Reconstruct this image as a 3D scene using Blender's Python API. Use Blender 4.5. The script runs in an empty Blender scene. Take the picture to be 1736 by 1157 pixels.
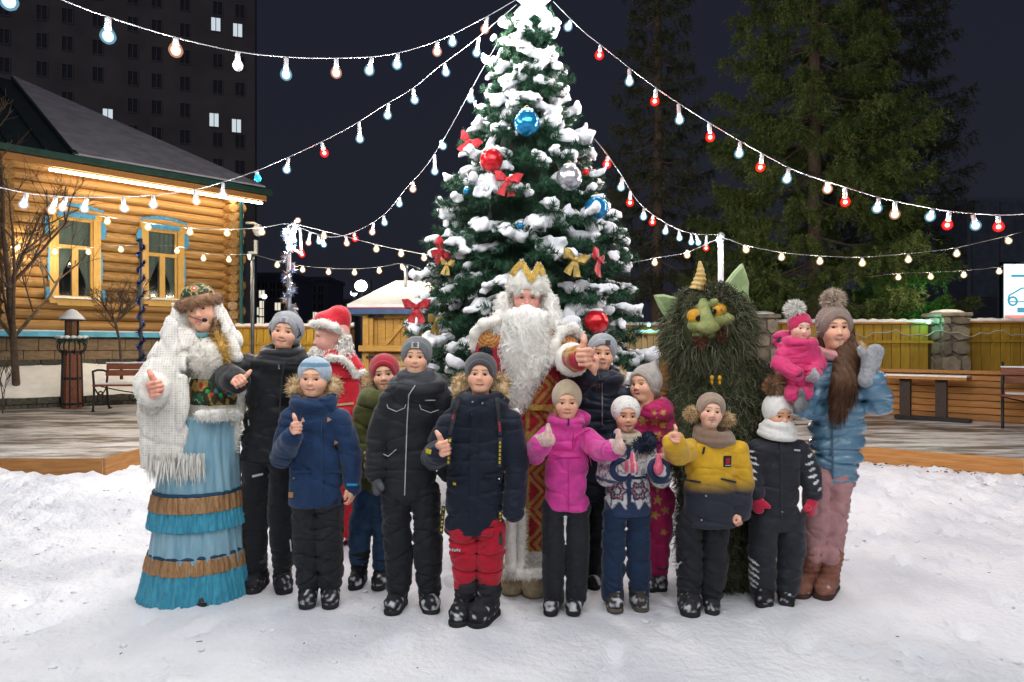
import bpy, bmesh, math, random
import numpy as np
from mathutils import Vector, Matrix, Euler

SC = bpy.context.scene
COL = SC.collection
# ------------------------------------------------------------------ camera, sky, light
F, U0, V0, H = 1157.0, 868.0, 588.0, 1.42      # focal length, principal column, horizon row of a 1736 wide frame; eye height
cam_d = bpy.data.cameras.new('camera'); cam = bpy.data.objects.new('camera', cam_d); COL.objects.link(cam)
cam.location = (0, 0, H); cam.rotation_euler = (math.radians(90), 0, 0)
cam_d.sensor_width = 36; cam_d.lens = 36 * F / 1736; cam_d.shift_y = (V0 - 578.5) / 1736
cam_d.clip_end = 1500; cam_d.clip_start = .05
SC.camera = cam
world = bpy.data.worlds.new('World'); SC.world = world; world.use_nodes = True
wn = world.node_tree.nodes; wl = world.node_tree.links; wn.clear()
sky = wn.new('ShaderNodeTexSky'); sky.sky_type = 'NISHITA'; sky.sun_disc = False
sky.sun_elevation = math.radians(40); sky.sun_rotation = math.radians(200); sky.air_density = 2; sky.dust_density = 4
hs = wn.new('ShaderNodeHueSaturation'); hs.inputs['Saturation'].default_value = .55
wl.new(sky.outputs[0], hs.inputs['Color'])
bg1 = wn.new('ShaderNodeBackground'); bg1.inputs[1].default_value = 0.0011
wl.new(hs.outputs[0], bg1.inputs[0])
bg2 = wn.new('ShaderNodeBackground'); bg2.inputs[0].default_value = (.017, .019, .034, 1); bg2.inputs[1].default_value = .62
ad = wn.new('ShaderNodeAddShader'); wl.new(bg1.outputs[0], ad.inputs[0]); wl.new(bg2.outputs[0], ad.inputs[1])
wo = wn.new('ShaderNodeOutputWorld'); wl.new(ad.outputs[0], wo.inputs[0])
sun_d = bpy.data.lights.new('sun', 'SUN'); sun_d.energy = .1; sun_d.angle = math.radians(25); sun_d.color = (1, .97, .94)
sun = bpy.data.objects.new('sun', sun_d); COL.objects.link(sun)
sun.rotation_euler = (math.radians(42), 0, math.radians(-14))
vs = SC.view_settings
vs.view_transform = 'Standard'; vs.look = 'None'; vs.exposure = 0; vs.gamma = 1; vs.use_curve_mapping = False
SC.render.engine = 'CYCLES'
cy = SC.cycles
cy.use_denoising = True; cy.max_bounces = 5; cy.diffuse_bounces = 3; cy.glossy_bounces = 2; cy.transmission_bounces = 3
cy.transparent_max_bounces = 8; cy.sample_clamp_indirect = 4; cy.caustics_reflective = False; cy.caustics_refractive = False

# ------------------------------------------------------------------ helpers
R = random.Random(7)
rng = np.random.default_rng(11)
def P(u, v, Y):
    return Vector(((u - U0) / F * Y, Y, H - (v - V0) / F * Y))
def V(*a): return Vector(a)

def link(o, parent=None):
    COL.objects.link(o)
    if parent is not None: o.parent = parent
    return o
def tag(o, label=None, cat=None, group=None, kind=None):
    if label: o['label'] = label
    if cat: o['category'] = cat
    if group: o['group'] = group
    if kind: o['kind'] = kind
    return o
def empty(name, loc=(0, 0, 0), label=None, cat=None, group=None, rz=0, parent=None):
    o = bpy.data.objects.new(name, None); link(o, parent); o.location = loc; o.rotation_euler = (0, 0, rz)
    o.empty_display_size = .1
    return tag(o, label, cat, group)
def mesh_np(name, v, f, smooth=True):
    """v (n,3) array, f: (m,3) or (m,4) int array, or a list of such arrays"""
    if not isinstance(f, (list, tuple)): f = [f]
    f = [np.asarray(a, dtype=np.int32) for a in f if len(a)]
    me = bpy.data.meshes.new(name)
    v = np.asarray(v, dtype=np.float32)
    me.vertices.add(len(v)); me.vertices.foreach_set('co', v.ravel())
    nl = sum(a.size for a in f); nf = sum(len(a) for a in f)
    me.loops.add(nl); me.loops.foreach_set('vertex_index', np.concatenate([a.ravel() for a in f]))
    me.polygons.add(nf)
    tot = np.concatenate([np.full(len(a), a.shape[1], dtype=np.int32) for a in f])
    st = np.concatenate([[0], np.cumsum(tot)[:-1]]).astype(np.int32)
    me.polygons.foreach_set('loop_start', st)
    try: me.polygons.foreach_set('loop_total', tot)
    except Exception: pass
    me.update(calc_edges=True)
    if smooth: me.polygons.foreach_set('use_smooth', np.ones(nf, dtype=bool))
    return me
def set_col(me, c, name='Col'):
    c = np.asarray(c, dtype=np.float32)
    if c.shape[1] == 3: c = np.concatenate([c, np.ones((len(c), 1), np.float32)], 1)
    a = me.color_attributes.new(name, 'FLOAT_COLOR', 'POINT')
    a.data.foreach_set('color', c.ravel())
def obj(name, me, mats=None, parent=None):
    if mats is not None:
        for m in (mats if isinstance(mats, (list, tuple)) else [mats]): me.materials.append(m)
    return link(bpy.data.objects.new(name, me), parent)
def place(name, me, parent, loc=(0, 0, 0), rot=(0, 0, 0), sc=(1, 1, 1)):
    o = bpy.data.objects.new(name, me); link(o, parent); o.location = loc; o.rotation_euler = rot; o.scale = sc
    return o

class MB:
    """collects shapes, builds ONE mesh object"""
    def __init__(s): s.v = []; s.f = []; s.m = []; s.n = 0; s.cur = 0
    def add(s, v, f, m=None):
        s.v += [tuple(x) for x in v]; s.f += [tuple(i + s.n for i in q) for q in f]; s.m += [s.cur if m is None else m] * len(f); s.n += len(v); return s
    def box(s, c, d, rot=None, bev=0, m=None):
        x, y, z = [k / 2 for k in d]; c = Vector(c)
        if bev:
            b = min(bev, x * .9, y * .9, z * .9); pts = []; fs = []
            bm = bmesh.new(); bmesh.ops.create_cube(bm, size=1, matrix=Matrix.Diagonal((2 * x, 2 * y, 2 * z, 1)))
            bmesh.ops.bevel(bm, geom=bm.edges[:], offset=b, segments=1, affect='EDGES', profile=.5)
            bm.verts.index_update(); pts = [v.co.copy() for v in bm.verts]; fs = [[v.index for v in q.verts] for q in bm.faces]; bm.free()
        else:
            pts = [Vector((i * x, j * y, k * z)) for i in (-1, 1) for j in (-1, 1) for k in (-1, 1)]
            fs = [(0, 1, 3, 2), (4, 6, 7, 5), (0, 4, 5, 1), (2, 3, 7, 6), (0, 2, 6, 4), (1, 5, 7, 3)]
        if rot is not None: pts = [rot @ p for p in pts]
        return s.add([p + c for p in pts], fs, m)
    def beam(s, a, b, w, h, m=None, up=(0, 0, 1)):
        a = Vector(a); b = Vector(b); d = b - a; L = d.length; x = d.normalized(); y = Vector(up).cross(x)
        if y.length < 1e-4: y = Vector((0, 1, 0)).cross(x)
        y.normalize(); z = x.cross(y)
        return s.box((a + b) / 2, (L, w, h), Matrix((x, y, z)).transposed(), m=m)
    def tube(s, pts, r, n=8, cap=True, m=None, flat=1):
        pts = [Vector(p) for p in pts]; k = len(pts)
        rs = r if isinstance(r, (list, tuple)) else [r] * k
        vs_, fs = [], []; prev = None
        for i, p in enumerate(pts):
            d = (pts[min(i + 1, k - 1)] - pts[max(i - 1, 0)])
            d = d.normalized() if d.length > 1e-9 else Vector((0, 0, 1))
            if prev is None: a = d.orthogonal().normalized()
            else:
                a = prev - d * prev.dot(d)
                a = a.normalized() if a.length > 1e-6 else d.orthogonal().normalized()
            prev = a; b = d.cross(a)
            for j in range(n):
                t = 2 * math.pi * j / n
                vs_.append(p + a * (rs[i] * math.cos(t)) + b * (rs[i] * flat * math.sin(t)))
        for i in range(k - 1):
            for j in range(n):
                fs.append((i * n + j, i * n + (j + 1) % n, (i + 1) * n + (j + 1) % n, (i + 1) * n + j))
        if cap: fs.append(tuple(range(n - 1, -1, -1))); fs.append(tuple((k - 1) * n + j for j in range(n)))
        return s.add(vs_, fs, m)
    def lathe(s, prof, n=16, c=(0, 0, 0), m=None, rot=None):
        c = Vector(c); vs_, fs = [], []
        for (r, z) in prof:
            for j in range(n):
                t = 2 * math.pi * j / n; p = Vector((r * math.cos(t), r * math.sin(t), z))
                if rot is not None: p = rot @ p
                vs_.append(c + p)
        k = len(prof)
        for i in range(k - 1):
            for j in range(n): fs.append((i * n + j, i * n + (j + 1) % n, (i + 1) * n + (j + 1) % n, (i + 1) * n + j))
        fs.append(tuple(range(n - 1, -1, -1))); fs.append(tuple((k - 1) * n + j for j in range(n)))
        return s.add(vs_, fs, m)
    def prism(s, poly, a, b, m=None):
        """poly: list of 2D (x,z) ; extruded along y from a to b"""
        n = len(poly)
        vs_ = [(x, a, z) for x, z in poly] + [(x, b, z) for x, z in poly]
        fs = [tuple(range(n)), tuple(range(2 * n - 1, n - 1, -1))] + [(i, i + n, (i + 1) % n + n, (i + 1) % n) for i in range(n)]
        return s.add(vs_, fs, m)
    def sphere(s, c, r, n=12, k=8, m=None, rot=None):
        r = (r, r, r) if not isinstance(r, (tuple, list)) else r
        vs_ = []; fs = []
        c = Vector(c)
        for i in range(1, k):
            a = math.pi * i / k
            for j in range(n):
                t = 2 * math.pi * j / n
                vs_.append(Vector((r[0] * math.sin(a) * math.cos(t), r[1] * math.sin(a) * math.sin(t), r[2] * math.cos(a))))
        vs_ += [Vector((0, 0, r[2])), Vector((0, 0, -r[2]))]
        for i in range(k - 2):
            for j in range(n): fs.append((i * n + j, (i + 1) * n + j, (i + 1) * n + (j + 1) % n, i * n + (j + 1) % n))
        T = len(vs_) - 2
        for j in range(n):
            fs.append((T, j, (j + 1) % n)); fs.append((T + 1, (k - 2) * n + (j + 1) % n, (k - 2) * n + j))
        if rot is not None: vs_ = [rot @ p for p in vs_]
        return s.add([c + p for p in vs_], fs, m)
    def mesh(s, name, smooth=False):
        me = bpy.data.meshes.new(name); me.from_pydata(s.v, [], s.f)
        if any(s.m): me.polygons.foreach_set('material_index', s.m)
        if smooth:
            me.polygons.foreach_set('use_smooth', [True] * len(me.polygons))
            if smooth == 'auto':
                bm = bmesh.new(); bm.from_mesh(me)
                for e in bm.edges:
                    if len(e.link_faces) == 2 and e.calc_face_angle(0) > .7: e.smooth = False
                bm.to_mesh(me); bm.free()
        me.update(); return me
    def build(s, name, mats, parent=None, smooth=False):
        return obj(name, s.mesh(name, smooth), mats, parent)

# ------------------------------------------------------------------ materials
_M = {}
def M(name, base=(.5, .5, .5), rough=.7, var=.12, vs=8, bump=0, bs=40, metal=0, spec=.3, sheen=0, attr=False, st=(1, 1, 1),
      col2=None, thr=(.35, .65), coat=0, bdet=4, sss=0, wave=None, crease=0):
    if name in _M: return _M[name]
    m = bpy.data.materials.new(name); m.use_nodes = True; n = m.node_tree.nodes; l = m.node_tree.links
    b = n['Principled BSDF']
    tc = n.new('ShaderNodeTexCoord'); mp = n.new('ShaderNodeMapping'); mp.inputs['Scale'].default_value = st
    l.new(tc.outputs['Object'], mp.inputs[0])
    nz = n.new('ShaderNodeTexNoise'); nz.inputs['Scale'].default_value = vs; nz.inputs['Detail'].default_value = 5
    l.new(mp.outputs[0], nz.inputs['Vector'])
    rp = n.new('ShaderNodeMapRange'); rp.inputs[1].default_value = thr[0]; rp.inputs[2].default_value = thr[1]
    l.new(nz.outputs[0], rp.inputs[0])
    mx = n.new('ShaderNodeMix'); mx.data_type = 'RGBA'
    l.new(rp.outputs[0], mx.inputs[0])
    c2 = col2 if col2 is not None else tuple(min(1, c * (1 + var)) for c in base)
    c1 = base if col2 is not None else tuple(c * (1 - var) for c in base)
    if attr:
        at = n.new('ShaderNodeAttribute'); at.attribute_name = 'Col'
        ml = n.new('ShaderNodeMix'); ml.data_type = 'RGBA'; ml.blend_type = 'MULTIPLY'; ml.inputs[0].default_value = 1
        mx.inputs[6].default_value = (1 - var, 1 - var, 1 - var, 1); mx.inputs[7].default_value = (1 + var,) * 3 + (1,)
        l.new(at.outputs['Color'], ml.inputs[6]); l.new(mx.outputs[2], ml.inputs[7]); l.new(ml.outputs[2], b.inputs['Base Color'])
    else:
        mx.inputs[6].default_value = (*c1, 1); mx.inputs[7].default_value = (*c2, 1)
        l.new(mx.outputs[2], b.inputs['Base Color'])
    b.inputs['Roughness'].default_value = rough; b.inputs['Metallic'].default_value = metal
    b.inputs['Specular IOR Level'].default_value = spec
    if sheen: b.inputs['Sheen Weight'].default_value = sheen; b.inputs['Sheen Roughness'].default_value = .5
    if coat: b.inputs['Coat Weight'].default_value = coat; b.inputs['Coat Roughness'].default_value = .15
    if sss: b.inputs['Subsurface Weight'].default_value = sss; b.inputs['Subsurface Radius'].default_value = (.02, .007, .004); b.inputs['Subsurface Scale'].default_value = .5
    if bump or wave:
        bp = n.new('ShaderNodeBump'); bp.inputs['Strength'].default_value = bump or wave[1]; bp.inputs['Distance'].default_value = .02
        if wave:
            wv = n.new('ShaderNodeTexWave'); wv.bands_direction = wave[2]; wv.inputs['Scale'].default_value = wave[0]; wv.inputs['Distortion'].default_value = wave[3] if len(wave) > 3 else .6
            wv.inputs['Detail'].default_value = 2
            l.new(mp.outputs[0], wv.inputs['Vector']); l.new(wv.outputs['Fac'], bp.inputs['Height'])
        else:
            n2 = n.new('ShaderNodeTexNoise'); n2.inputs['Scale'].default_value = bs; n2.inputs['Detail'].default_value = bdet
            l.new(mp.outputs[0], n2.inputs['Vector']); l.new(n2.outputs[0], bp.inputs['Height'])
        if crease:
            n3 = n.new('ShaderNodeTexNoise'); n3.inputs['Scale'].default_value = 5.5; n3.inputs['Detail'].default_value = 1.2; n3.inputs['Distortion'].default_value = .5
            mq = n.new('ShaderNodeMapping'); mq.inputs['Scale'].default_value = (.8, .8, 1.7); l.new(tc.outputs['Object'], mq.inputs[0]); l.new(mq.outputs[0], n3.inputs['Vector'])
            s1 = n.new('ShaderNodeMath'); s1.operation = 'SUBTRACT'; s1.inputs[1].default_value = .5; l.new(n3.outputs[0], s1.inputs[0])
            s2 = n.new('ShaderNodeMath'); s2.operation = 'ABSOLUTE'; l.new(s1.outputs[0], s2.inputs[0])
            s3 = n.new('ShaderNodeMath'); s3.operation = 'POWER'; s3.inputs[1].default_value = .6; l.new(s2.outputs[0], s3.inputs[0])
            b2 = n.new('ShaderNodeBump'); b2.inputs['Strength'].default_value = crease; b2.inputs['Distance'].default_value = .03
            l.new(s3.outputs[0], b2.inputs['Height']); l.new(bp.outputs[0], b2.inputs['Normal']); l.new(b2.outputs[0], b.inputs['Normal'])
        else: l.new(bp.outputs[0], b.inputs['Normal'])
    _M[name] = m; return m
def EM(name, col, s):
    if name in _M: return _M[name]
    m = bpy.data.materials.new(name); m.use_nodes = True; n = m.node_tree.nodes; l = m.node_tree.links; n.clear()
    e = n.new('ShaderNodeEmission'); e.inputs[0].default_value = (*col, 1); e.inputs[1].default_value = s
    o = n.new('ShaderNodeOutputMaterial'); l.new(e.outputs[0], o.inputs[0]); _M[name] = m; return m
def GLASS(name, col=(1, 1, 1), f=.85, gl=.05):
    if name in _M: return _M[name]
    m = bpy.data.materials.new(name); m.use_nodes = True; n = m.node_tree.nodes; l = m.node_tree.links; n.clear()
    t = n.new('ShaderNodeBsdfTransparent'); t.inputs[0].default_value = (*col, 1)
    g = n.new('ShaderNodeBsdfGlossy'); g.inputs['Roughness'].default_value = gl
    x = n.new('ShaderNodeMixShader'); x.inputs[0].default_value = 1 - f
    o = n.new('ShaderNodeOutputMaterial'); l.new(t.outputs[0], x.inputs[1]); l.new(g.outputs[0], x.inputs[2]); l.new(x.outputs[0], o.inputs[0])
    _M[name] = m; return m

def vary(m, lo=.7, hi=1.15):
    n = m.node_tree.nodes; l = m.node_tree.links; b = n['Principled BSDF']; src = b.inputs['Base Color'].links[0].from_socket
    oi = n.new('ShaderNodeObjectInfo'); mr = n.new('ShaderNodeMapRange'); mr.inputs[3].default_value = lo; mr.inputs[4].default_value = hi; l.new(oi.outputs['Random'], mr.inputs[0])
    h_ = n.new('ShaderNodeHueSaturation'); l.new(mr.outputs[0], h_.inputs['Value']); l.new(src, h_.inputs['Color']); l.new(h_.outputs[0], b.inputs['Base Color']); return m
SNOW = M('snow', (.74, .76, .80), .75, .07, 9, .35, 55, spec=.25, bdet=6)
SNOW_G = M('snow_trodden', (.56, .58, .64), .6, .12, 1.3, .9, 26, spec=.3, bdet=10, col2=(.77, .78, .82), thr=(.30, .58))
# ------------------------------------------------------------------ signed distance modelling (bodies, clothes, snow)
def A(p): return np.array(p, dtype=np.float64)
class Prim:
    def __init__(s, fn, lo, hi, k=.02, op='u'): s.fn = fn; s.lo = A(lo); s.hi = A(hi); s.k = k; s.op = op
def cap(a, b, ra, rb=None, k=.02, op='u', flat=None):
    """tapered round limb from a to b; flat = (dir, factor) squeezes the section along dir"""
    a = A(a); b = A(b); rb = ra if rb is None else rb
    ab = b - a; L2 = max(ab @ ab, 1e-9); r = max(ra, rb)
    def fn(p):
        t = np.clip(((p - a) @ ab) / L2, 0, 1)
        q = p - a - t[..., None] * ab
        if flat is not None:
            d = A(flat[0]); d /= np.linalg.norm(d); c = q @ d; q = q + (c * (1 / flat[1] - 1))[..., None] * d
        return np.sqrt((q * q).sum(-1)) - (ra + (rb - ra) * t)
    return Prim(fn, np.minimum(a, b) - r, np.maximum(a, b) + r, k, op)
def ell(c, r, rot=None, k=.02, op='u'):
    c = A(c); r = A(r if isinstance(r, (tuple, list)) else (r, r, r)); mr = r.max()
    Rm = None if rot is None else np.array(rot.to_3x3() if hasattr(rot, 'to_3x3') else rot)
    def fn(p):
        q = p - c
        if Rm is not None: q = q @ Rm
        k0 = np.sqrt(((q / r) ** 2).sum(-1)); k1 = np.sqrt(((q / (r * r)) ** 2).sum(-1)) + 1e-9
        return k0 * (k0 - 1) / k1
    return Prim(fn, c - mr, c + mr, k, op)
def rbox(c, d, rad=.01, rot=None, k=.01, op='u'):
    c = A(c); h = A(d) / 2 - rad; m = np.linalg.norm(A(d) / 2)
    Rm = None if rot is None else np.array(rot.to_3x3() if hasattr(rot, 'to_3x3') else rot)
    def fn(p):
        q = p - c
        if Rm is not None: q = q @ Rm
        q = np.abs(q) - h
        return np.sqrt((np.maximum(q, 0) ** 2).sum(-1)) + np.minimum(q.max(-1), 0) - rad
    return Prim(fn, c - m, c + m, k, op)
def loft(sec, k=.02, op='u', e=2.0, rnd=.012, ripple=None):
    """sec: list of (z, cx, cy, rx, ry) sorted by z; stack of ellipses with closed ends"""
    sec = sorted(sec); Z = A([s[0] for s in sec]); T = A([s[1:] for s in sec])
    lo = (min(s[1] - s[3] for s in sec), min(s[2] - s[4] for s in sec), Z[0]); hi = (max(s[1] + s[3] for s in sec), max(s[2] + s[4] for s in sec), Z[-1])
    def fn(p):
        z = np.clip(p[..., 2], Z[0], Z[-1])
        # smooth interpolation
        i = np.clip(np.searchsorted(Z, z) - 1, 0, len(Z) - 2); t = (z - Z[i]) / (Z[i + 1] - Z[i])
        g = T[i] * (1 - t)[..., None] + T[i + 1] * t[..., None]
        x = (p[..., 0] - g[..., 0]) / g[..., 2]; y = (p[..., 1] - g[..., 1]) / g[..., 3]
        rr = (np.abs(x) ** e + np.abs(y) ** e) ** (1 / e)
        s = 1.0
        if ripple is not None: s = ripple(np.arctan2(y, x), p[..., 2])
        d = (rr - s) * np.minimum(g[..., 2], g[..., 3]) * .9
        dz = np.maximum(Z[0] - p[..., 2], p[..., 2] - Z[-1])
        d = d + rnd; dz = dz + rnd
        return np.minimum(np.maximum(d, dz), 0) + np.sqrt(np.maximum(d, 0) ** 2 + np.maximum(dz, 0) ** 2) - rnd
    m = .04
    return Prim(fn, A(lo) - m, A(hi) + m, k, op)
def torus(c, R_, r, rot=None, k=.01, op='u', sy=1.0):
    c = A(c); m = (R_ + r) * max(1, sy)
    Rm = None if rot is None else np.array(rot.to_3x3() if hasattr(rot, 'to_3x3') else rot)
    def fn(p):
        q = p - c
        if Rm is not None: q = q @ Rm
        a = np.sqrt(q[..., 0] ** 2 + (q[..., 1] / sy) ** 2) - R_
        return np.sqrt(a * a + q[..., 2] ** 2) - r
    return Prim(fn, c - m, c + m, k, op)
def half(pt, nrm, op='s', k=.008):
    """half space on the side nrm points to"""
    pt = A(pt); nrm = A(nrm); nrm = nrm / np.linalg.norm(nrm)
    return Prim(lambda p: -((p - pt) @ nrm), (-9,) * 3, (9,) * 3, k, op)
def smin(a, b, k):
    h = np.maximum(k - np.abs(a - b), 0) / k
    return np.minimum(a, b) - h * h * k * .25
def field(prims, h, pad=None, disp=None):
    pad = 3 * h if pad is None else pad
    us = [p for p in prims if p.op == 'u']
    lo = np.min([p.lo for p in us], 0) - pad; hi = np.max([p.hi for p in us], 0) + pad
    n = np.ceil((hi - lo) / h).astype(int) + 1
    g = [lo[i] + h * np.arange(n[i]) for i in range(3)]
    f = np.full(n, 1.0)
    for p in prims:
        m = 4 * h + p.k
        a = np.maximum(np.floor((p.lo - m - lo) / h).astype(int), 0); b = np.minimum(np.ceil((p.hi + m - lo) / h).astype(int) + 1, n)
        if (b <= a).any(): continue
        X, Y_, Z = np.meshgrid(g[0][a[0]:b[0]], g[1][a[1]:b[1]], g[2][a[2]:b[2]], indexing='ij')
        d = p.fn(np.stack([X, Y_, Z], -1))
        s = f[a[0]:b[0], a[1]:b[1], a[2]:b[2]]
        if p.op == 'u': s[...] = smin(s, d, p.k)
        elif p.op == 's': s[...] = -smin(-s, d, p.k)
        else: s[...] = -smin(-s, -d, p.k)
    if disp is not None:
        X, Y_, Z = np.meshgrid(*g, indexing='ij'); near = np.abs(f) < .06
        f[near] += disp(X[near], Y_[near], Z[near])
    return f, lo
def nets(f, lo, h):
    """surface nets -> verts, quads"""
    s = f < 0
    c = [s[i:s.shape[0] - 1 + i, j:s.shape[1] - 1 + j, k:s.shape[2] - 1 + k] for i in (0, 1) for j in (0, 1) for k in (0, 1)]
    cnt = sum(x.astype(np.int8) for x in c); act = (cnt > 0) & (cnt < 8)
    idx = np.argwhere(act)
    if len(idx) == 0: return np.zeros((0, 3)), np.zeros((0, 4), int)
    vid = np.full(act.shape, -1, dtype=np.int64); vid[act] = np.arange(len(idx))
    offs = A([(i, j, k) for i in (0, 1) for j in (0, 1) for k in (0, 1)]).astype(int)
    val = np.stack([f[idx[:, 0] + o[0], idx[:, 1] + o[1], idx[:, 2] + o[2]] for o in offs], 1)
    acc = np.zeros((len(idx), 3)); num = np.zeros(len(idx))
    for a in range(8):
        for b in range(a + 1, 8):
            if np.abs(offs[a] - offs[b]).sum() != 1: continue
            va, vb = val[:, a], val[:, b]; m = (va < 0) != (vb < 0)
            t = np.where(m, va / np.where(m, va - vb, 1), 0)
            acc += np.where(m[:, None], offs[a] + t[:, None] * (offs[b] - offs[a]), 0); num += m
    vv = lo + h * (idx + acc / np.maximum(num, 1)[:, None])
    qs = []
    for ax in range(3):
        o1, o2 = [(1, 2), (2, 0), (0, 1)][ax]
        sl0 = [slice(None)] * 3; sl1 = [slice(None)] * 3
        sl0[ax] = slice(0, -1); sl1[ax] = slice(1, None)
        e = s[tuple(sl0)] != s[tuple(sl1)]
        ii = np.argwhere(e)
        ii = ii[(ii[:, o1] > 0) & (ii[:, o2] > 0) & (ii[:, o1] < f.shape[o1] - 1) & (ii[:, o2] < f.shape[o2] - 1)]
        if len(ii) == 0: continue
        inside = s[ii[:, 0], ii[:, 1], ii[:, 2]]
        d1 = np.zeros(3, int); d1[o1] = 1; d2 = np.zeros(3, int); d2[o2] = 1
        get = lambda q: vid[q[:, 0], q[:, 1], q[:, 2]]
        q = np.stack([get(ii - d1 - d2), get(ii - d2), get(ii), get(ii - d1)], 1)
        q[~inside] = q[~inside][:, ::-1]
        qs.append(q)
    return vv, np.concatenate(qs)
def sdf(prims, h, disp=None):
    f, lo = field(prims, h, disp=disp); return nets(f, lo, h)
def join_np(parts):
    vs_, fs, n = [], [], 0
    for v, f in parts: vs_.append(v); fs.append(f + n); n += len(v)
    return np.concatenate(vs_), np.concatenate(fs)
def sn(seed, fr=(8, 8, 8), n=5, amp=1.0):
    """cheap smooth noise: a sum of sines in random directions"""
    r = np.random.default_rng(seed); k = r.normal(size=(n, 3)) * A(fr); ph = r.uniform(0, 6.28, n)
    def g(x, y, z): return amp * sum(np.sin(k[i, 0] * x + k[i, 1] * y + k[i, 2] * z + ph[i]) for i in range(n)) / n
    return g
# ------------------------------------------------------------------ strands: fur, hair, needles as real blades
def strands(pts, dirs, length, width, bend=(0, 0, -.3), jit=.4, seg=2, seed=1, curl=0):
    """tapered 2-segment blades; returns verts, tri faces"""
    r = np.random.default_rng(seed); n = len(pts)
    d = dirs / (np.linalg.norm(dirs, axis=1, keepdims=True) + 1e-9) + r.normal(size=(n, 3)) * jit
    d /= np.linalg.norm(d, axis=1, keepdims=True) + 1e-9
    L = length * r.uniform(.6, 1.2, (n, 1))
    side = np.cross(d, r.normal(size=(n, 3))); side /= np.linalg.norm(side, axis=1, keepdims=True) + 1e-9
    w = width * r.uniform(.7, 1.3, (n, 1))
    mid = pts + d * L * .5 + A(bend) * L * .15
    if curl: mid = mid + side * L * curl * r.choice([-1, 1], (n, 1))
    end = pts + d * L + A(bend) * L * .55
    v = np.stack([pts - side * w * .5, pts + side * w * .5, mid - side * w * .4, mid + side * w * .4, end], 1).reshape(-1, 3)
    b = (np.arange(n) * 5)[:, None]
    t = np.concatenate([b + A([0, 1, 3]).astype(int), b + A([0, 3, 2]).astype(int), b + A([2, 3, 4]).astype(int)])
    return v, t
def surf_sample(v, q, n, seed=0, where=None):
    """random points and normals on a quad mesh"""
    r = np.random.default_rng(seed)
    a, b, c, d = v[q[:, 0]], v[q[:, 1]], v[q[:, 2]], v[q[:, 3]]
    nr = np.cross(c - a, d - b); ar = np.linalg.norm(nr, axis=1)
    if where is not None: ar = ar * where((a + c) / 2)
    i = r.choice(len(q), n, p=ar / ar.sum()); s, t = r.uniform(size=(2, n, 1))
    p = (a[i] * (1 - s) + b[i] * s) * (1 - t) + (d[i] * (1 - s) + c[i] * s) * t
    return p, nr[i] / (np.linalg.norm(nr[i], axis=1, keepdims=True) + 1e-9)
# ------------------------------------------------------------------ setting
def base_of(o):
    b = Vector((0, 0, 0))
    while o is not None: b += o.location; o = o.parent
    return b
def bw(mb, name, mats, parent=None, smooth=False):
    """build a mesh given in world coordinates under a parent that is only translated"""
    if parent is not None:
        b = base_of(parent); mb.v = [(p[0] - b.x, p[1] - b.y, p[2] - b.z) for p in mb.v]
    return mb.build(name, mats, parent, smooth)
def ss(a, b, x):
    t = np.clip((np.asarray(x, dtype=float) - a) / (b - a), 0, 1); return t * t * (3 - 2 * t)
_n1 = sn(3, (2.5, 2.5, 0), 7); _n2 = sn(4, (9, 9, 0), 9); _n3 = sn(5, (26, 26, 0), 12); _n4 = sn(6, (60, 60, 0), 14)
def deck_in(x, y):
    left = np.minimum(-3.93 - x, y - 6.55)
    right = (x - 3.75) * .593 + (y - 7.33) * .805
    right = np.where(x > 1.5, right, -9)
    back = y - (8.6 + .0 * x)
    return np.maximum(np.maximum(left, right), back)
def gz(x, y):
    x = np.asarray(x, dtype=float); y = np.asarray(y, dtype=float); z0 = x * 0
    rough = .35 + .65 * ss(4.3, 5.6, y) + .5 * ss(2.6, 4.0, np.abs(x))
    far = 1 - ss(14, 22, np.hypot(x, y))
    z = (.014 * _n1(x, y, z0) + .018 * _n2(x, y, z0) + .028 * _n3(x, y, z0) + .022 * _n4(x, y, z0)) * rough * far
    d = deck_in(x, y)
    z = z + .19 * ss(4.7, 6.5, y) * ss(-2.6, -.2, d) + .15 * ss(-4.3, -5.6, x) * ss(4.9, 6.35, y)
    z = z + .035 * _n2(x * .6, y * .6, z0 + 1) * ss(-1.2, -.1, d)
    return np.where(d > .05, np.minimum(z, .1), z)
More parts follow.
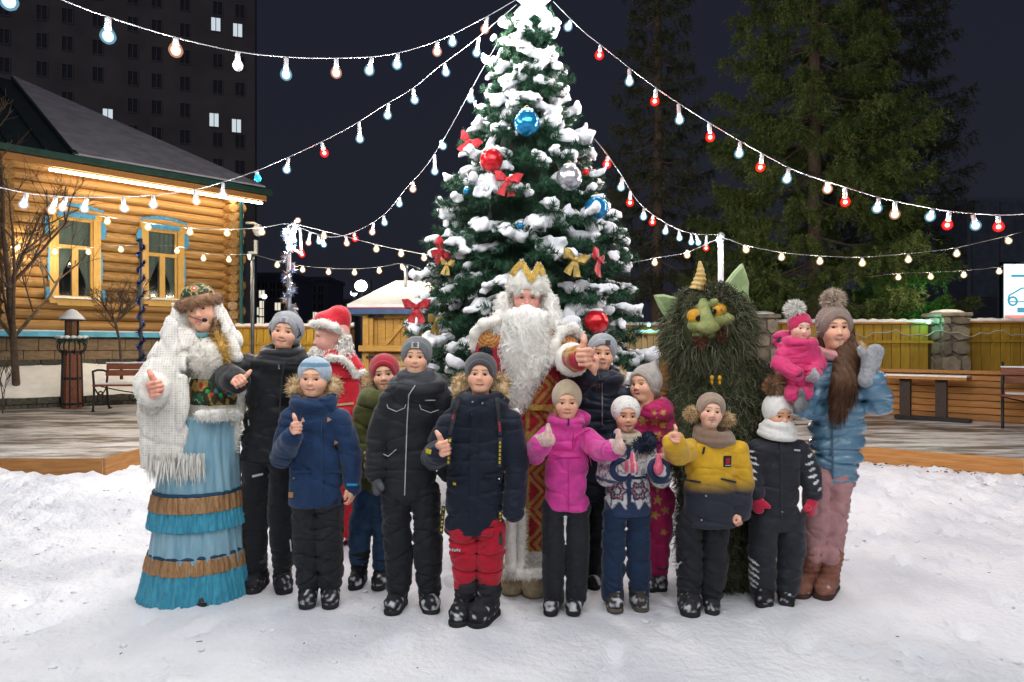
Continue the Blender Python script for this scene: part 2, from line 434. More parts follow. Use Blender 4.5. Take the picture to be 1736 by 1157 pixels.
# ground: one sheet, fine near the camera and wide at the horizon
gx = np.unique(np.concatenate([-np.geomspace(9, 400, 26), np.arange(-9, 9.01, .045), np.geomspace(9, 400, 26)]))
gy = np.unique(np.concatenate([[-60, -20, -8, -3, -1], np.arange(0, 9.3, .045), np.geomspace(9.4, 600, 40)]))
GX, GY = np.meshgrid(gx, gy); GZ = gz(GX, GY)
nx, ny = len(gx), len(gy)
_fr = np.random.default_rng(77)
for _i in range(620):   # footprints and kicked lumps
    px_, py_ = _fr.uniform(-6.5, 6.5), _fr.uniform(2.3, 6.6); ce = np.exp(-(px_ / 2.6) ** 2) * (py_ < 4.2)
    if _fr.uniform() < ce * .55: continue
    an = _fr.uniform(-.9, .9) + (np.pi if _fr.uniform() < .5 else 0); ca_, sa_ = np.cos(an), np.sin(an); L_ = _fr.uniform(.10, .15); w_ = L_ * _fr.uniform(.38, .5)
    i0, i1 = np.searchsorted(gx, (px_ - .4, px_ + .4)); j0, j1 = np.searchsorted(gy, (py_ - .4, py_ + .4)); dx_ = GX[j0:j1, i0:i1] - px_; dy_ = GY[j0:j1, i0:i1] - py_
    rr_ = np.sqrt(((dx_ * ca_ + dy_ * sa_) / w_) ** 2 + ((-dx_ * sa_ + dy_ * ca_) / L_) ** 2); dp_ = _fr.uniform(.018, .042)
    GZ[j0:j1, i0:i1] += (-dp_ * (1 - ss(.6, 1.05, rr_)) + dp_ * .55 * np.exp(-((rr_ - 1.22) / .2) ** 2)) * (deck_in(GX[j0:j1, i0:i1], GY[j0:j1, i0:i1]) < -.1)
ii = (np.arange(ny - 1)[:, None] * nx + np.arange(nx - 1)[None]).ravel()
o = obj('ground', mesh_np('ground', np.stack([GX, GY, GZ], -1).reshape(-1, 3), np.stack([ii, ii + 1, ii + 1 + nx, ii + nx], 1)), SNOW_G)
tag(o, 'trodden snow covering the square in front of the group', 'snow', kind='structure')

cm = MB(); _cr = random.Random(19)
for _i in range(900):
    x_ = _cr.uniform(-6, 6); y_ = _cr.uniform(2.4, 6.4)
    if abs(x_) < 2.2 and _cr.random() < .6: continue
    r_ = _cr.uniform(.004, .015) * (1.5 if _cr.random() < .08 else 1); z_ = float(gz(x_, y_)); cm.sphere((x_, y_, z_ + r_ * .1), (r_ * _cr.uniform(.8, 1.7), r_ * _cr.uniform(.8, 1.7), r_ * .6), 6, 4, rot=Matrix.Rotation(_cr.uniform(0, 3), 3, 'Z'))
tag(cm.build('snow_clods', SNOW, None, True), 'small kicked up clods lying on the trodden snow', 'snow clods', kind='stuff')
cm = MB()
for _i in range(70):
    x_ = _cr.uniform(-5, 5); y_ = _cr.uniform(2.5, 5.5); L_ = _cr.uniform(.008, .03); a_ = _cr.uniform(0, 3.1); z_ = float(gz(x_, y_)) + .012; cm.beam((x_, y_, z_), (x_ + L_ * math.cos(a_), y_ + L_ * math.sin(a_), z_), .003, .003)
tag(cm.build('needle_litter', M('litter_brown', (.06, .04, .02), .9)), 'fallen needles and crumbs specking the snow', 'litter', kind='stuff')
WOODY = M('wood_honey', (.42, .23, .07), .6, .3, 5, .25, 30, st=(1.2, 14, 14), col2=(.60, .36, .12), thr=(.3, .7))
WOODO = M('wood_orange', (.34, .145, .04), .6, .3, 4, .3, 25, st=(1, 12, 12), col2=(.50, .24, .075), thr=(.3, .7))
WOODD = M('wood_dark', (.045, .03, .024), .6, .3, 6, .2, 30, st=(1, 10, 10))
WOODR = M('wood_redbrown', (.16, .05, .028), .5, .3, 5, .2, 30, st=(1, 10, 10), col2=(.24, .085, .045))
WOODP = M('wood_pale', (.46, .30, .13), .65, .3, 4, .2, 25, st=(10, 10, 1), col2=(.58, .39, .19))
YEL = M('paint_ochre', (.36, .215, .025), .55, .2, 3, .15, 30, st=(6, 6, 1), col2=(.46, .28, .04))
IRON = M('iron_black', (.02, .022, .026), .45, .2, 20, .15, 60, metal=.3)
GREYM = M('pole_grey', (.10, .11, .13), .5, .2, 10, 0, metal=.5)
STONE = M('stone', (.19, .16, .125), .85, .35, 6, .6, 20, col2=(.30, .26, .20))
STONED = M('stone_dark', (.05, .05, .04), .9, .4, 6, .6, 20, col2=(.13, .12, .09))
for _m, _a, _b in ((WOODO, .75, 1.12), (WOODP, .75, 1.1), (YEL, .82, 1.1), (WOODR, .8, 1.1), (STONE, .6, 1.2), (STONED, .6, 1.3)): vary(_m, _a, _b)
BLUE = M('paint_blue', (.04, .22, .42), .55, .25, 9, .2, 30, col2=(.07, .32, .55))
WHITE = M('paint_white', (.75, .75, .73), .5, .05)
# icy deck
def deck_mat():
    m = bpy.data.materials.new('icy_deck'); m.use_nodes = True; n = m.node_tree.nodes; l = m.node_tree.links; b = n['Principled BSDF']
    tc = n.new('ShaderNodeTexCoord'); mp = n.new('ShaderNodeMapping'); mp.inputs['Scale'].default_value = (.6, 1.9, 1); l.new(tc.outputs['Object'], mp.inputs[0])
    a = n.new('ShaderNodeTexNoise'); a.inputs['Scale'].default_value = 1.6; a.inputs['Detail'].default_value = 9; a.inputs['Roughness'].default_value = .68; l.new(mp.outputs[0], a.inputs['Vector'])
    r = n.new('ShaderNodeMapRange'); r.inputs[1].default_value = .42; r.inputs[2].default_value = .55; l.new(a.outputs[0], r.inputs[0])
    x = n.new('ShaderNodeMix'); x.data_type = 'RGBA'; x.inputs[6].default_value = (.10, .078, .064, 1); x.inputs[7].default_value = (.72, .71, .72, 1)
    l.new(r.outputs[0], x.inputs[0])
    br = n.new('ShaderNodeTexNoise'); br.inputs['Scale'].default_value = 14; br.inputs['Detail'].default_value = 6; l.new(mp.outputs[0], br.inputs['Vector'])
    y = n.new('ShaderNodeMix'); y.data_type = 'RGBA'; y.blend_type = 'MULTIPLY'; y.inputs[0].default_value = .35; l.new(x.outputs[2], y.inputs[6]); l.new(br.outputs[0], y.inputs[7])
    l.new(y.outputs[2], b.inputs['Base Color']); b.inputs['Roughness'].default_value = .42
    bp = n.new('ShaderNodeBump'); bp.inputs['Strength'].default_value = .35; bp.inputs['Distance'].default_value = .02
    l.new(a.outputs[0], bp.inputs['Height']); l.new(bp.outputs[0], b.inputs['Normal']); return m
DK = .35
deck = empty('deck', (0, 9, 0)); tag(deck, kind='structure')
poly = [(-3.93, 6.55), (-3.93, 8.6), (2.2, 8.6), (3.75, 7.33), (4.88, 6.5), (9.0, 3.45), (16, 6), (16, 13.6), (-2, 16.5), (-12, 16.5), (-16, 6.55)]
m_ = MB(); n_ = len(poly)
m_.add([(x, y, DK) for x, y in poly] + [(x, y, DK - .3) for x, y in poly], [tuple(range(n_ - 1, -1, -1))] + [(i, (i + 1) % n_, (i + 1) % n_ + n_, i + n_) for i in range(n_)])
bw(m_, 'deck_surface', deck_mat(), deck)
def fascia(a, b, k):
    a = V(*a, 0); b = V(*b, 0); d = (b - a).normalized(); nrm = V(d.y, -d.x, 0)
    L = (b - a).length; cuts = [i * L / k for i in range(k + 1)]
    for i in range(k):
        for j, (zc, hh) in enumerate([(DK - .085, .165), (DK - .24, .135)]):
            mm = MB(); p = a + d * (cuts[i] + .003); q = a + d * (cuts[i + 1] - .003)
            off = nrm * (.014 + .004 * j)
            mm.beam(V(0, 0, 0), V((q - p).length, 0, 0), .026, hh)
            o_ = mm.build('fascia_board', WOODO, deck); c = p + off + V(0, 0, zc) - deck.location
            o_.location = c; o_.rotation_euler = (0, 0, math.atan2(d.y, d.x))
fascia((-3.93, 6.55), (-3.93, 8.6), 1); fascia((-9.4, 6.55), (-3.93, 6.55), 2)
fascia((2.2, 8.6), (3.75, 7.33), 1); fascia((3.75, 7.33), (4.88, 6.5), 1); fascia((4.88, 6.5), (9.0, 3.45), 2)
# leaves and dirt crumbs lying on the snow by the right deck edge
mm = MB(); rr = random.Random(3)
for i in range(110):
    t = rr.uniform(0, 2.4); off = abs(rr.gauss(0, .16)) + .03; x = 3.75 + .805 * t - .593 * off; y = 7.33 - .593 * t - .805 * off
    z = float(gz(x, y)); s_ = rr.uniform(.006, .02)
    mm.box((x, y, z + .004), (s_ * 1.6, s_, .006), Euler((rr.uniform(-.5, .5), rr.uniform(-.5, .5), rr.uniform(0, 6))).to_matrix())
tag(mm.build('leaf_litter', M('leaf_brown', (.09, .045, .02), .8, .5, 30)), 'brown leaf crumbs scattered on snow along the deck edge', 'leaf litter', kind='stuff')

# ---- cabin ground, curbs
WA = V(-9.72, 13.5, 0); WB = V(-6.89, 16.5, 0); wd = (WB - WA).normalized(); wnrm = V(wd.y, -wd.x, 0); WL = (WB - WA).length
def W(s, out=0, z=0): return WA + wd * s + wnrm * out + V(0, 0, z)
def s_of_u(u, out=0):
    k = (u - U0) / F; a = WA + wnrm * out; return (k * a.y - a.x) / (wd.x - k * wd.y)
CA = V(-9.3, 11.05, 0); cd = V(.80, .60, 0).normalized(); cn = V(cd.y, -cd.x, 0)
# snow bank between the deck kerb and the house
bs_, bt_ = np.meshgrid(np.arange(-7, 9.01, .12), np.arange(0, 1.001, .03))
c0 = np.array(CA)[None, None] + bs_[..., None] * np.array(cd); h0 = np.array(WA)[None, None] + (bs_ * .93 - 1.3)[..., None] * np.array(wd) + .15 * np.array(wnrm)
bp_ = c0 * (1 - bt_)[..., None] + h0 * bt_[..., None]
bz = .53 + .62 * ss(0, .8, bt_) + .05 * sn(21, (3, 3, 0), 8)(bp_[..., 0], bp_[..., 1], 0 * bs_) + .02 * sn(22, (14, 14, 0), 8)(bp_[..., 0], bp_[..., 1], 0 * bs_)
bp_[..., 2] = bz; a_, b_ = bs_.shape
ii = (np.arange(a_ - 1)[:, None] * b_ + np.arange(b_ - 1)[None]).ravel()
tag(obj('snow_bank', mesh_np('snow_bank', bp_.reshape(-1, 3), np.stack([ii, ii + 1, ii + 1 + b_, ii + b_], 1)), M('snow_clean', (.84, .85, .87), .8, .05, 6, .3, 30)), 'clean snow bank between the bench and the log house', 'snow bank', kind='structure')
def stone_row(name, a, d, L, z, hh, th, label, sl=.34, rows=2, mat=STONED, mort=(.04, .04, .035)):
    e = empty(name, a, label, 'kerb'); nr = V(d.y, -d.x, 0); rz = math.atan2(d.y, d.x)
    m1 = MB(); m1.box((L / 2, th / 2, z + hh / 2 - .004), (L, th, hh - .01)); o_ = m1.build('mortar', M('mortar_dark', mort, .95, .3), e); o_.rotation_euler = (0, 0, rz)
    rq = random.Random(int(L * 100)); me = [MB().box((0, 0, 0), (1, 1, 1), bev=.06).mesh('stone') for _ in range(1)][0]; me.materials.append(mat)
    for r_ in range(rows):
        s_ = -.1 * r_
        while s_ < L:
            w = sl * rq.uniform(.7, 1.3); c = d * (s_ + w / 2) - nr * (.02 - rq.uniform(0, .012)) + V(0, 0, z + hh / rows * (r_ + .5))
            place('stone', me, e, c, (0, 0, rz), (w * .95, .09, hh / rows * .9)); s_ += w
    return e
stone_row('stone_kerb', CA - cd * 3.4, cd, 8.6, DK - .05, .24, .3, 'low dark stone kerb holding the snow bank behind the bench')
stone_row('stone_kerb', W(-2.2, .95), wd, 6.6, 1.06, .12, .25, 'upper thin stone kerb just below the log house plinth', rows=1)

# ---- log cabin
cab = empty('log_cabin', (WA.x, WA.y, 1.1), 'honey coloured log house with blue carved window trim and glowing eave strip', 'house')
LOGR, LS, Z0 = .110, .212, 1.86
logm = M('log_wood', (.24, .12, .036), .55, .3, 3, .3, 14, st=(1.3, 9, 9), col2=(.55, .32, .11), thr=(.3, .7), coat=.2); vary(logm, .62, 1.12)
def log_mesh(seed):
    mb = MB(); rq = random.Random(seed); k = 10; pts = []; rs = []
    for i in range(k + 1): pts.append((i / k, rq.uniform(-.004, .004), rq.uniform(-.004, .004))); rs.append(LOGR * rq.uniform(.965, 1.02))
    mb.tube(pts, rs, 12); me = mb.mesh('log', 'auto'); me.materials.append(logm); return me
LOGS = [log_mesh(i) for i in range(5)]
wrz = math.atan2(wd.y, wd.x)
def log(a, L, dirn, r=None):
    o_ = place('log', R.choice(LOGS), cab, a - cab.location, (0, 0, math.atan2(dirn.y, dirn.x)), (L, 1, 1)); return o_
win = []
for (ua, ub, va, vb) in [(84, 167, 372, 506), (239, 308, 392, 508)]:
    sa, sb = s_of_u(ua, .1), s_of_u(ub, .1); um = (ua + ub) / 2; Ym = W((sa + sb) / 2, .1).y
    win.append((sa, sb, H - (vb - V0) / F * Ym, H - (va - V0) / F * Ym))
NL = 16
for i in range(NL):
    z = Z0 + i * LS
    spans = [(-2.6, WL + .32 + .05 * (i % 3))]
    for (sa, sb, za, zb) in win:
        if za - .02 < z < zb + .02:
            ns_ = []
            for (a, b) in spans:
                if a < sa and b > sb: ns_ += [(a, sa - .01), (sb + .01, b)]
                else: ns_.append((a, b))
            spans = ns_
    for (a, b) in spans: log(W(a, 0, z), b - a, wd)
    # side wall logs crossing at the right corner and at the cross wall on the left: their ends stick out
    zz = z + LS / 2
    log(W(WL - .02, .36 + .03 * (i % 2), zz), 4.5, -wnrm)
    log(W(s_of_u(6), .36 + .04 * (i % 2), zz), 1.2, -wnrm)
# back filler wall behind the logs, pierced where the windows are: four strips
mm = MB(); rot = Matrix.Rotation(wrz, 3, 'Z')
def wallbox(mb, sa, sb, za, zb, out, th, bev=0, m=None):
    mb.box(W((sa + sb) / 2, out, (za + zb) / 2), (sb - sa, th, zb - za), rot, bev, m)
w1, w2 = win
for (a, b, c, d_) in [(-2.6, w1[0], 1.7, 5.2), (w1[1], w2[0], 1.7, 5.2), (w2[1], WL, 1.7, 5.2), (w1[0], w1[1], 1.7, w1[2]), (w1[0], w1[1], w1[3], 5.2), (w2[0], w2[1], 1.7, w2[2]), (w2[0], w2[1], w2[3], 5.2)]:
    wallbox(mm, a, b, c, d_, -.06, .06)
bw(mm, 'caulking', M('caulk_brown', (.07, .035, .014), .9, .3), cab)
CURT = M('curtain', (.42, .46, .42), .8, .2, 20, .2, 30, st=(20, 20, 1))
PANE = GLASS('window_pane', (.75, .8, .8), .9)
CAS = M('casing_yellow', (.52, .31, .075), .5, .2, 5, .2, 25, st=(8, 8, 1.5), col2=(.62, .38, .11))
for wi, (sa, sb, za, zb) in enumerate(win):
    we = empty('window', (0, 0, 0), parent=cab); o1 = .10
    def part(name, boxes, mat, par=we, bev=0):
        mb = MB()
        for q in boxes: wallbox(mb, *q, bev)
        return bw(mb, name, mat, par)
    cw = .115; zm = za + (zb - za) * .62; sm_ = (sa + sb) / 2
    part('casing', [(sa - .02, sa + cw, za - .12, zb, o1 + .06, .09), (sb - cw, sb + .02, za - .12, zb, o1 + .06, .09), (sa - .04, sb + .04, zb, zb + .16, o1 + .07, .1), (sa + cw, sb - cw, za - .16, za, o1 + .05, .08)], CAS)
    part('sash', [(sa + cw, sb - cw, zm, zm + .075, o1 + .02, .06), (sm_ - .055, sm_ + .055, za, zm, o1 + .021, .056), (sa + cw, sa + cw + .04, za, zb, o1 + .0, .05), (sb - cw - .04, sb - cw, za, zb, o1 + .0, .05), (sa + cw, sb - cw, za, za + .05, o1 + .001, .05), (sa + cw, sb - cw, zb - .04, zb, o1 + .001, .05)], CAS)
    for q in [(sa + cw, sb - cw, zm + .075, zb), (sa + cw, sm_ - .055, za, zm), (sm_ + .055, sb - cw, za, zm)]:
        part('pane', [(*q, o1 - .02, .006)], PANE)
    part('sill', [(sa + .03, sb - .03, za - .02, za + .02, o1 + .12, .14)], WHITE)
    # carved blue trim: scalloped plates
    def carve(pts2, out):
        mb = MB(); n = len(pts2); th = .03
        f_ = [W(s, out, z) for s, z in pts2]; g_ = [W(s, out - th, z) for s, z in pts2]
        mb.add(f_ + g_, [tuple(range(n)), tuple(range(2 * n - 1, n - 1, -1))] + [(i, i + n, (i + 1) % n + n, (i + 1) % n) for i in range(n)])
        bw(mb, 'carved_trim', BLUE, we)
    for side, s_ in ((-1, sa - .02), (1, sb + .02)):
        for (z1, z2, dp, inn) in ((za - .05, za + .2, .09, .0), (zb - .38, zb - .02, .10, .0), (za + .33, za + .98, .035, .0)):
            pts2 = [(s_, z1)] + [(s_ + side * dp * (.55 + .45 * math.sin(math.pi * t) + .16 * math.sin(t * 22)), z1 + (z2 - z1) * t) for t in [i / 16 for i in range(17)]] + [(s_, z2)]
            carve(pts2 if side > 0 else pts2[::-1], o1 + .11)
    top = [(sa + .1, zb + .03)] + [(sa + .1 + (sb - sa - .2) * t, zb + .03 - .025 * abs(math.sin(t * 22))) for t in [i / 24 for i in range(25)]] + [(sb - .1, zb + .03)] + [(sb - .1 - (sb - sa - .2) * t, zb + .10 + .025 * math.sin(math.pi * t)) for t in [i / 12 for i in range(13)]]
    carve(top, o1 + .16)
    t2 = [(sa - .06 + (sb - sa + .12) * t, zb + .17 + .06 * math.sin(math.pi * t)) for t in [i / 14 for i in range(15)]] + [(sb + .06 - (sb - sa + .12) * t, zb + .21 + .09 * math.sin(math.pi * t) + .014 * math.sin(t * 60)) for t in [i / 30 for i in range(31)]]
    carve(t2, o1 + .17)
    # tied-back curtains
    for sd in (-1, 1):
        mb = MB(); k1, k2 = 14, 12; vs2 = []
        for j in range(k2 + 1):
            tz = j / k2; z = za + (zb - za) * tz
            wdt = (sb - sa) * .5 * (1.0 if tz > .62 else .42 + .58 * abs(tz - .2) / .42 if tz > .2 else .42 + (.2 - tz) * .5)
            for i in range(k1 + 1):
                s_ = (sa if sd < 0 else sb) - sd * wdt * (i / k1) * 1.02
                vs2.append(W(s_, o1 - .14 + .025 * math.sin(i * 2.1 + j * .3), z))
        mb.add(vs2, [(j * (k1 + 1) + i, j * (k1 + 1) + i + 1, (j + 1) * (k1 + 1) + i + 1, (j + 1) * (k1 + 1) + i) for j in range(k2) for i in range(k1)])
        bw(mb, 'curtain', CURT, we, True)
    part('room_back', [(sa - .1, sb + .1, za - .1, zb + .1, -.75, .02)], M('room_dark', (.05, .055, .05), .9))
# plinth, ledge
mb = MB(); wallbox(mb, -2.6, WL + .1, .9, 1.62, .06, .3); bw(mb, 'plinth', M('plinth_mortar', (.10, .075, .05), .9, .3), cab)
bme = MB().box((0, 0, 0), (1, 1, 1), bev=.04).mesh('plinth_stone'); bme.materials.append(M('plinth_stone', (.20, .14, .085), .85, .3, 5, .5, 25, col2=(.28, .2, .13)))
for r_ in range(2):
    s_ = -2.6 + .25 * r_
    while s_ < WL:
        w = .52; place('plinth_stone', bme, cab, W(s_ + w / 2, .215, 1.22 + .24 * r_) - cab.location, (0, 0, wrz), (w * .97, .05, .225)); s_ += w
mb = MB(); wallbox(mb, -2.6, WL + .15, 1.62, 1.72, .2, .34); bw(mb, 'ledge', M('ledge_blue', (.10, .38, .55), .35, .2, 5, .1, 20, metal=.2), cab)
mb = MB(); wallbox(mb, -2.6, WL + .1, 1.724, 1.755, .15, .2); bw(mb, 'ledge_snow', SNOW, cab)
# roof
EZ = 5.22; ov = .62; eL = W(-6, ov, EZ); eR = W(WL + .75, ov, EZ); apex = V(-12.8, 17.5, 8.25); apexL = apex - wd * 6
eB = W(WL + .75, -8, EZ)
mb = MB(); mb.add([eL, eR, apex, apexL, eB], [(0, 1, 2, 3), (1, 4, 2)]); mb.add([p - V(0, 0, .09) for p in (eL, eR, apex, apexL, eB)], [(3, 2, 1, 0), (2, 4, 1)])
rf = bw(mb, 'roof', M('roof_metal', (.05, .07, .065), .4, .2, 5, metal=.4), cab)
hipf = W(s_of_u(128, ov), ov, EZ)
mb = MB(); up = V(0, 0, .035); ins = (apex - eR).normalized() * .1
mb.add([hipf + up, eR + ins + up, apex + up + V(0, 0, .05), hipf + up * 2.2, eR + ins + up * 2.2, apex + up * 2.2 + V(0, 0, .05)], [(0, 1, 2), (3, 4, 5), (0, 1, 4, 3), (1, 2, 5, 4), (2, 0, 3, 5)])
bw(mb, 'roof_snow', M('roof_snow', (.46, .44, .50), .8, .25, 3, .4, 12, col2=(.62, .60, .66)), rf)
for k in range(5):
    s_ = s_of_u(128, ov) - .5 - .6 * k; mb = MB(); a = W(s_, ov, EZ + .03); mb.beam(a, a + (apex - hipf) * .9 + V(0, 0, .03), .03, .05); bw(mb, 'roof_seam', M('roof_metal'), rf)
mb = MB(); mb.beam(hipf + V(0, 0, .05), apex + V(0, 0, .06), .1, .05); bw(mb, 'roof_seam', M('roof_metal'), rf)
mb = MB(); mb.beam(W(-6, ov + .05, EZ - .06), W(WL + .8, ov + .05, EZ - .06), .12, .12); bw(mb, 'gutter', M('gutter_green', (.02, .06, .05), .4, .2), rf)
mb = MB(); mb.beam(W(-6, .3, EZ - .16), W(WL + .7, .3, EZ - .16), .62, .04); bw(mb, 'soffit', WOODY, rf)
# rough icicle-brown fringe board under the gutter
mb = MB(); mb.beam(W(-6, ov - .02, EZ - .2), W(WL + .7, ov - .02, EZ - .2), .03, .13); bw(mb, 'fringe_board', WOODO, rf)
mb = MB(); mb.beam(W(s_of_u(72), ov - .08, EZ - .32), W(WL + .62, ov - .08, EZ - .32), .04, .045); bw(mb, 'eave_light', EM('eave_strip', (1, .86, .62), 36), cab)
mb = MB(); mb.tube([W(WL + .12, .5, 5.0), W(WL + .12, .5, 1.2)], .045, 10); bw(mb, 'drainpipe', M('pipe_green', (.02, .10, .10), .4, .2), cab)
mb = MB(); q = W(WL + .42, .1, 4.45); mb.tube([q, q + V(.2, 0, 0), q + V(.3, 0, -.05)], .03, 8); mb.sphere(q + V(.3, 0, -.22), .11, 12, 8); mb.lathe([(.06, -.02), (.13, -.12), (.13, -.2)], 12, q + V(.3, 0, -.02)); bw(mb, 'security_camera', WHITE, cab, True)
mb = MB(); q = W(WL + .42, .1, 3.72); mb.box(q + V(.15, 0, 0), (.16, .1, .06)); mb.box(q + V(.25, 0, .14), (.07, .08, .34)); bw(mb, 'wall_lamp', WHITE, cab)

# ---- far buildings
HR = M('tower_concrete', (.30, .27, .26), .9, .15, .3)
HW = M('tower_window', (.10, .105, .13), .3, .2, 3)
HF = M('tower_frame', (.34, .33, .36), .6)
LITW = EM('lit_window_cool', (.80, .92, 1), .75)
LITY = EM('lit_window_warm', (1, .93, .74), .85)
def tower(name, base, d, L, z1, dep, label, spots, wsize, mats=(HR, HW), cat='building'):
    """spots: (s, z, lit)"""
    e = empty(name, base, label, cat); nr = V(d.y, -d.x, 0); rz = math.atan2(d.y, d.x); rot_ = Matrix.Rotation(rz, 3, 'Z')
    mb = MB(); mb.box(d * (L / 2) - nr * (dep / 2) + V(0, 0, z1 / 2), (L, dep, z1), rot_); mb.box(d * (L / 2) - nr * (dep / 2) + V(0, 0, z1 + .3), (L + .5, dep + .5, .6), rot_)
    mb.build('wall', mats[0], e)
    def wm(mat):
        b = MB(); w, h_ = wsize; t = w * .07
        b.box((0, .02, 0), (w, .06, h_), m=0); 
        for (cx, cz, dx, dz) in ((-w / 2, 0, t, h_), (w / 2, 0, t, h_), (0, h_ / 2, w + t, t), (0, -h_ / 2, w + t, t), (0, 0, t, h_)): b.box((cx, -.03, cz), (dx, .08, dz), m=1)
        me = b.mesh('window'); me.materials.append(mat); me.materials.append(HF); return me
    W0, W1, W2 = wm(mats[1]), wm(LITW), wm(LITY)
    for (s_, z, lit) in spots: place('window', (W0, W1, W2)[lit], e, d * s_ + nr * .02 + V(0, 0, z), (0, 0, rz))
    return e
TA = V(-58.5, 66, 0); td = V(.955, .297, 0).normalized()
spots = []; rq = random.Random(5)
for fl in range(16):
    for c in range(13):
        s_ = 2.5 + c * 2.75 + (.5 if c % 3 == 0 else 0); z = 4 + fl * 2.85
        spots.append((s_, z, 0))
def tower_hit(u, v):
    k = (u - U0) / F; s_ = (k * TA.y - TA.x) / (td.x - k * td.y); return s_, H - (v - V0) / F * (TA + td * s_).y
for (u, v) in [(363, 204), (401, 214), (171, 193), (403, 52), (366, 42), (183, 197)]:
    s_, z = tower_hit(u, v); j = min(range(len(spots)), key=lambda i: (spots[i][0] - s_) ** 2 + (spots[i][1] - z) ** 2); spots[j] = (s_, z, 1)
spots = [q for q in spots if q[0] < tower_hit(432, 300)[0] - .9]
tower('apartment_tower', TA, td, tower_hit(432, 300)[0], 52, 4, 'dark apartment tower rising behind the log house, few windows lit', spots, (.98, 1.5))
lit1 = [(444, 499), (497, 502), (445, 517), (471, 520), (514, 518), (416, 528), (423, 528), (445, 530), (416, 545), (424, 545), (445, 545), (434, 528), (434, 545), (427, 512)]
lit2 = [(520, 535), (533, 535), (543, 535), (551, 535), (507, 533), (497, 518), (523, 546), (545, 548)]
for nm, ua, ub, vt, Yb, lits, lab in [('office_block', 402, 495, 470, 95, lit1, 'dark far block with rows of lit windows beside the log house corner'), ('office_block', 497, 556, 476, 110, lit2, 'dark far block with lit windows right of the glittering pole'), ('office_block', 556, 760, 512, 130, [(680, 530), (575, 522), (640, 540)], 'low dark far block behind the market kiosk')]:
    a = P(ua, V0, Yb); b = P(ub, V0, Yb); zt = H + (V0 - vt) / F * Yb
    sp = []
    for v in range(int(vt) + 14, 552, 15):
        for u in range(ua + 8, ub - 4, 13): sp.append(((u - ua) / F * Yb, H + (V0 - v) / F * Yb, 0))
    for (u, v) in lits:
        q = ((u - ua) / F * Yb, H + (V0 - v) / F * Yb)
        sp = [t for t in sp if abs(t[0] - q[0]) > .9 or abs(t[1] - q[1]) > 1.0]; sp.append((*q, 2))
    sp = [t for t in sp if 0.5 < t[0] < (ub - ua) / F * Yb - .4]
    tower(nm, V(a.x, Yb, 0), V(1, 0, 0), b.x - a.x, zt, 10, lab, sp, (.85, 1.1), (M('far_block', (.16, .17, .22), .9), M('far_window', (.06, .065, .09), .3)))
# dark hall on the right with the glowing billboard in front
hall = empty('dark_hall', P(1690, V0, 42) * 1, 'dark slate hall with tall panels behind the billboard', 'building'); hall.location.z = 0
bx0, bx1 = P(1640, 0, 42).x, P(1950, 0, 42).x; hz = H + (588 - 335) / F * 42
mb = MB(); mb.box(((bx0 + bx1) / 2, 47, hz / 2), (bx1 - bx0, 10, hz)); bw(mb, 'wall', M('hall_wall', (.22, .25, .32), .8, .15), hall)
pm = MB().box((0, 0, 0), (1.5, .12, hz - .6), bev=.02).mesh('panel'); pm.materials.append(M('hall_panel', (.18, .21, .28), .7, .2, 2))
for k in range(6): place('panel', pm, hall, V(bx0 + 1.0 + k * 1.72, 41.95, hz / 2) - hall.location)
low = empty('low_dark_building', (14.5, 38, 0), 'low unlit building under the big spruce boughs', 'building')
mb = MB(); mb.box((19, 40, 2.1), (16, 4, 4.2)); bw(mb, 'wall', M('low_wall', (.10, .11, .15), .9), low)
for u in (1463, 1592, 1330): q = P(u, 536, 37.95); mb = MB(); mb.box(q, (.75, .1, .8)); bw(mb, 'window', M('dim_window', (.3, .36, .45), .4), low)
bb = empty('billboard', (P(1735, V0, 34).x, 34, 0), 'glowing white billboard with a blue car picture at the right edge', 'billboard')
b0, b1 = P(1702, 448, 34), P(1812, 542, 34)
mb = MB(); mb.box(((b0.x + b1.x) / 2, 34.1, (b0.z + b1.z) / 2), (b1.x - b0.x + .2, .16, b0.z - b1.z + .2)); bw(mb, 'frame', IRON, bb)
mb = MB(); mb.box(((b0.x + b1.x) / 2, 34.0, (b0.z + b1.z) / 2), (b1.x - b0.x, .02, b0.z - b1.z)); scr = bw(mb, 'screen', EM('billboard_white', (.78, .95, 1), 1.5), bb)
mb = MB()
for (u, v, ru, rv) in ((1717, 511, 7, 8), (1750, 511, 7, 8)):
    q = P(u, v, 33.97); mb.tube([(q.x + ru * .0294 * math.cos(t), 33.97, q.z + ru * .0294 * math.sin(t)) for t in [i * math.pi / 7 for i in range(15)]], .05, 6, False)
car = [(1709, 510), (1711, 501), (1722, 495), (1732, 489), (1752, 488), (1766, 496), (1778, 500), (1780, 510)]
for i in range(len(car) - 1): mb.beam(P(*car[i], 33.97), P(*car[i + 1], 33.97), .03, .07)
mb.beam(P(1709, 512, 33.97), P(1780, 512, 33.97), .03, .06); mb.box(P(1735, 526, 33.97), (.6, .02, .25)); mb.box(P(1735, 468, 33.97), (1.2, .02, .12))
bw(mb, 'car_picture', EM('billboard_blue', (.10, .45, .62), .9), scr)
mb = MB(); mb.box(P(1757, 538, 33.98), (b1.x - b0.x - .05, .02, .2)); bw(mb, 'red_band', EM('billboard_red', (1, .35, .3), 1.0), scr)
for u in (1720, 1790): mb = MB(); q = P(u, 542, 34.2); mb.tube([q, (q.x, 34.2, 0)], .12, 8); bw(mb, 'post', IRON, bb)

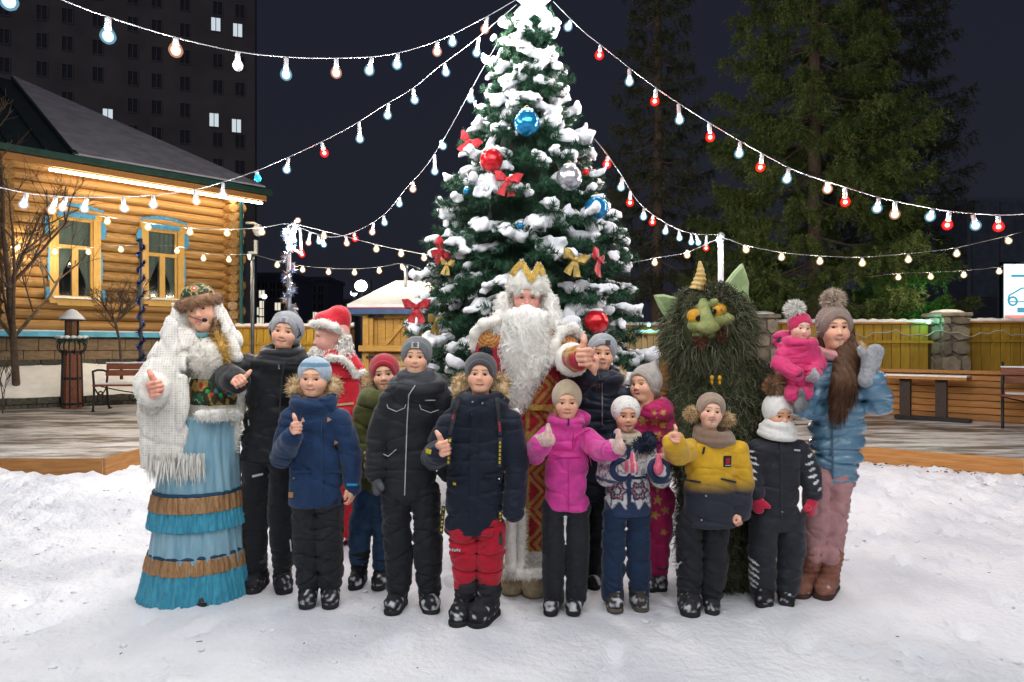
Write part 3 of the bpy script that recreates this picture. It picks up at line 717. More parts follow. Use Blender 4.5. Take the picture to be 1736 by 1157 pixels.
# ---- fences
def board_fence(name, a, b, z0, z1, bwid, mat, label, rail=True, snow=True, gap=.012, inset=0, band=True):
    a = V(*a, 0); b = V(*b, 0); d = (b - a).normalized(); L = (b - a).length; rz = math.atan2(d.y, d.x); nr = V(d.y, -d.x, 0)
    e = empty(name, (a.x, a.y, z0), label, 'fence')
    me = MB().box((0, 0, 0), (bwid - gap, .025, z1 - z0), bev=.006).mesh('board'); me.materials.append(mat)
    n = int(L / bwid); rq = random.Random(n)
    for i in range(n):
        c = d * ((i + .5) * bwid) + nr * rq.uniform(-.004, .004) + V(0, 0, (z1 - z0) / 2)
        place('board', me, e, c, (0, 0, rz))
    rot_ = Matrix.Rotation(rz, 3, 'Z')
    mb = MB(); mb.box(d * (L / 2) - nr * .03 + V(0, 0, (z1 - z0) * .5), (L, .02, (z1 - z0) * .98), rot_); mb.build('backing', M('fence_back', (.07, .04, .012), .9), e)
    if band:
        mb = MB(); mb.box(d * (L / 2) + nr * .03 + V(0, 0, (z1 - z0) - .33), (L, .03, .05), rot_); mb.build('rail', mat, e)
    if snow:
        mb = MB(); mb.box(d * (L / 2) + V(0, 0, (z1 - z0) + .02), (L, .12, .05), rot_, .015); mb.build('cap', WOODO, e)
        mb = MB(); pts = [d * (L * t) + V(0, 0, z1 - z0 + .055 + .008 * math.sin(t * 71)) for t in [i / 60 for i in range(61)]]
        mb.tube(pts, [.05 + .008 * math.sin(i * 1.7) for i in range(61)], 8); mb.build('snow_cap', SNOW, e, True)
    return e
board_fence('board_fence', (P(400, 0, 15).x, 15), (P(600, 0, 14.4).x, 14.4), .3, 1.82, .17, YEL, 'ochre board fence between the log house and the kiosk')
board_fence('board_fence', (4.95, 13), (8.0, 13), .3, 1.84, .175, YEL, 'ochre board fence behind the waving woman, left of the stone pillar')
board_fence('board_fence', (8.55, 13), (13.0, 13), .3, 1.86, .19, YEL, 'ochre board fence right of the stone pillar below the billboard')
board_fence('board_fence', (2.2, 15.2), (4.4, 15.2), .3, 1.86, .18, YEL, 'short ochre fence stretch behind the pale picket fence')
board_fence('picket_fence', (1.9, 14.0), (4.35, 14.0), .3, 1.66, .125, WOODP, 'pale natural wood picket fence behind the shaggy costume', band=False)
def pillar(x, y, w, z1, label, seed):
    e = empty('stone_pillar', (x, y, .3), label, 'pillar', 'stone fence pillars'); rq = random.Random(seed)
    MB().box((0, 0, (z1 - .3) / 2), (w - .05, w - .05, z1 - .3)).build('mortar', M('mortar_grey', (.16, .14, .12), .95, .3, 10, .4, 30), e)
    z = 0
    while z < z1 - .42:
        hh = rq.uniform(.2, .4); hh = min(hh, z1 - .3 - z)
        cut = rq.uniform(.3, .7) * w
        for (a, b) in ((-w / 2, -w / 2 + cut), (-w / 2 + cut, w / 2)):
            mb = MB(); n = 6; cx = (a + b) / 2; pts = []
            for i in range(n):
                t = 6.283 * (i + .3) / n; sx = (b - a) / 2 * .93 * min(1.15, max(-1.15, 1.25 * math.cos(t))) * rq.uniform(.85, 1); sz = hh / 2 * .9 * min(1.1, max(-1.1, 1.3 * math.sin(t))) * rq.uniform(.85, 1)
                pts.append((cx + max(a + .01 - cx, min(b - .01 - cx, sx)), z + hh / 2 + sz))
            mb.prism(pts, -w / 2 - .03 - rq.uniform(0, .02), -w / 2 + .05); mb.build('stone', STONE, e)
            mb = MB(); mb.prism(pts, -w / 2 - .025, -w / 2 + .03); o_ = mb.build('stone', STONE, e); o_.rotation_euler = (0, 0, -math.pi / 2)
        z += hh
    MB().box((0, 0, z1 - .3 + .04), (w + .1, w + .1, .08), bev=.02).build('cap', STONE, e)
    MB().sphere((0, 0, z1 - .3 + .08), (w * .56, w * .56, .07), 12, 8).build('snow_cap', SNOW, e, True)
pillar(8.28, 13, .52, 1.98, 'stone pillar in the ochre fence right of the waving mitten', 3)
pillar(4.72, 13, .5, 1.95, 'stone pillar behind the pink toddler, left end of the ochre fence', 4)
# horizontal slat wall on the deck, right
sw = empty('slat_wall', (2.9, 13.65, DK), 'low orange wall of horizontal wooden slats along the right deck', 'wall')
a = V(2.9, 13.63, 0); b = V(8.2, 8.33, 0); d = (b - a).normalized(); rz = math.atan2(d.y, d.x); L = (b - a).length; nr = V(d.y, -d.x, 0)
for sec in range(3):
    Ls = L / 3
    me = MB().box((Ls / 2, 0, 0), (Ls - .01, .03, .088), bev=.006).mesh('slat'); me.materials.append(WOODO)
    for i in range(7): place('slat', me, sw, V(a.x, a.y, 0) - V(sw.location.x, sw.location.y, 0) + d * (sec * Ls) + V(0, 0, .05 + i * .096), (0, 0, rz))
mb = MB(); mb.beam(a + V(0, 0, DK + .70), b + V(0, 0, DK + .70), .2, .045); bw(mb, 'top_board', WOODO, sw)
mb = MB(); mb.beam(a - nr * .05 + V(0, 0, DK + .34), b - nr * .05 + V(0, 0, DK + .34), .03, .66); bw(mb, 'backing', WOODD, sw)
# narrow bar table in front of it
tb = empty('bar_table', (6.35, 9.9, DK), 'snow dusted narrow bar table on two dark board legs', 'table')
ta, tbb = P(1494, 637, 10.35), P(1643, 641, 9.55); ta.z = tbb.z = .97; dt = (tbb - ta).normalized(); nt = V(dt.y, -dt.x, 0)
mb = MB(); mb.beam(ta, tbb, .32, .04); bw(mb, 'table_top', WOODO, tb)
mb = MB(); mb.beam(ta + V(0, 0, .03), tbb + V(0, 0, .03), .29, .02); bw(mb, 'snow_layer', SNOW, tb)
for u in (1535, 1596):
    k = (u - U0) / F; t = (k * ta.y - ta.x) / (dt.x - k * dt.y); q = ta + dt * t
    mb = MB(); mb.box((q.x, q.y, (DK + .95) / 2), (.14, .08, .95 - DK), Matrix.Rotation(math.atan2(dt.y, dt.x), 3, 'Z')); bw(mb, 'leg', WOODD, tb)
mb = MB(); q1, q2 = ta + dt * .2, ta + dt * 1.15; mb.beam((q1.x, q1.y, DK + .03), (q2.x, q2.y, DK + .03), .16, .05); bw(mb, 'foot_beam', IRON, tb)
# kiosk
ki = empty('market_kiosk', P(660, 0, 12.5).to_2d().to_3d() * 1, 'small ochre wooden market kiosk with snow covered blue edged roof', 'kiosk'); ki.location = (P(660, 0, 12.5).x, 12.5, .3)
kx0, kx1 = P(615, 0, 12.5).x, P(800, 0, 12.5).x; kez = 2.1
rx0, rx1 = P(586, 0, 12.1).x, kx1 + .3
mb = MB(); mb.add([(rx0, 12.1, kez), (rx1, 12.1, kez), (rx1, 13.7, 2.63), (rx0 + .62, 13.7, 2.63), (rx0, 15.3, kez), (rx1, 15.3, kez)] + [(rx0, 12.1, kez - .1), (rx1, 12.1, kez - .1), (rx1, 15.3, kez - .1), (rx0, 15.3, kez - .1)], [(0, 1, 2, 3), (4, 3, 2, 5), (0, 3, 4), (0, 6, 7, 1), (6, 9, 8, 7), (0, 4, 9, 6)])
kr = bw(mb, 'roof', M('roof_blue', (.02, .07, .18), .45, .2), ki)
mb = MB(); e_ = .045; mb.add([(rx0 + .02, 12.12, kez + .02), (rx1, 12.12, kez + .02), (rx1, 13.7, 2.70), (rx0 + .62, 13.7, 2.70), (rx0 + .02, 12.12, kez + .07), (rx1, 12.12, kez + .07), (rx1, 13.66, 2.74), (rx0 + .62, 13.66, 2.74)], [(4, 5, 6, 7), (0, 1, 5, 4), (0, 4, 7, 3)])
bw(mb, 'roof_snow', SNOW, kr)
mb = MB(); mb.beam((rx0, 12.09, kez + .005), (rx1, 12.09, kez + .005), .02, .02); bw(mb, 'red_trim', M('trim_red', (.3, .03, .03), .5), kr)
km = M('kiosk_wood', (.40, .22, .045), .6, .25, 4, .2, 25, st=(1.5, 1.5, 8), col2=(.52, .30, .07))
def kp(name, u0, v0, u1, v1, Y, th=.05, mat=km, par=ki):
    a, b = P(u0, v0, Y), P(u1, v1, Y); mb = MB(); mb.box(((a.x + b.x) / 2, Y, (a.z + b.z) / 2), (abs(b.x - a.x), th, abs(a.z - b.z)), bev=.004); return bw(mb, name, mat, par)
for k in range(9):
    u = 628 + k * 13; kp('wall_board', u, 528, u + 12.4, 600, 12.52, .03)
kp('corner_post', 616, 528, 626, 650, 12.38, .12); kp('corner_post', 626.5, 536, 633, 600, 12.4, .1)
kp('counter', 610, 586, 690, 596, 12.3, .25); kp('lintel', 622, 532, 790, 540, 12.42, .08)
for k in range(5): kp('front_board', 614, 600 + k * 11, 800, 610.3 + k * 11, 12.46, .03, WOODP)
mb = MB(); mb.beam(P(650, 588, 12.45), P(695, 535, 12.45), .05, .07); bw(mb, 'brace', km, ki)
kp('hinge', 622, 536, 650, 539.5, 12.33, .02, IRON); kp('hinge', 620, 604, 650, 608, 12.3, .02, IRON)

# ---- benches
def bench(loc, rz, label, L=1.5):
    e = empty('park_bench', loc, label, 'bench', 'iron and plank benches', rz)
    for k in range(2): MB().box((L / 2, .24 + .03 * k, .62 + .11 * k), (L, .03, .1), Matrix.Rotation(-.15, 3, 'X'), .006).build('backrest_plank', WOODR, e)
    for k in range(4): MB().box((L / 2, -.2 + k * .115, .43), (L, .1, .03), None, .006).build('seat_plank', WOODR, e)
    MB().box((L / 2, -.03, .452), (L - .1, .34, .012)).build('seat_snow', SNOW, e)
    MB().box((L / 2, .27, .795), (L, .05, .02)).build('back_snow', SNOW, e)
    for x in (.02, L - .02):
        m1 = MB(); T = lambda *p: m1.tube([(x, a, b) for a, b in p], .018, 8)
        T((.34, 0), (.28, .1), (.22, .42), (.26, .6), (.31, .86)); T((-.26, 0), (-.25, .05), (-.22, .2), (-.22, .43), (-.24, .55), (-.26, .66))
        T((-.26, .66), (-.1, .68), (.1, .67), (.25, .64)); T((-.22, .42), (.22, .42)); T((-.3, .0), (-.22, .01)); T((.3, 0), (.4, .01))
        m1.tube([(x, .0 + .1 * math.cos(t), .22 + .1 * math.sin(t)) for t in [i * .45 for i in range(15)]], .012, 6, False)
        m1.tube([(x, -.2 + .42 * i / 12, .38 - .12 * math.sin(math.pi * i / 12)) for i in range(13)], .012, 6, False)
        m1.build('end_frame', IRON, e, True)
    m1 = MB(); m1.tube([(x * L / 12, .05, .4 - .12 * math.cos((x / 6 - 1) * 1.57)) for x in range(13)], .01, 6); m1.build('stretcher', IRON, e, True)
    return e
q = P(168, 0, 11.45); bench((q.x, 11.45, DK), .12, 'iron and red plank bench with snow on it, left by the costumed woman')
q = P(1701, 0, 9.1); bench((q.x, 9.15, DK), -.62, 'iron and red plank bench cut by the right edge')
# ---- lantern bollard
lb = empty('lantern_post', (P(122, 0, 11.9).x, 11.9, DK), 'brown wooden lantern post with black iron straps and snowy wreath', 'lantern post')
oct_ = [(.165, 0), (.15, .5), (.135, 1.02)]
MB().lathe(oct_, 8).build('post', WOODR, lb)
m1 = MB()
for z in (.08, .52, .98): m1.lathe([(.175 - .03 * z, z - .02), (.182 - .03 * z, z), (.175 - .03 * z, z + .02)], 8)
for k in range(8):
    t = math.pi / 8 + k * math.pi / 4; m1.tube([(.165 * math.cos(t), .165 * math.sin(t), .02), (.142 * math.cos(t), .142 * math.sin(t), 1.0)], .012, 6)
m1.build('iron_strap', IRON, lb)
m1 = MB()
for k in range(8):
    t = k * math.pi / 4; m1.tube([((.12 + .1 * math.sin(s_)) * math.cos(t), (.12 + .1 * math.sin(s_)) * math.sin(t), 1.06 + .09 * (s_ - 1.5)) for s_ in [i * .5 for i in range(7)]], .012, 6, False)
m1.build('scroll_cage', IRON, lb, True)
gv, gt = strands(np.array([((.2 + .03 * math.sin(i)) * math.cos(i * .13), (.2 + .03 * math.sin(i)) * math.sin(i * .13), 1.2 + .03 * math.cos(i * 3)) for i in range(420)]), rng.normal(size=(420, 3)), .07, .014, seed=4)
wr = obj('wreath', mesh_np('wreath', gv, gt), M('wreath_green', (.025, .06, .03), .7, .4), lb)
m1 = MB(); rq = random.Random(2)
for k in range(14): t = k * .45; m1.sphere((.21 * math.cos(t), .21 * math.sin(t), 1.235), (.05, .05, .03), 8, 6)
m1.build('snow_tufts', SNOW, wr, True)
m1 = MB()
for k in range(6): t = k * math.pi / 3; m1.box((.105 * math.cos(t), .105 * math.sin(t), 1.37), (.02, .02, .3), Matrix.Rotation(t, 3, 'Z'))
m1.lathe([(.13, 1.22), (.13, 1.25)], 6); m1.build('lantern_frame', IRON, lb)
MB().lathe([(.095, 1.25), (.095, 1.52)], 6).build('lantern_glass', M('amber_glass', (.16, .07, .03), .25, .2), lb)
MB().lathe([(.2, 1.52), (.17, 1.55), (.06, 1.66), (.02, 1.68)], 6).build('lantern_roof', IRON, lb)
MB().lathe([(.205, 1.545), (.175, 1.59), (.07, 1.70), (.02, 1.725)], 10).build('roof_snow', SNOW, lb, True)
# ------------------------------------------------------------------ trees
NEED = M('needles_green', (.012, .05, .026), .6, .45, 7, col2=(.03, .10, .05), spec=.3)
def cone_tree_r(z): return float(np.interp(z, [.3, .6, 1.2, 1.6, 2.3, 2.8, 3.2, 3.7, 4.3, 4.8, 5.0], [.76, .90, .96, .94, .82, .65, .52, .35, .16, .03, .01]))
TX, TY = P(893, 0, 6.4).x, 6.4
ct = empty('christmas_tree', (TX, TY, 0), 'tall snow laden Christmas tree hung with baubles and bows behind the group', 'tree')
MB().tube([(0, 0, 0), (0, 0, 2), (0, 0, 4.7)], [.11, .08, .03], 10).build('trunk', M('bark', (.07, .045, .03), .9, .3, 10, .5, 20), ct, True)
def needle_tuft(axp, axd, L, n, nl, nw, seed, spread=1.0):
    r = np.random.default_rng(seed); t = r.uniform(0, 1, n) ** .8; d = A(axd) / np.linalg.norm(axd)
    p = A(axp) + np.outer(t * L, d)
    o = r.normal(size=(n, 3)); o -= np.outer(o @ d, d); o /= np.linalg.norm(o, axis=1, keepdims=True) + 1e-9
    dr = o * spread + d * .55; dr /= np.linalg.norm(dr, axis=1, keepdims=True)
    w = np.cross(dr, r.normal(size=(n, 3))); w /= np.linalg.norm(w, axis=1, keepdims=True) + 1e-9
    ln = nl * r.uniform(.7, 1.2, (n, 1)) * (1 - .35 * t[:, None] ** 3)
    return np.stack([p - w * nw / 2, p + w * nw / 2, p + dr * ln], 1).reshape(-1, 3)
tv = []; snowp = []; rq = random.Random(31); sd = 0; ORN = []
z = .42
while z < 4.62:
    r0 = cone_tree_r(z); nb = max(6, int(6.283 * r0 / .30))
    off = rq.uniform(0, 6.28)
    for k in range(nb):
        a = off + 6.283 * (k + rq.uniform(-.25, .25)) / nb; Lr = r0 * rq.uniform(.80, 1.12); zz = z + rq.uniform(-.12, .12)
        out = A((math.cos(a), math.sin(a), 0)); tip = out * Lr + A((0, 0, zz - .03)); mid = out * Lr * .45 + A((0, 0, zz + .10))
        ax = tip - mid; sd += 1
        tv.append(needle_tuft(mid, ax, np.linalg.norm(ax), 70, .085, .007, sd))
        tw = [(tip, ax * .0 + out * .12 + A((0, 0, .05)))]
        side = A((-out[1], out[0], 0))
        for j in range(5):
            f_ = .35 + .65 * (j + .5) / 5; s_ = (-1) ** j; b0 = mid + ax * f_
            dr = ax / np.linalg.norm(ax) * .7 + side * s_ * rq.uniform(.5, 1.0) + A((0, 0, rq.uniform(-.15, .45))); dr /= np.linalg.norm(dr)
            tl = rq.uniform(.13, .25) * (1.15 - .3 * f_) * (.42 + .58 * min(1, r0 / .8))
            tw.append((b0, dr * tl))
        for (b0, dv) in tw:
            sd += 1; tv.append(needle_tuft(b0, dv, np.linalg.norm(dv), 85, .075, .008, sd))
            if rq.random() < .17 + .12 * (zz > 3.4):
                e0 = b0 + dv * .15 + A((0, 0, .05)); e1 = b0 + dv * rq.uniform(.85, 1.1) + A((0, 0, .045)); rr_ = rq.uniform(.022, .043)
                snowp.append(cap(e0, e1, rr_ * .9, rr_, k=.05))
        if rq.random() < .36 + .12 * (zz > 3.2):
            m0 = mid + ax * rq.uniform(.45, .75) + A((0, 0, .07)); e1 = tip + out * rq.uniform(.02, .12) + A((0, 0, .06)); rr_ = rq.uniform(.032, .062) * (.45 + .55 * min(1, r0 / .8)); snowp.append(cap(m0, e1, rr_ * .6, rr_, k=.06, flat=((0, 0, 1), .55)))
            for _ in range(2): s1 = e1 + side * rq.uniform(-.12, .12) + out * rq.uniform(-.1, .03) - A((0, 0, rq.uniform(0, .03))); snowp.append(ell(s1, (rr_ * rq.uniform(.7, 1.2), rr_ * rq.uniform(.7, 1.2), rr_ * .5), k=.05))
    z += .135 if z < 3.4 else .11
tv = np.concatenate(tv)
obj('needles', mesh_np('needles', tv, np.arange(len(tv)).reshape(-1, 3), False), NEED, ct)
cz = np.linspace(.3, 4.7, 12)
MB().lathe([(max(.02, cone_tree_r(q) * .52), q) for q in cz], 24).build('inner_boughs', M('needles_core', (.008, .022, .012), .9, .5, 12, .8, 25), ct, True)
_tn = sn(201, (20, 20, 20), 9, .058); _tm = sn(202, (55, 55, 55), 9, .034)
sv, sq = sdf(snowp, .0165, disp=lambda x, y, z: _tn(x, y, z) + _tm(x, y, z))
obj('snow_load', mesh_np('snow_load', sv, sq), SNOW, ct)
# glowing star on the very top
star = empty('tree_star', (TX + .06, TY - .16, 4.57), 'blazing white star on top of the Christmas tree', 'star')
mb = MB(); pts = []
for k in range(10):
    t = math.pi / 2 + k * math.pi / 5; r_ = .22 if k % 2 == 0 else .10; pts.append((r_ * math.cos(t), 0, r_ * math.sin(t)))
pts += [(0, -.07, 0), (0, .07, 0)]
mb.add(pts, [(i, (i + 1) % 10, 10) for i in range(10)] + [((i + 1) % 10, i, 11) for i in range(10)]); mb.build('star_body', EM('star_white', (.93, .97, 1), 9), star)
def bulb_light(name, loc, col, watts, rad, parent):
    ld = bpy.data.lights.new(name, 'POINT'); ld.energy = watts; ld.color = col; ld.shadow_soft_size = rad
    o_ = bpy.data.objects.new(name, ld); link(o_, parent); o_.location = loc; return o_
bulb_light('star_light', (0, -.32, -.02), (.92, .96, 1), 14, .1, star)

def spruce(name, x, y, z0, zt, prof, label, seed, whorl=.42, dens=1.0, mat=None, droop=.25, trunk=.2):
    e = empty(name, (x, y, 0), label, 'tree'); rq = random.Random(seed); r_ = np.random.default_rng(seed)
    MB().tube([(0, 0, 0), (rq.uniform(-.1, .1), 0, zt * .5), (0, 0, zt)], [trunk, trunk * .7, .03], 10).build('trunk', M('bark_spruce', (.16, .115, .09), .9, .35, 8, .5, 25, st=(6, 6, 1)), e, True)
    tri = []; lim = MB(); z = z0
    while z < zt - .3:
        rad = float(np.interp(z, *zip(*prof))); nb = max(5, int(5 + rad * 2.2)); off = rq.uniform(0, 6.28)
        for k in range(nb):
            a = off + 6.283 * (k + rq.uniform(-.3, .3)) / nb; L = rad * rq.uniform(.62, 1.1); zz = z + rq.uniform(-.2, .2)
            out = A((math.cos(a), math.sin(a), 0)); side = A((-out[1], out[0], 0))
            pt = lambda t: out * (L * t) + A((0, 0, zz - droop * L * math.sin(t * 2.2) * .8 + .10 * L * t * t))
            if rad > .8: lim.tube([tuple(pt(t)) for t in (0, .35, .7, .95)], [.035, .025, .014, .006], 5, False)
            ns = int(15 * L * dens) + 5
            for j in range(ns):
                t = rq.uniform(.3, 1.0) ** .8; p0 = pt(t); s_ = rq.choice((-1, 1)); w = L * .32 * (1.15 - t) + .12
                dr = side * s_ * rq.uniform(.3, 1) + out * rq.uniform(.2, .9) + A((0, 0, rq.uniform(-.75, .3))); dr /= np.linalg.norm(dr)
                tl = w * rq.uniform(.6, 1.3); n = int(16 * dens) + 6
                tri.append(needle_tuft(p0, dr, tl, n, .11, .022, rq.randrange(1 << 30), .8))
                # hanging branchlets
                for q in range(2):
                    b0 = p0 + dr * tl * rq.uniform(.3, 1); tri.append(needle_tuft(b0, A((dr[0] * .4, dr[1] * .4, rq.uniform(-1, -.2))), rq.uniform(.15, .3), 9, .09, .02, rq.randrange(1 << 30), .6))
        z += whorl * rq.uniform(.8, 1.2)
    t_ = np.concatenate(tri); obj('crown', mesh_np('crown', t_, np.arange(len(t_)).reshape(-1, 3), False), mat, e)
    lim.build('limbs', M('bark_spruce'), e, True)
    return e
SPR = M('spruce_olive', (.055, .09, .024), .7, .5, 3, col2=(.16, .20, .06), spec=.2)
SPR2 = M('spruce_dark', (.05, .06, .035), .75, .5, 3, col2=(.11, .115, .07), spec=.2)
q = P(1380, 0, 17); spruce('spruce_tree', q.x, 17, 2.7, 16, [(2.5, 3.5), (4, 3.2), (6, 2.7), (9.5, 2.0), (12, 1.4), (16, .2)], 'large olive spruce with drooping boughs behind the waving woman', 5, .72, 1.5, SPR)
q = P(1113, 0, 21); spruce('spruce_tree', q.x, 21, 3.4, 17.5, [(3, 1.9), (6, 1.9), (10, 1.35), (14, .8), (17.5, .1)], 'slim dark spruce just right of the Christmas tree', 6, .62, .75, SPR2, .35, .2)
q = P(1500, 0, 21); spruce('spruce_tree', q.x, 21, 4.6, 17, [(4, 2.0), (7, 2.5), (11, 2.0), (17, .2)], 'dark spruce standing behind the large olive spruce', 8, .62, .7, SPR2, .3, .22)

def bare_tree(name, base, h, label, seed, r0=.05, spread=.5, levels=5, cat='tree', lean=(0, 0), nsub=3, snow=False, group=None):
    e = empty(name, base, label, cat, group); rq = random.Random(seed); mb = MB(); twg = MB()
    def grow(p, d, L, r_, lv):
        n = 3; pts = [p]; q = p.copy(); dd = d.copy()
        for i in range(n):
            dd = (dd + V(rq.uniform(-.14, .14), rq.uniform(-.14, .14), .05)).normalized(); q = q + dd * (L / n); pts.append(q.copy())
        (mb if lv > levels - 2 else twg).tube(pts, [max(.0035, r_ * (1 - .45 * i / n)) for i in range(n + 1)], 7 if lv > levels - 2 else 4, False)
        if lv <= 0: return
        for k in range(nsub if lv < levels else nsub + 3):
            t = rq.uniform(.35, 1); b0 = pts[0].lerp(pts[-1], t) if lv < levels else pts[min(n, int(t * n + .5))]
            a = rq.uniform(0, 6.28); s_ = spread * rq.uniform(.6, 1.3); nd = (d + V(math.cos(a) * s_, math.sin(a) * s_, rq.uniform(-.1, .3))).normalized()
            grow(b0, nd, L * rq.uniform(.45, .7), r_ * .5, lv - 1)
    grow(V(0, 0, -.1), V(lean[0], lean[1], 1).normalized(), h * .62, r0, levels)
    mb.build('trunk', M('bark_bare', (.085, .06, .045), .9, .3, 12, .4, 30), e, True); tag(twg.build('twigs', M('bark_bare'), e, True), kind='stuff')
    return e
q = P(28, 650, 12.2); bare_tree('bare_tree', (q.x, 12.2, .72), 4.6, 'leafless young tree in front of the left window', 3, .065, .8, 4, nsub=4)
q = P(206, 0, 12.9); bare_tree('bare_shrub', (q.x, 12.9, .9), 1.75, 'twiggy leafless shrub behind the bench', 9, .03, .85, 4, 'shrub', nsub=4)
q = P(4, 0, 10.9); bare_tree('bare_shrub', (q.x, 10.9, DK), .95, 'small leafless shrub at the left edge beside the kerb', 12, .012, .5, 3, 'shrub', nsub=3)

# ------------------------------------------------------------------ poles
def pole(u, vt, Y, r_, mat, label, zb=.3):
    q = P(u, vt, Y); e = empty('lamp_pole', (q.x, Y, zb), label, 'pole', 'thin poles carrying the bulb strings')
    MB().tube([(0, 0, 0), (0, 0, q.z - zb)], r_, 10).build('shaft', mat, e, True); MB().lathe([(r_ * 1.3, -.03), (r_ * 1.3, .02), (r_ * .5, .05)], 10, (0, 0, q.z - zb)).build('cap', mat, e, True); return e
pole(428, 438, 13.2, .035, GREYM, 'thin dark pole beside the log house corner')
pole(688, 452, 13.2, .035, GREYM, 'thin dark pole in front of the kiosk roof')
pole(1222, 400, 9.4, .04, M('pole_white', (.22, .23, .25), .5, .1), 'pale pole behind the horned costume head', .1)
def tinsel_pole(u, vt, vb, Y, zb, label, cols, rad=.07):
    q = P(u, vt, Y); zt = q.z; e = empty('tinsel_pole', (q.x, Y, zb), label, 'pole')
    MB().tube([(0, 0, 0), (0, 0, zt - zb)], .03, 8).build('shaft', GREYM, e, True)
    n = int((zt - zb) * 520); t = np.linspace(0, 1, n); ang = t * (zt - zb) * 22
    pts = np.stack([.035 * np.cos(ang), .035 * np.sin(ang), t * (zt - zb)], 1); r_ = np.random.default_rng(n)
    v_, f_ = strands(pts, np.stack([np.cos(ang), np.sin(ang), 0 * ang], 1), rad, .012, (0, 0, 0), .7, seed=n)
    me = mesh_np('tinsel', v_, f_, False)
    c = np.array(cols)[r_.integers(0, len(cols), n)]; set_col(me, np.repeat(c, 5, 0))
    obj('tinsel', me, M('tinsel_foil', rough=.25, var=.1, metal=.85, attr=True), e); return e
tinsel_pole(490, 382, 560, 9.4, .2, 'glittering tinsel wrapped pole behind the boy in the black jacket', [(.1, .25, .7), (.7, .72, .8), (.75, .5, .3), (.5, .55, .65)], .09)
tinsel_pole(239, 405, 612, 12.6, .95, 'pole wound with blue tinsel in front of the right house window', [(.02, .06, .3), (.03, .1, .45), (.02, .03, .12)], .07)

# ------------------------------------------------------------------ bulb strings
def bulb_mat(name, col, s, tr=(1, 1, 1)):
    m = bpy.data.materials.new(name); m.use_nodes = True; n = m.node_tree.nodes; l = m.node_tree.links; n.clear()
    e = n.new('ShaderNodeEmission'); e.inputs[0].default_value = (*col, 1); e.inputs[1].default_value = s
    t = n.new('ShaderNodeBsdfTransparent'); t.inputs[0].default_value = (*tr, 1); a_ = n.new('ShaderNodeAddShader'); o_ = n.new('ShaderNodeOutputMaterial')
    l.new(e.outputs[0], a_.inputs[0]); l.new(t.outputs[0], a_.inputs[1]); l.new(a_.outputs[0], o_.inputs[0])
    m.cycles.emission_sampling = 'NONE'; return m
# two oversized tinted shells around a hot core, their glow painting the bulb's halo
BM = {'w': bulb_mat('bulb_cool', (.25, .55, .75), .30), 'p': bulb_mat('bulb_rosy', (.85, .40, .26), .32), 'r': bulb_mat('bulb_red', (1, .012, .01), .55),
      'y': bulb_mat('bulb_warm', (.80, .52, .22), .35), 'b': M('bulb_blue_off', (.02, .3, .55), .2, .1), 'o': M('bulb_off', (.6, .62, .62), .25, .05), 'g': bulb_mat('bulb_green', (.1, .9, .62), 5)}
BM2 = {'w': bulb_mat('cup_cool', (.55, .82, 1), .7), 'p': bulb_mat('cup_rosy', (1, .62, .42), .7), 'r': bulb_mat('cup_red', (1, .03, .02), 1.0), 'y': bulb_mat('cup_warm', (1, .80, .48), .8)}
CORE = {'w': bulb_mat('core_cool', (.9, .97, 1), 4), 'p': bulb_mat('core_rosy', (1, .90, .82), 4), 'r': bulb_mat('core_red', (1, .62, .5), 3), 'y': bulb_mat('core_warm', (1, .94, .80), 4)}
LC = {'w': (.95, .975, 1), 'p': (1, .86, .74), 'r': (1, .25, .18), 'y': (1, .84, .6), 'g': (.1, 1, .7)}
WATT = {'w': 19, 'p': 18, 'r': 5, 'y': 11}
WIRE = M('wire_white', (.26, .27, .29), .5, .05); SOCK = M('socket_white', (.34, .34, .35), .45, .05)
_gm = {}
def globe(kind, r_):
    r_ = r_ * (1.42 if kind in CORE else 1.18); k = (kind, round(r_, 3))  # lit kinds are swollen so the outer shell serves as painted halo
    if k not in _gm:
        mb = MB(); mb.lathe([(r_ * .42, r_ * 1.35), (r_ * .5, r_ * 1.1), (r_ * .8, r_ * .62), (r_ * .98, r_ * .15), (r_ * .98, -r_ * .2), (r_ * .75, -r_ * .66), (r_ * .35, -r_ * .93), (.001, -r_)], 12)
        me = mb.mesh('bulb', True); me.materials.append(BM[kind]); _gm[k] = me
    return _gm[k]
_im = {}
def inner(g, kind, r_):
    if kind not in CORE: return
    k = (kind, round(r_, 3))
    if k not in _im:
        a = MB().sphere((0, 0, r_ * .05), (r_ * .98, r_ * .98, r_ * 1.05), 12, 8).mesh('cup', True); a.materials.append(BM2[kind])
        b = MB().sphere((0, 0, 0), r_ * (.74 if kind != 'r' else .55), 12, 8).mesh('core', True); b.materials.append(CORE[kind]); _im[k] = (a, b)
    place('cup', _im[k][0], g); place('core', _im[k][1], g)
def rotto(d):
    return Vector((0, 0, 1)).rotation_difference(Vector(d)).to_euler()
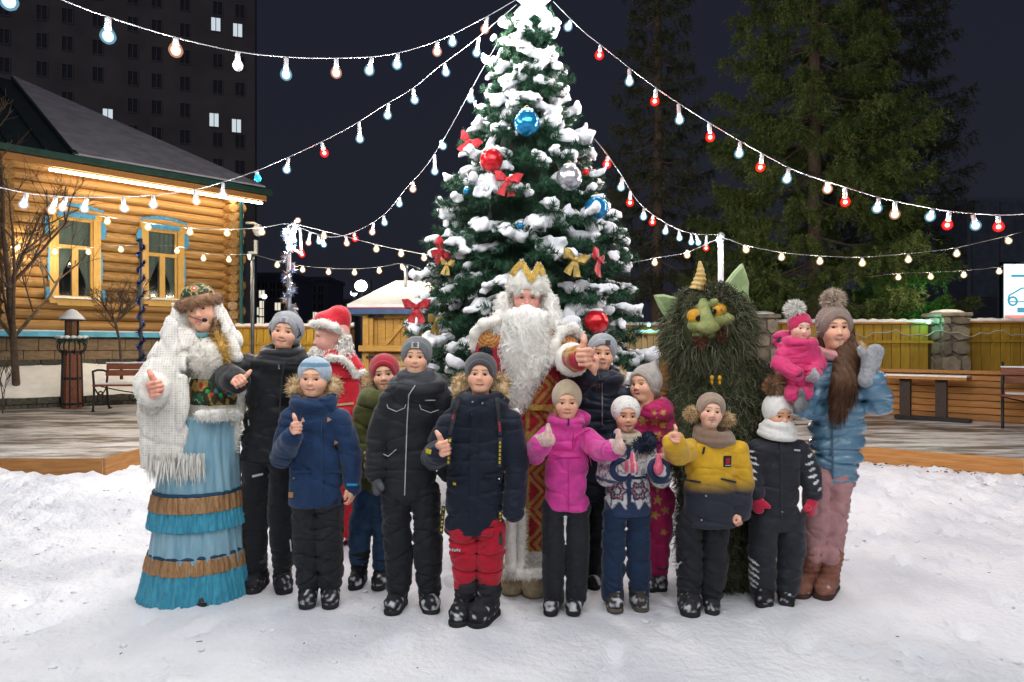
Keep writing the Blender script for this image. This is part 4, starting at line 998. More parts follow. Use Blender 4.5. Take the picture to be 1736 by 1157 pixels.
def light_string(wire, bulbs, label, r_=.03, wr=.0034, watt=1.0, name='light_string', lights=True, group='strings of festoon bulbs'):
    """wire: (u, v, Y) photo anchors turned into points; bulbs: (u, v, kind[, Y])"""
    w3 = [P(*p) for p in wire]; e = empty(name, w3[0], label, 'light string', group)
    # smooth the wire
    pts = []
    for i in range(len(w3) - 1):
        p0, p1, p2, p3 = w3[max(i - 1, 0)], w3[i], w3[i + 1], w3[min(i + 2, len(w3) - 1)]
        for j in range(6):
            t = j / 6; pts.append(.5 * ((2 * p1) + (p2 - p0) * t + (2 * p0 - 5 * p1 + 4 * p2 - p3) * t * t + (3 * p1 - p0 - 3 * p2 + p3) * t ** 3))
    pts.append(w3[-1]); mb = MB(); mb.tube(pts, wr, 6); bw(mb, 'wire', WIRE, e, True)
    us = [(U0 + p.x / p.y * F) if p.y > .3 else 9999 for p in pts]
    for b in bulbs:
        if isinstance(b[0], Vector): c, kind = b[0], b[1]; at = c + V(0, 0, r_ * 2.6)
        else:
            i = min(range(len(pts)), key=lambda i: abs(us[i] - b[0]) + .15 * abs(V0 - (pts[i].z - H) / max(pts[i].y, .3) * F - b[1])); at = pts[i]; Yb = at.y; c = P(b[0], b[1], Yb); kind = b[2]
        ax = (at - c); L = ax.length; ax = ax.normalized() if L > 1e-4 else V(0, 0, 1)
        if L < r_ * 2.2: at = c + ax * r_ * 2.4; L = r_ * 2.4
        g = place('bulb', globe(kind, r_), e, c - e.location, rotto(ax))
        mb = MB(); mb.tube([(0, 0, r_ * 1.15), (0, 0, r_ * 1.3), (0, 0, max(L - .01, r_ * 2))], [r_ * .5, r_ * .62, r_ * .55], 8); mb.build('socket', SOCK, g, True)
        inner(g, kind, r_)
        if lights and kind in LC: bulb_light('bulb_light', (0, 0, 0), LC[kind], WATT[kind] * watt, r_ * .8, g)
    return e
def auto_bulbs(a, b, n, sag, kinds):
    out = []
    for i in range(n):
        t = (i + .5) / n; p = a.lerp(b, t) - V(0, 0, sag * 4 * t * (1 - t)); out.append((p, kinds[i % len(kinds)]))
    return out
light_string([(878, -2, 6.35), (815, 34, 6.2), (741, 70, 5.95), (660, 93, 5.6), (570, 99, 5.2), (485, 97, 4.9), (403, 88, 4.6), (298, 64, 4.2), (183, 29, 3.85), (105, 0, 3.6), (15, -38, 3.35), (-160, -120, 3.0), (-420, -260, 2.6)],
    [(15, 3, 'w'), (183, 62, 'w'), (298, 86, 'p'), (403, 112, 'o'), (485, 127, 'w'), (570, 124, 'p'), (626, 120, 'w'), (673, 110, 'w'), (741, 88, 'p'), (767, 72, 'w'), (822, 50, 'p'), (-110, -62, 'w'), (-250, -150, 'w')],
    'nearest string of big bulbs swooping from tree top to upper left corner')
light_string([(876, 8, 6.3), (800, 72, 6.4), (745, 113, 6.5), (700, 150, 6.55), (650, 180, 6.6), (600, 212, 6.65), (545, 241, 6.7), (480, 271, 6.75), (435, 290, 6.75), (378, 309, 6.7), (330, 322, 6.6), (260, 331, 6.5), (180, 335, 6.4), (80, 332, 6.2), (0, 318, 6.0), (-200, 270, 5.6)],
    [(808, 90, 'w'), (756, 123, 'w'), (703, 170, 'w'), (657, 196, 'w'), (610, 236, 'w'), (550, 260, 'r'), (486, 288, 'w'), (437, 303, 'b'), (378, 331, 'w'), (333, 342, 'p'), (260, 348, 'w'), (211, 354, 'w'), (143, 354, 'w'), (106, 352, 'p'), (88, 357, 'p'), (40, 347, 'w'), (-50, 330, 'w')],
    'string of bulbs running from tree top across the log house eave', watt=.85)
light_string([(845, 70, 6.1), (800, 150, 6.5), (755, 232, 7.0), (720, 285, 7.4), (690, 318, 7.8), (650, 365, 8.3), (600, 394, 8.8), (560, 402, 9.1), (520, 391, 9.3), (492, 378, 9.4)],
    [(798, 168, 'w'), (751, 248, 'w'), (737, 291, 'w'), (700, 321, 'p'), (677, 346, 'w'), (652, 378, 'w'), (631, 394, 'p'), (602, 405, 'r'), (588, 413, 'p'), (549, 415, 'w'), (541, 410, 'w'), (523, 412, 'p'), (511, 428, 'r')],
    'string of bulbs dropping from tree to the glittering tinsel pole', watt=.7)
light_string([(938, 3, 6.3), (985, 50, 6.25), (1025, 82, 6.2), (1075, 122, 6.15), (1120, 155, 6.1), (1165, 185, 6.05), (1210, 213, 6.0), (1255, 240, 6.0), (1300, 265, 5.95), (1345, 288, 5.9), (1395, 306, 5.9), (1440, 320, 5.85), (1490, 335, 5.8), (1545, 347, 5.75), (1600, 357, 5.7), (1660, 363, 5.65), (1736, 363, 5.6), (1900, 340, 5.4)],
    [(963, 46, 'w'), (1016, 94, 'r'), (1067, 139, 'w'), (1110, 172, 'r'), (1152, 204, 'w'), (1204, 233, 'r'), (1253, 261, 'w'), (1289, 284, 'r'), (1334, 304, 'w'), (1403, 321, 'p'), (1433, 343, 'r'), (1487, 354, 'w'), (1517, 364, 'p'), (1577, 368, 'w'), (1606, 382, 'r'), (1654, 383, 'w'), (1693, 385, 'r'), (1780, 388, 'w')],
    'string of alternating red and white bulbs running from tree top to right edge', watt=.9)
light_string([(1008, 236, 6.2), (1030, 264, 6.5), (1055, 300, 6.9), (1085, 346, 7.5), (1130, 379, 8.2), (1172, 396, 8.8), (1218, 398, 9.35)],
    [(1029, 279, 'r'), (1053, 318, 'w'), (1068, 344, 'r'), (1091, 368, 'w'), (1106, 377, 'r'), (1128, 393, 'w'), (1152, 404, 'w'), (1172, 411, 'w'), (1197, 421, 'r'), (1184, 412, 'w'), (1218, 408, 'w')],
    'string of bulbs from tree side to pale pole above the horned costume', watt=.7)
light_string([(1040, 452, 10.5), (1110, 438, 10), (1165, 428, 9.7), (1222, 405, 9.4), (1262, 416, 9.4), (1325, 428, 9.5), (1390, 434, 9.6), (1462, 436, 9.7), (1540, 430, 9.8), (1622, 420, 9.9), (1736, 393, 10)],
    [(1110, 446, 'y'), (1165, 433, 'y'), (1265, 424, 'y'), (1325, 437, 'y'), (1390, 444, 'y'), (1462, 447, 'y'), (1540, 441, 'y'), (1622, 431, 'y'), (1710, 409, 'y')], 'string of small warm bulbs across the large spruce', .035, .004)
light_string([(1470, 470, 12.5), (1523, 464, 12.5), (1578, 462, 12.5), (1634, 459, 12.5), (1694, 453, 12.5), (1760, 440, 12.5)],
    [(1523, 471, 'y'), (1578, 470, 'y'), (1634, 467, 'y'), (1694, 461, 'y')], 'short low string of warm bulbs left of the billboard', .038, .003)
light_string([(110, 360, 9.6), (182, 368, 9.6), (251, 378, 9.6), (322, 387, 9.5), (385, 389, 9.5), (444, 386, 9.5), (490, 380, 9.4), (549, 392, 9.6), (638, 415, 10), (680, 424, 10.2), (719, 431, 10.4), (760, 436, 10.5)],
    [(182, 376, 'y'), (251, 386, 'y'), (322, 394, 'y'), (385, 396, 'y'), (444, 394, 'y'), (549, 401, 'y'), (638, 423, 'y'), (680, 431, 'y'), (719, 438, 'y')], 'string of small warm bulbs from house window past the tinsel pole to tree', .035, .004, 1.6)
light_string([(-20, 405, 13.2), (30, 413, 13.2), (93, 420, 13.2), (150, 420, 13.2), (205, 416, 13.2), (300, 418, 13.2), (345, 430, 13.2), (388, 432, 13.2), (428, 432, 13.2), (470, 443, 13.2), (513, 451, 13.2), (557, 455, 13.2), (601, 456, 13.2), (643, 453, 13.2), (688, 448, 13.2), (740, 468, 13.2)],
    [(30, 421, 'y'), (93, 428, 'y'), (150, 428, 'y'), (205, 424, 'y'), (300, 426, 'y'), (345, 439, 'y'), (388, 441, 'y'), (424, 437, 'y'), (470, 450, 'y'), (513, 458, 'y'), (557, 462, 'y'), (601, 463, 'y'), (643, 460, 'y'), (683, 454, 'y'), (713, 466, 'y')], 'farthest low string of warm bulbs along the ochre fence and house wall', .04, .003, 1.9)
# cluster of spare bulbs bundled on the tinsel pole top
light_string([(498, 378, 9.35), (488, 385, 9.3), (494, 398, 9.3), (484, 410, 9.3), (493, 420, 9.3)], [(484, 392, 'w'), (496, 394, 'w'), (490, 404, 'w'), (499, 408, 'w'), (489, 420, 'w'), (505, 374, 'p'), (500, 385, 'w'), (512, 432, 'r')], 'bundle of glowing bulbs tied at the tinsel pole top', .03, .005, .35)
# added unseen bulb strings over the camera, lighting the group from the front
for k, (ex, ey) in enumerate([(-4.6, -3.2), (-1.2, -4.6), (2.6, -4.4), (5.6, -2.4)]):
    a, b = V(TX, TY, 4.95), V(ex, ey, 4.3); n = 9
    e = empty('light_string', a, ['string of bulbs overhead passing left behind the viewer', 'string of bulbs overhead passing back left of centre', 'string of bulbs overhead passing back right of centre', 'string of bulbs overhead passing right behind the viewer'][k], 'light string', 'strings of festoon bulbs')
    mb = MB(); mb.tube([a.lerp(b, i / 16) - V(0, 0, .35 * 4 * (i / 16) * (1 - i / 16)) for i in range(17)], .006, 6); bw(mb, 'wire', WIRE, e, True)
    for i in range(2, n):
        t = (i + .5) / n; p = a.lerp(b, t) - V(0, 0, .35 * 4 * t * (1 - t) + .1); kd = 'wwpww'[(i + k) % 5]
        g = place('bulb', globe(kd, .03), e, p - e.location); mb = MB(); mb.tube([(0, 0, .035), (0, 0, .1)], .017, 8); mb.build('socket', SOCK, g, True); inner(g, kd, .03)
        bulb_light('bulb_light', (0, 0, 0), LC[kd], 44.0, .03, g)
# floodlight on a mast far behind the kiosk, fence fairy lamps
fl = empty('floodlight', (P(612, 0, 24).x, 24, 0), 'dazzling white floodlight on a mast behind the kiosk', 'floodlight')
q = P(612, 485, 24); mb = MB(); mb.tube([(q.x, 24.1, 0), (q.x, 24.1, q.z)], .08, 8); bw(mb, 'mast', GREYM, fl)
mb = MB(); mb.box(q + V(0, .08, 0), (.7, .12, .5)); bw(mb, 'housing', IRON, fl); mb = MB(); mb.sphere(q, (.22, .06, .2), 14, 8); bw(mb, 'lamp', EM('flood_white', (.9, .97, 1), 14), fl, True)
fl = empty('street_lamp', (P(448, 0, 60).x, 60, 0), 'small cold street lamp glowing left of the tinsel pole', 'street lamp')
q = P(448, 503, 60); mb = MB(); mb.tube([(q.x, 60.1, 0), (q.x, 60.1, q.z)], .08, 8); bw(mb, 'mast', GREYM, fl); mb = MB(); mb.sphere(q, (.24, .2, .2), 10, 6); bw(mb, 'lamp', EM('street_white', (.85, .95, 1), 8), fl, True)
fl = empty('street_lamp', (P(600, 0, 50).x, 50, 0), 'small cold street lamp just left of the floodlight', 'street lamp')
q = P(600, 497, 50); mb = MB(); mb.tube([(q.x, 50.1, 0), (q.x, 50.1, q.z)], .08, 8); bw(mb, 'mast', GREYM, fl); mb = MB(); mb.sphere(q, (.25, .2, .22), 10, 6); bw(mb, 'lamp', EM('street_white', (.85, .95, 1), 8), fl, True)
for k, (u, v, Y, lab) in enumerate([(1100, 551, 13.9, 'green fairy lamp at tree edge on the picket fence'), (1276, 547, 12.8, 'green fairy lamp beside the horned costume ear'), (1574, 546, 12.8, 'green fairy lamp at left of the stone pillar')]):
    q = P(u, v, Y); e = empty('fairy_lamp', q, lab, 'lamp', 'green fairy lamps on the fence'); mb = MB()
    mb.sphere((0, 0, 0), .035, 10, 8); mb.build('lamp', BM['g'], e, True)
    m2 = MB(); m2.tube([(-.35, .06, -.02), (-.1, .03, -.05), (0, 0, .04), (.14, .03, -.04), (.4, .06, .0)], .006, 6); m2.build('cable', IRON, e, True); bulb_light('lamp_light', (0, -.03, 0), (.1, 1, .7), 3.0, .03, e)
q = P(1542, 498, 15.6); e = empty('green_spotlight', (q.x, 15.0, 2.0), 'green spotlight hidden on the fence top shining into spruce boughs', 'lamp'); mb = MB(); mb.lathe([(.03, -.1), (.07, 0), (.075, .06)], 12); mb.build('housing', IRON, e, True); bulb_light('lamp_light', (0, .25, .4), (.02, 1, .25), 14, .05, e); MB().tube([(0, 0, -2), (0, 0, -.1)], .025, 8).build('spike', IRON, e, True)
# bare cable along the right fence
mb = MB(); pts = [P(1350 + 13 * i, 566 + 4 * math.sin(i * .9) + 3 * math.sin(i * 2.3), 12.7) for i in range(34)]; mb.tube(pts, .013, 6)
tag(mb.build('fence_cable', M('cable_grey', (.35, .36, .30), .5), None, True), 'sagging pale cable strung along the ochre fence', 'cable')

# ------------------------------------------------------------------ baubles and bows
def tree_Y(u, v, out=.0):
    """depth of the tree skin seen through a photo position"""
    z = H - (v - V0) / F * 5.6; r_ = cone_tree_r(z); x = (u - U0) / F * 5.6 - TX
    return TY - math.sqrt(max(.02, r_ * r_ - x * x)) - out
def bauble(u, v, rpx, mat, label):
    Y = tree_Y(u, v, .13); r_ = rpx * Y / F; c = P(u, v, Y); e = empty('bauble', c, label, 'bauble', 'baubles on the Christmas tree')
    mb = MB(); mb.sphere((0, 0, 0), r_, 24, 16); mb.build('ball', mat, e, True)
    mb = MB(); mb.lathe([(r_ * .2, r_ * .96), (r_ * .2, r_ * 1.12), (r_ * .08, r_ * 1.15)], 10); mb.tube([(r_ * .12 * math.cos(t), 0, r_ * 1.22 + r_ * .12 * math.sin(t)) for t in [i * .7 for i in range(10)]], r_ * .025, 5, False); mb.build('cap', M('bauble_cap', (.6, .5, .25), .3, .05, metal=1), e, True)
    sp = [ell((0, 0, r_ * .95), (r_ * .5, r_ * .45, r_ * .16)), ell((r_ * .2, -r_ * .25, r_ * .9), (r_ * .3, r_ * .25, r_ * .12))]
    v_, f_ = sdf(sp, r_ * .09); obj('snow_cap', mesh_np('snow_cap', v_, f_), SNOW, e)
BB = M('bauble_blue', (.01, .22, .48), .16, .15, 6, metal=.6, coat=.5); BR = M('bauble_red', (.55, .012, .02), .18, .15, 6, metal=.45, coat=.5); BS = M('bauble_silver', (.6, .61, .64), .25, .15, 9, metal=.8)
bauble(893, 209, 22, BB, 'blue bauble high on the tree'); bauble(1011, 353, 20, BB, 'blue bauble on the right flank below the silver one')
bauble(965, 302, 22, BS, 'silver bauble on the right of the tree'); bauble(833, 272, 20, BR, 'red bauble above the large red bow')
bauble(1011, 546, 21, BR, 'big red bauble beside the thumb of the bearded man'); bauble(993, 292, 6, BR, 'tiny red bauble beside the silver one')
bauble(882, 383, 6, BB, 'tiny blue bauble in the middle of the tree'); bauble(791, 324, 6, BB, 'tiny blue bauble on the left flank')
def bow(u, v, s, mat, label, rot=0, Y=None, tilt=0):
    Y = tree_Y(u, v, .17) if Y is None else Y; k = s * Y / F; e = empty('ribbon_bow', P(u, v, Y), label, 'bow', 'ribbon bows on the Christmas tree'); e.rotation_euler = (0, rot, tilt)
    def ribbon(pts, wd_, name):
        n = len(pts); vs_ = []; th = .02 * k
        for i, (x, y, z, w) in enumerate(pts):
            a = Vector(pts[max(i - 1, 0)][:3]); b = Vector(pts[min(i + 1, n - 1)][:3]); d = (b - a).normalized(); nn = d.cross(V(0, 1, 0)); nn = nn.normalized() if nn.length > .01 else V(0, 0, 1)
            for s1 in (-1, 1):
                for s2 in (-1, 1): vs_.append((V(x, y, z) + nn * w * s1 + V(0, th * s2 + .03 * s1 * s2, 0)) * k)
        fs = []
        for i in range(n - 1):
            q = i * 4
            for (a, b) in ((0, 2), (2, 3), (3, 1), (1, 0)): fs.append((q + a, q + b, q + 4 + b, q + 4 + a))
        fs += [(0, 1, 3, 2), ((n - 1) * 4 + 0, (n - 1) * 4 + 2, (n - 1) * 4 + 3, (n - 1) * 4 + 1)]
        mb = MB(); mb.add(vs_, fs); return mb.build(name, mat, e)
    for sd_ in (-1, 1):
        ribbon([(0, 0, 0, .12), (sd_ * .3, -.12, .10, .2), (sd_ * .62, -.16, .22, .32), (sd_ * .86, -.05, .2, .36), (sd_ * .72, .1, .16, .34), (sd_ * .3, .1, .05, .2), (0, .04, 0, .1)], .2, 'loop')
        ribbon([(0, -.02, -.05, .1), (sd_ * .16, -.06, -.4, .17), (sd_ * .30, -.03, -.8, .24), (sd_ * .38, -.08, -1.15, .28)], .2, 'tail')
    mb = MB(); mb.sphere((0, -.06 * k, 0), (.17 * k, .14 * k, .17 * k), 10, 8); mb.build('knot', mat, e, True)
RR = M('ribbon_red', (.52, .015, .025), .45, .2, 20, .2, 60, sheen=.4); RG = M('ribbon_gold', (.44, .31, .09), .4, .25, 20, .2, 60, metal=.35); RD = M('ribbon_dotted', (.55, .05, .06), .5, .5, 60, .2, 60, col2=(.30, .015, .02), metal=.2)
bow(861, 305, 24, RR, 'large red bow in the upper middle of the tree', .12); bow(796, 240, 20, RR, 'red bow half under snow high on the left flank', .5)
bow(975, 440, 25, RG, 'gold bow above the thumb of the bearded man', .25, tilt=.4); bow(1014, 440, 25, RR, 'narrow red bow seen edge on right of the gold bow', .25, tilt=1.1)
bow(706, 520, 24, RD, 'red glitter bow hanging at lower left beside the kiosk pole', 0, 5.3); bow(748, 425, 22, RR, 'red bow peeking from snow on the left flank', .9, tilt=.9)
bow(758, 448, 16, RG, 'small gold bow on the left below the red one', .2, tilt=-.6); bow(738, 545, 20, RG, 'gold bow seen edge on above the boy in the grey beanie', .1, tilt=1.0)
# ------------------------------------------------------------------ figures
SKIN = M('skin', rough=.55, var=.05, vs=30, attr=True, spec=.35, sss=.12, bump=.06, bs=220)
EYEM = M('eye', rough=.2, var=.02, attr=True, spec=.5)
def rotm(yaw=0, pitch=0, roll=0):
    """yaw>0 turns the face to the viewer's right, pitch>0 lifts it, roll>0 tips the crown to the viewer's right"""
    return np.array(Euler((-pitch, roll, yaw)).to_matrix())
class Fig:
    def __init__(s, name, label, cat, u, vf, group=None, Y=None):
        s.Y = Y if Y else H * F / (vf - V0); s.k = s.Y / F
        b = P(u, vf, s.Y); s.base = V(b.x, s.Y, 0); s.e = empty(name, s.base, label, cat, group)
        s.body = []; s.bcol = []
    def L(s, u, v, dy=0):
        return A(P(u, v, s.Y + dy) - s.base)
    def part(s, name, v, f, mat, col=None, parent=None):
        me = mesh_np(name, v, f)
        if col is not None: set_col(me, col)
        return obj(name, me, mat, parent or s.e)
    def sd(s, name, prims, h, mat, disp=None, colf=None, parent=None):
        v, f = sdf(prims, h, disp); o_ = s.part(name, v, f, mat, None if colf is None else colf(v), parent); o_['_'] = 0; del o_['_']
        return v, o_
    def skin(s, v, f, col): s.body.append((v, f)); s.bcol.append(np.broadcast_to(np.asarray(col, float), (len(v), 3)) if np.ndim(col) == 1 else col)
    def finish(s, name='body'):
        fs = []; vs_ = []; n = 0
        for v, f in s.body: vs_.append(v); fs.append(f + n); n += len(v)
        me = mesh_np(name, np.concatenate(vs_), fs); set_col(me, np.concatenate(s.bcol)); return obj(name, me, SKIN, s.e)
def mixc(c, d, t): t = np.clip(t, 0, 1)[:, None]; return c * (1 - t) + np.asarray(d) * t
def gauss(q, c, r): return np.exp(-(((q - A(c)) / A(r)) ** 2).sum(-1))
def head(fig, u, v, hh, yaw=0, pitch=0, roll=0, skin=(.80, .455, .30), brow=(.16, .09, .05), iris=(.10, .06, .03), smile=.4, openm=0, lip=(.52, .17, .14), dy=-.01, kid=True, flush=.35, make=True, fat=1.0):
    """head in its own frame (height 1, face towards -y); returns a placer for hats"""
    if kid: fat = fat * 1.08
    rv = random.Random(int(u * 7 + v)); ex = .135 * rv.uniform(.93, 1.08); nw = rv.uniform(.8, 1.2); nl = rv.uniform(-.015, .02); mw = rv.uniform(.86, 1.12); fat = fat * rv.uniform(.96, 1.05); bh = rv.uniform(-.012, .014)
    S = hh * fig.k; Rm = rotm(yaw, pitch, roll); c = fig.L(u, v, dy)
    T = lambda q: (np.asarray(q) * S) @ Rm.T + c
    fig.hd = (S, Rm, c, T)
    if not make: return T
    ez = -.02 if kid else .02; es = 1.04 if kid else .95
    sm = smile * .045; my = -.285 if kid else -.29
    pr = [ell((0, .06, .13), (.335 * fat, .40, .37)), ell((0, -.07, -.10), (.285 * fat, .30, .37), k=.10), ell((0, -.20, -.375 if kid else -.40), (.15, .125, .10), k=.16),
          ell((-.16, -.245, -.15), .115 * fat, k=.10), ell((.16, -.245, -.15), .115 * fat, k=.10), ell((0, -.30, .12), (.20, .08, .08), k=.12),
          cap((0, -.335, .03), (0, -.405, -.125 + nl), .028, .04 * nw, k=.05), ell((0, -.41, -.135 + nl), (.048 * nw, .045, .042), k=.03), ell((-.045 * nw, -.385, -.15 + nl), (.033, .035, .028), k=.025), ell((.045 * nw, -.385, -.15 + nl), (.033, .035, .028), k=.025)]
    for sgn in (-1, 1):
        pr.append(ell((sgn * ex, -.40, ez), (.072 * es, .12, .036 * es), k=.02, op='s'))
        pr.append(cap((sgn * (ex - .065), -.335, ez + .052 * es), (sgn * (ex + .065), -.31, ez + .045 * es), .018, .014, k=.025))
    mouth = lambda x: my + sm * (np.abs(x) / .11) ** 2
    for sgn in (-1, 1):
        pr.append(cap((0, -.352, my + .016 + openm * .02), (sgn * .112 * mw, -.305, my + .006 + sm), .024, .010, k=.03)); pr.append(cap((0, -.345, my - .022 - openm * .04), (sgn * .10 * mw, -.303, my - .006 + sm * .9), .027, .011, k=.03))
    if openm: pr.append(ell((0, -.37, my - openm * .01), (.088, .10, .014 + openm * .028), k=.012, op='s'))
    else: pr.append(ell((0, -.40, my - .002), (.11, .08, .007), k=.02, op='s'))
    pr.append(cap((0, .04, -.25), (0, .08, -.75), .20, .23, k=.1))
    pr = [Prim((lambda fn: lambda p: fn(p / S) * S)(p.fn), p.lo * S, p.hi * S, p.k * S, p.op) for p in pr]
    vv, ff = sdf(pr, max(.003, S * .0155)); q = vv / S
    n_ = sn(7, (9, 9, 9), 6)(q[:, 0], q[:, 1], q[:, 2])[:, None]
    col = np.tile(A(skin), (len(q), 1)) * (1 + .05 * n_)
    for sgn in (-1, 1):
        col = mixc(col, (.66, .22, .17), flush * gauss(q, (sgn * .19, -.3, -.14), (.10, .2, .085)))
        x = q[:, 0] * sgn; bz = ez + .105 - 1.6 * (x - .13) ** 2 + .012 + bh
        col = mixc(col, brow, .85 * ((np.abs(q[:, 2] - bz) < .017) & (x > .055) & (x < .215) & (q[:, 1] < -.15)))
        col = mixc(col, A(brow) * .6, .75 * gauss(q, (sgn * ex, -.33, ez + .036 * es), (.075, .1, .011)))
    col = mixc(col, (.66, .24, .19), flush * .8 * gauss(q, (0, -.43, -.13), (.05, .05, .045)))
    lw = np.clip(1.25 - (np.abs(q[:, 0]) / (.122 * mw)) ** 3, 0, 1)
    col = mixc(col, lip, .8 * lw * (np.abs(q[:, 2] - mouth(q[:, 0])) < .030 + openm * .03) * (q[:, 1] < -.26) * (np.abs(q[:, 0]) < .122 * mw))
    if openm:
        ins = (np.abs(q[:, 2] - my + openm * .01) < .012 + openm * .026) & (np.abs(q[:, 0]) < .086) & (q[:, 1] < -.22) & (q[:, 1] > -.328)
        col = np.where(ins[:, None], np.where((q[:, 2] > my - .01 - openm * .022)[:, None], (.86, .83, .76), (.10, .02, .02)), col)
    else: col = mixc(col, (.16, .035, .03), .8 * (np.abs(q[:, 2] - mouth(q[:, 0])) < .007) * (q[:, 1] < -.26) * (np.abs(q[:, 0]) < .118 * mw))
    fig.skin(T(q), ff, col)
    for sgn in (-1, 1):
        mb = MB(); mb.sphere((0, 0, 0), .072 * es, 20, 16, rot=Matrix.Rotation(math.pi / 2, 3, 'X')); e0 = A(mb.v)
        d = e0 / np.linalg.norm(e0, axis=1, keepdims=True); ang = np.arccos(np.clip(-d[:, 1], -1, 1))
        cc = np.where((ang < .26)[:, None], (.008, .008, .008), np.where((ang < .58)[:, None], iris, (.66, .62, .58)))
        me = mesh_np('eye', T(e0 + A((sgn * ex, -.252, ez))), [A([f for f in mb.f if len(f) == 4]).astype(int), A([f for f in mb.f if len(f) == 3]).astype(int)]); set_col(me, cc); obj('eye', me, EYEM, fig.e)
    return T
def hprim(fig, prims):
    S = fig.hd[0]; return [Prim((lambda fn: lambda p: fn(p / S) * S)(p.fn), p.lo * S, p.hi * S, p.k * S, p.op) for p in prims]
def hat_mesh(fig, prims, h=.0055, disp=None):
    S, Rm, c, T = fig.hd
    v, f = sdf(hprim(fig, prims), h, None if disp is None else (lambda x, y, z: disp(x / S, y / S, z / S) * S)); return v / S, T(v / S), f
def eln(p, c, r):
    q = (p - A(c)) / A(r); k0 = np.sqrt((q * q).sum(-1)); k1 = np.sqrt(((q / A(r)) ** 2).sum(-1)) + 1e-9; return k0 * (k0 - 1) / k1
def beanie(fig, mat, brim=.2, tall=.40, cuff=.15, low=-.27, side=.325, cth=.03, tip=None, wid=.425, colf=None, name='beanie', drop=0, h=.0055, extra=None):
    brim = brim + .06; fc = (0, -.56, brim - .45); fr = (side, .50, .47)
    def fn(p):
        d = eln(p, (0, .045, .15), (wid, .445, tall))
        if tip is not None:
            a = A((0, .1, .3)); b = A(tip); ab = b - a; t = np.clip(((p - a) @ ab) / (ab @ ab), 0, 1); dd = np.linalg.norm(p - a - t[..., None] * ab, axis=-1) - (.30 - .20 * t); d = smin(d, dd, .15)
        face = eln(p, fc, fr); z = p[..., 2]
        o_ = np.maximum(np.maximum(d, -face), low - z)
        if cuff:
            near = np.minimum(face, (z - low) * 1.0) - cuff
            o2 = np.maximum(np.maximum(np.maximum(d - cth, -face + .0), near), low - z)
            o_ = smin(o_, o2, .012)
        return o_
    pr = [Prim(fn, (-.55, -.6, low - .1), (.55, .75, max(.75, (tip[2] if tip else 0) + .2)), .01)] + (extra or [])
    q, v, f = hat_mesh(fig, pr, h)
    return fig.part(name, v, f, mat, None if colf is None else colf(q))
def pompom(fig, q, r, mat, n=900, L=.05, parent=None, name='pompom', world=None, flat=1):
    c = fig.hd[3](A(q)[None])[0] if world is None else world
    d = np.random.default_rng(int(r * 1e5)).normal(size=(n, 3)); d /= np.linalg.norm(d, axis=1, keepdims=True)
    v, f = strands(c + d * r * .55 * A((1, 1, flat)), d, L, .006, (0, 0, -.25), .25, seed=n)
    mb = MB(); mb.sphere(c, (r * .75, r * .75, r * .75 * flat), 14, 10); n0 = len(v)
    v2 = np.concatenate([v, A(mb.v)]); me = mesh_np(name, v2, [f, A([q_ for q_ in mb.f if len(q_) == 4]).astype(int) + n0, A([q_ for q_ in mb.f if len(q_) == 3]).astype(int) + n0]); return obj(name, me, mat, parent or fig.e)
def fur_path(fig, pts, r, mat, n=1400, L=.05, name='fur_trim', out=None, bend=(0, 0, -.2), w=.006, seed=5, jit=.35, core=True):
    """a roll of fur along a polyline (local points)"""
    pts = A(pts); r_ = np.random.default_rng(seed); seg = np.diff(pts, axis=0); ln = np.linalg.norm(seg, axis=1); i = r_.choice(len(seg), n, p=ln / ln.sum()); t = r_.uniform(0, 1, (n, 1))
    rr = r if np.ndim(r) else [r] * len(pts); rr = A(rr); rad = rr[i] * (1 - t[:, 0]) + rr[i + 1] * t[:, 0]
    c = pts[i] + seg[i] * t; d = r_.normal(size=(n, 3)); d /= np.linalg.norm(d, axis=1, keepdims=True)
    v, f = strands(c + d * rad[:, None] * .6, d, L, w, bend, jit, seed=seed)
    if not core: return fig.part(name, v, f, mat)
    pr = [cap(pts[j], pts[j + 1], rr[j] * .85, rr[j + 1] * .85, k=.02) for j in range(len(pts) - 1)]
    v2, f2 = sdf(pr, .009); me = mesh_np(name, np.concatenate([v2, v]), [f2, f + len(v2)]); return obj(name, me, mat, fig.e)
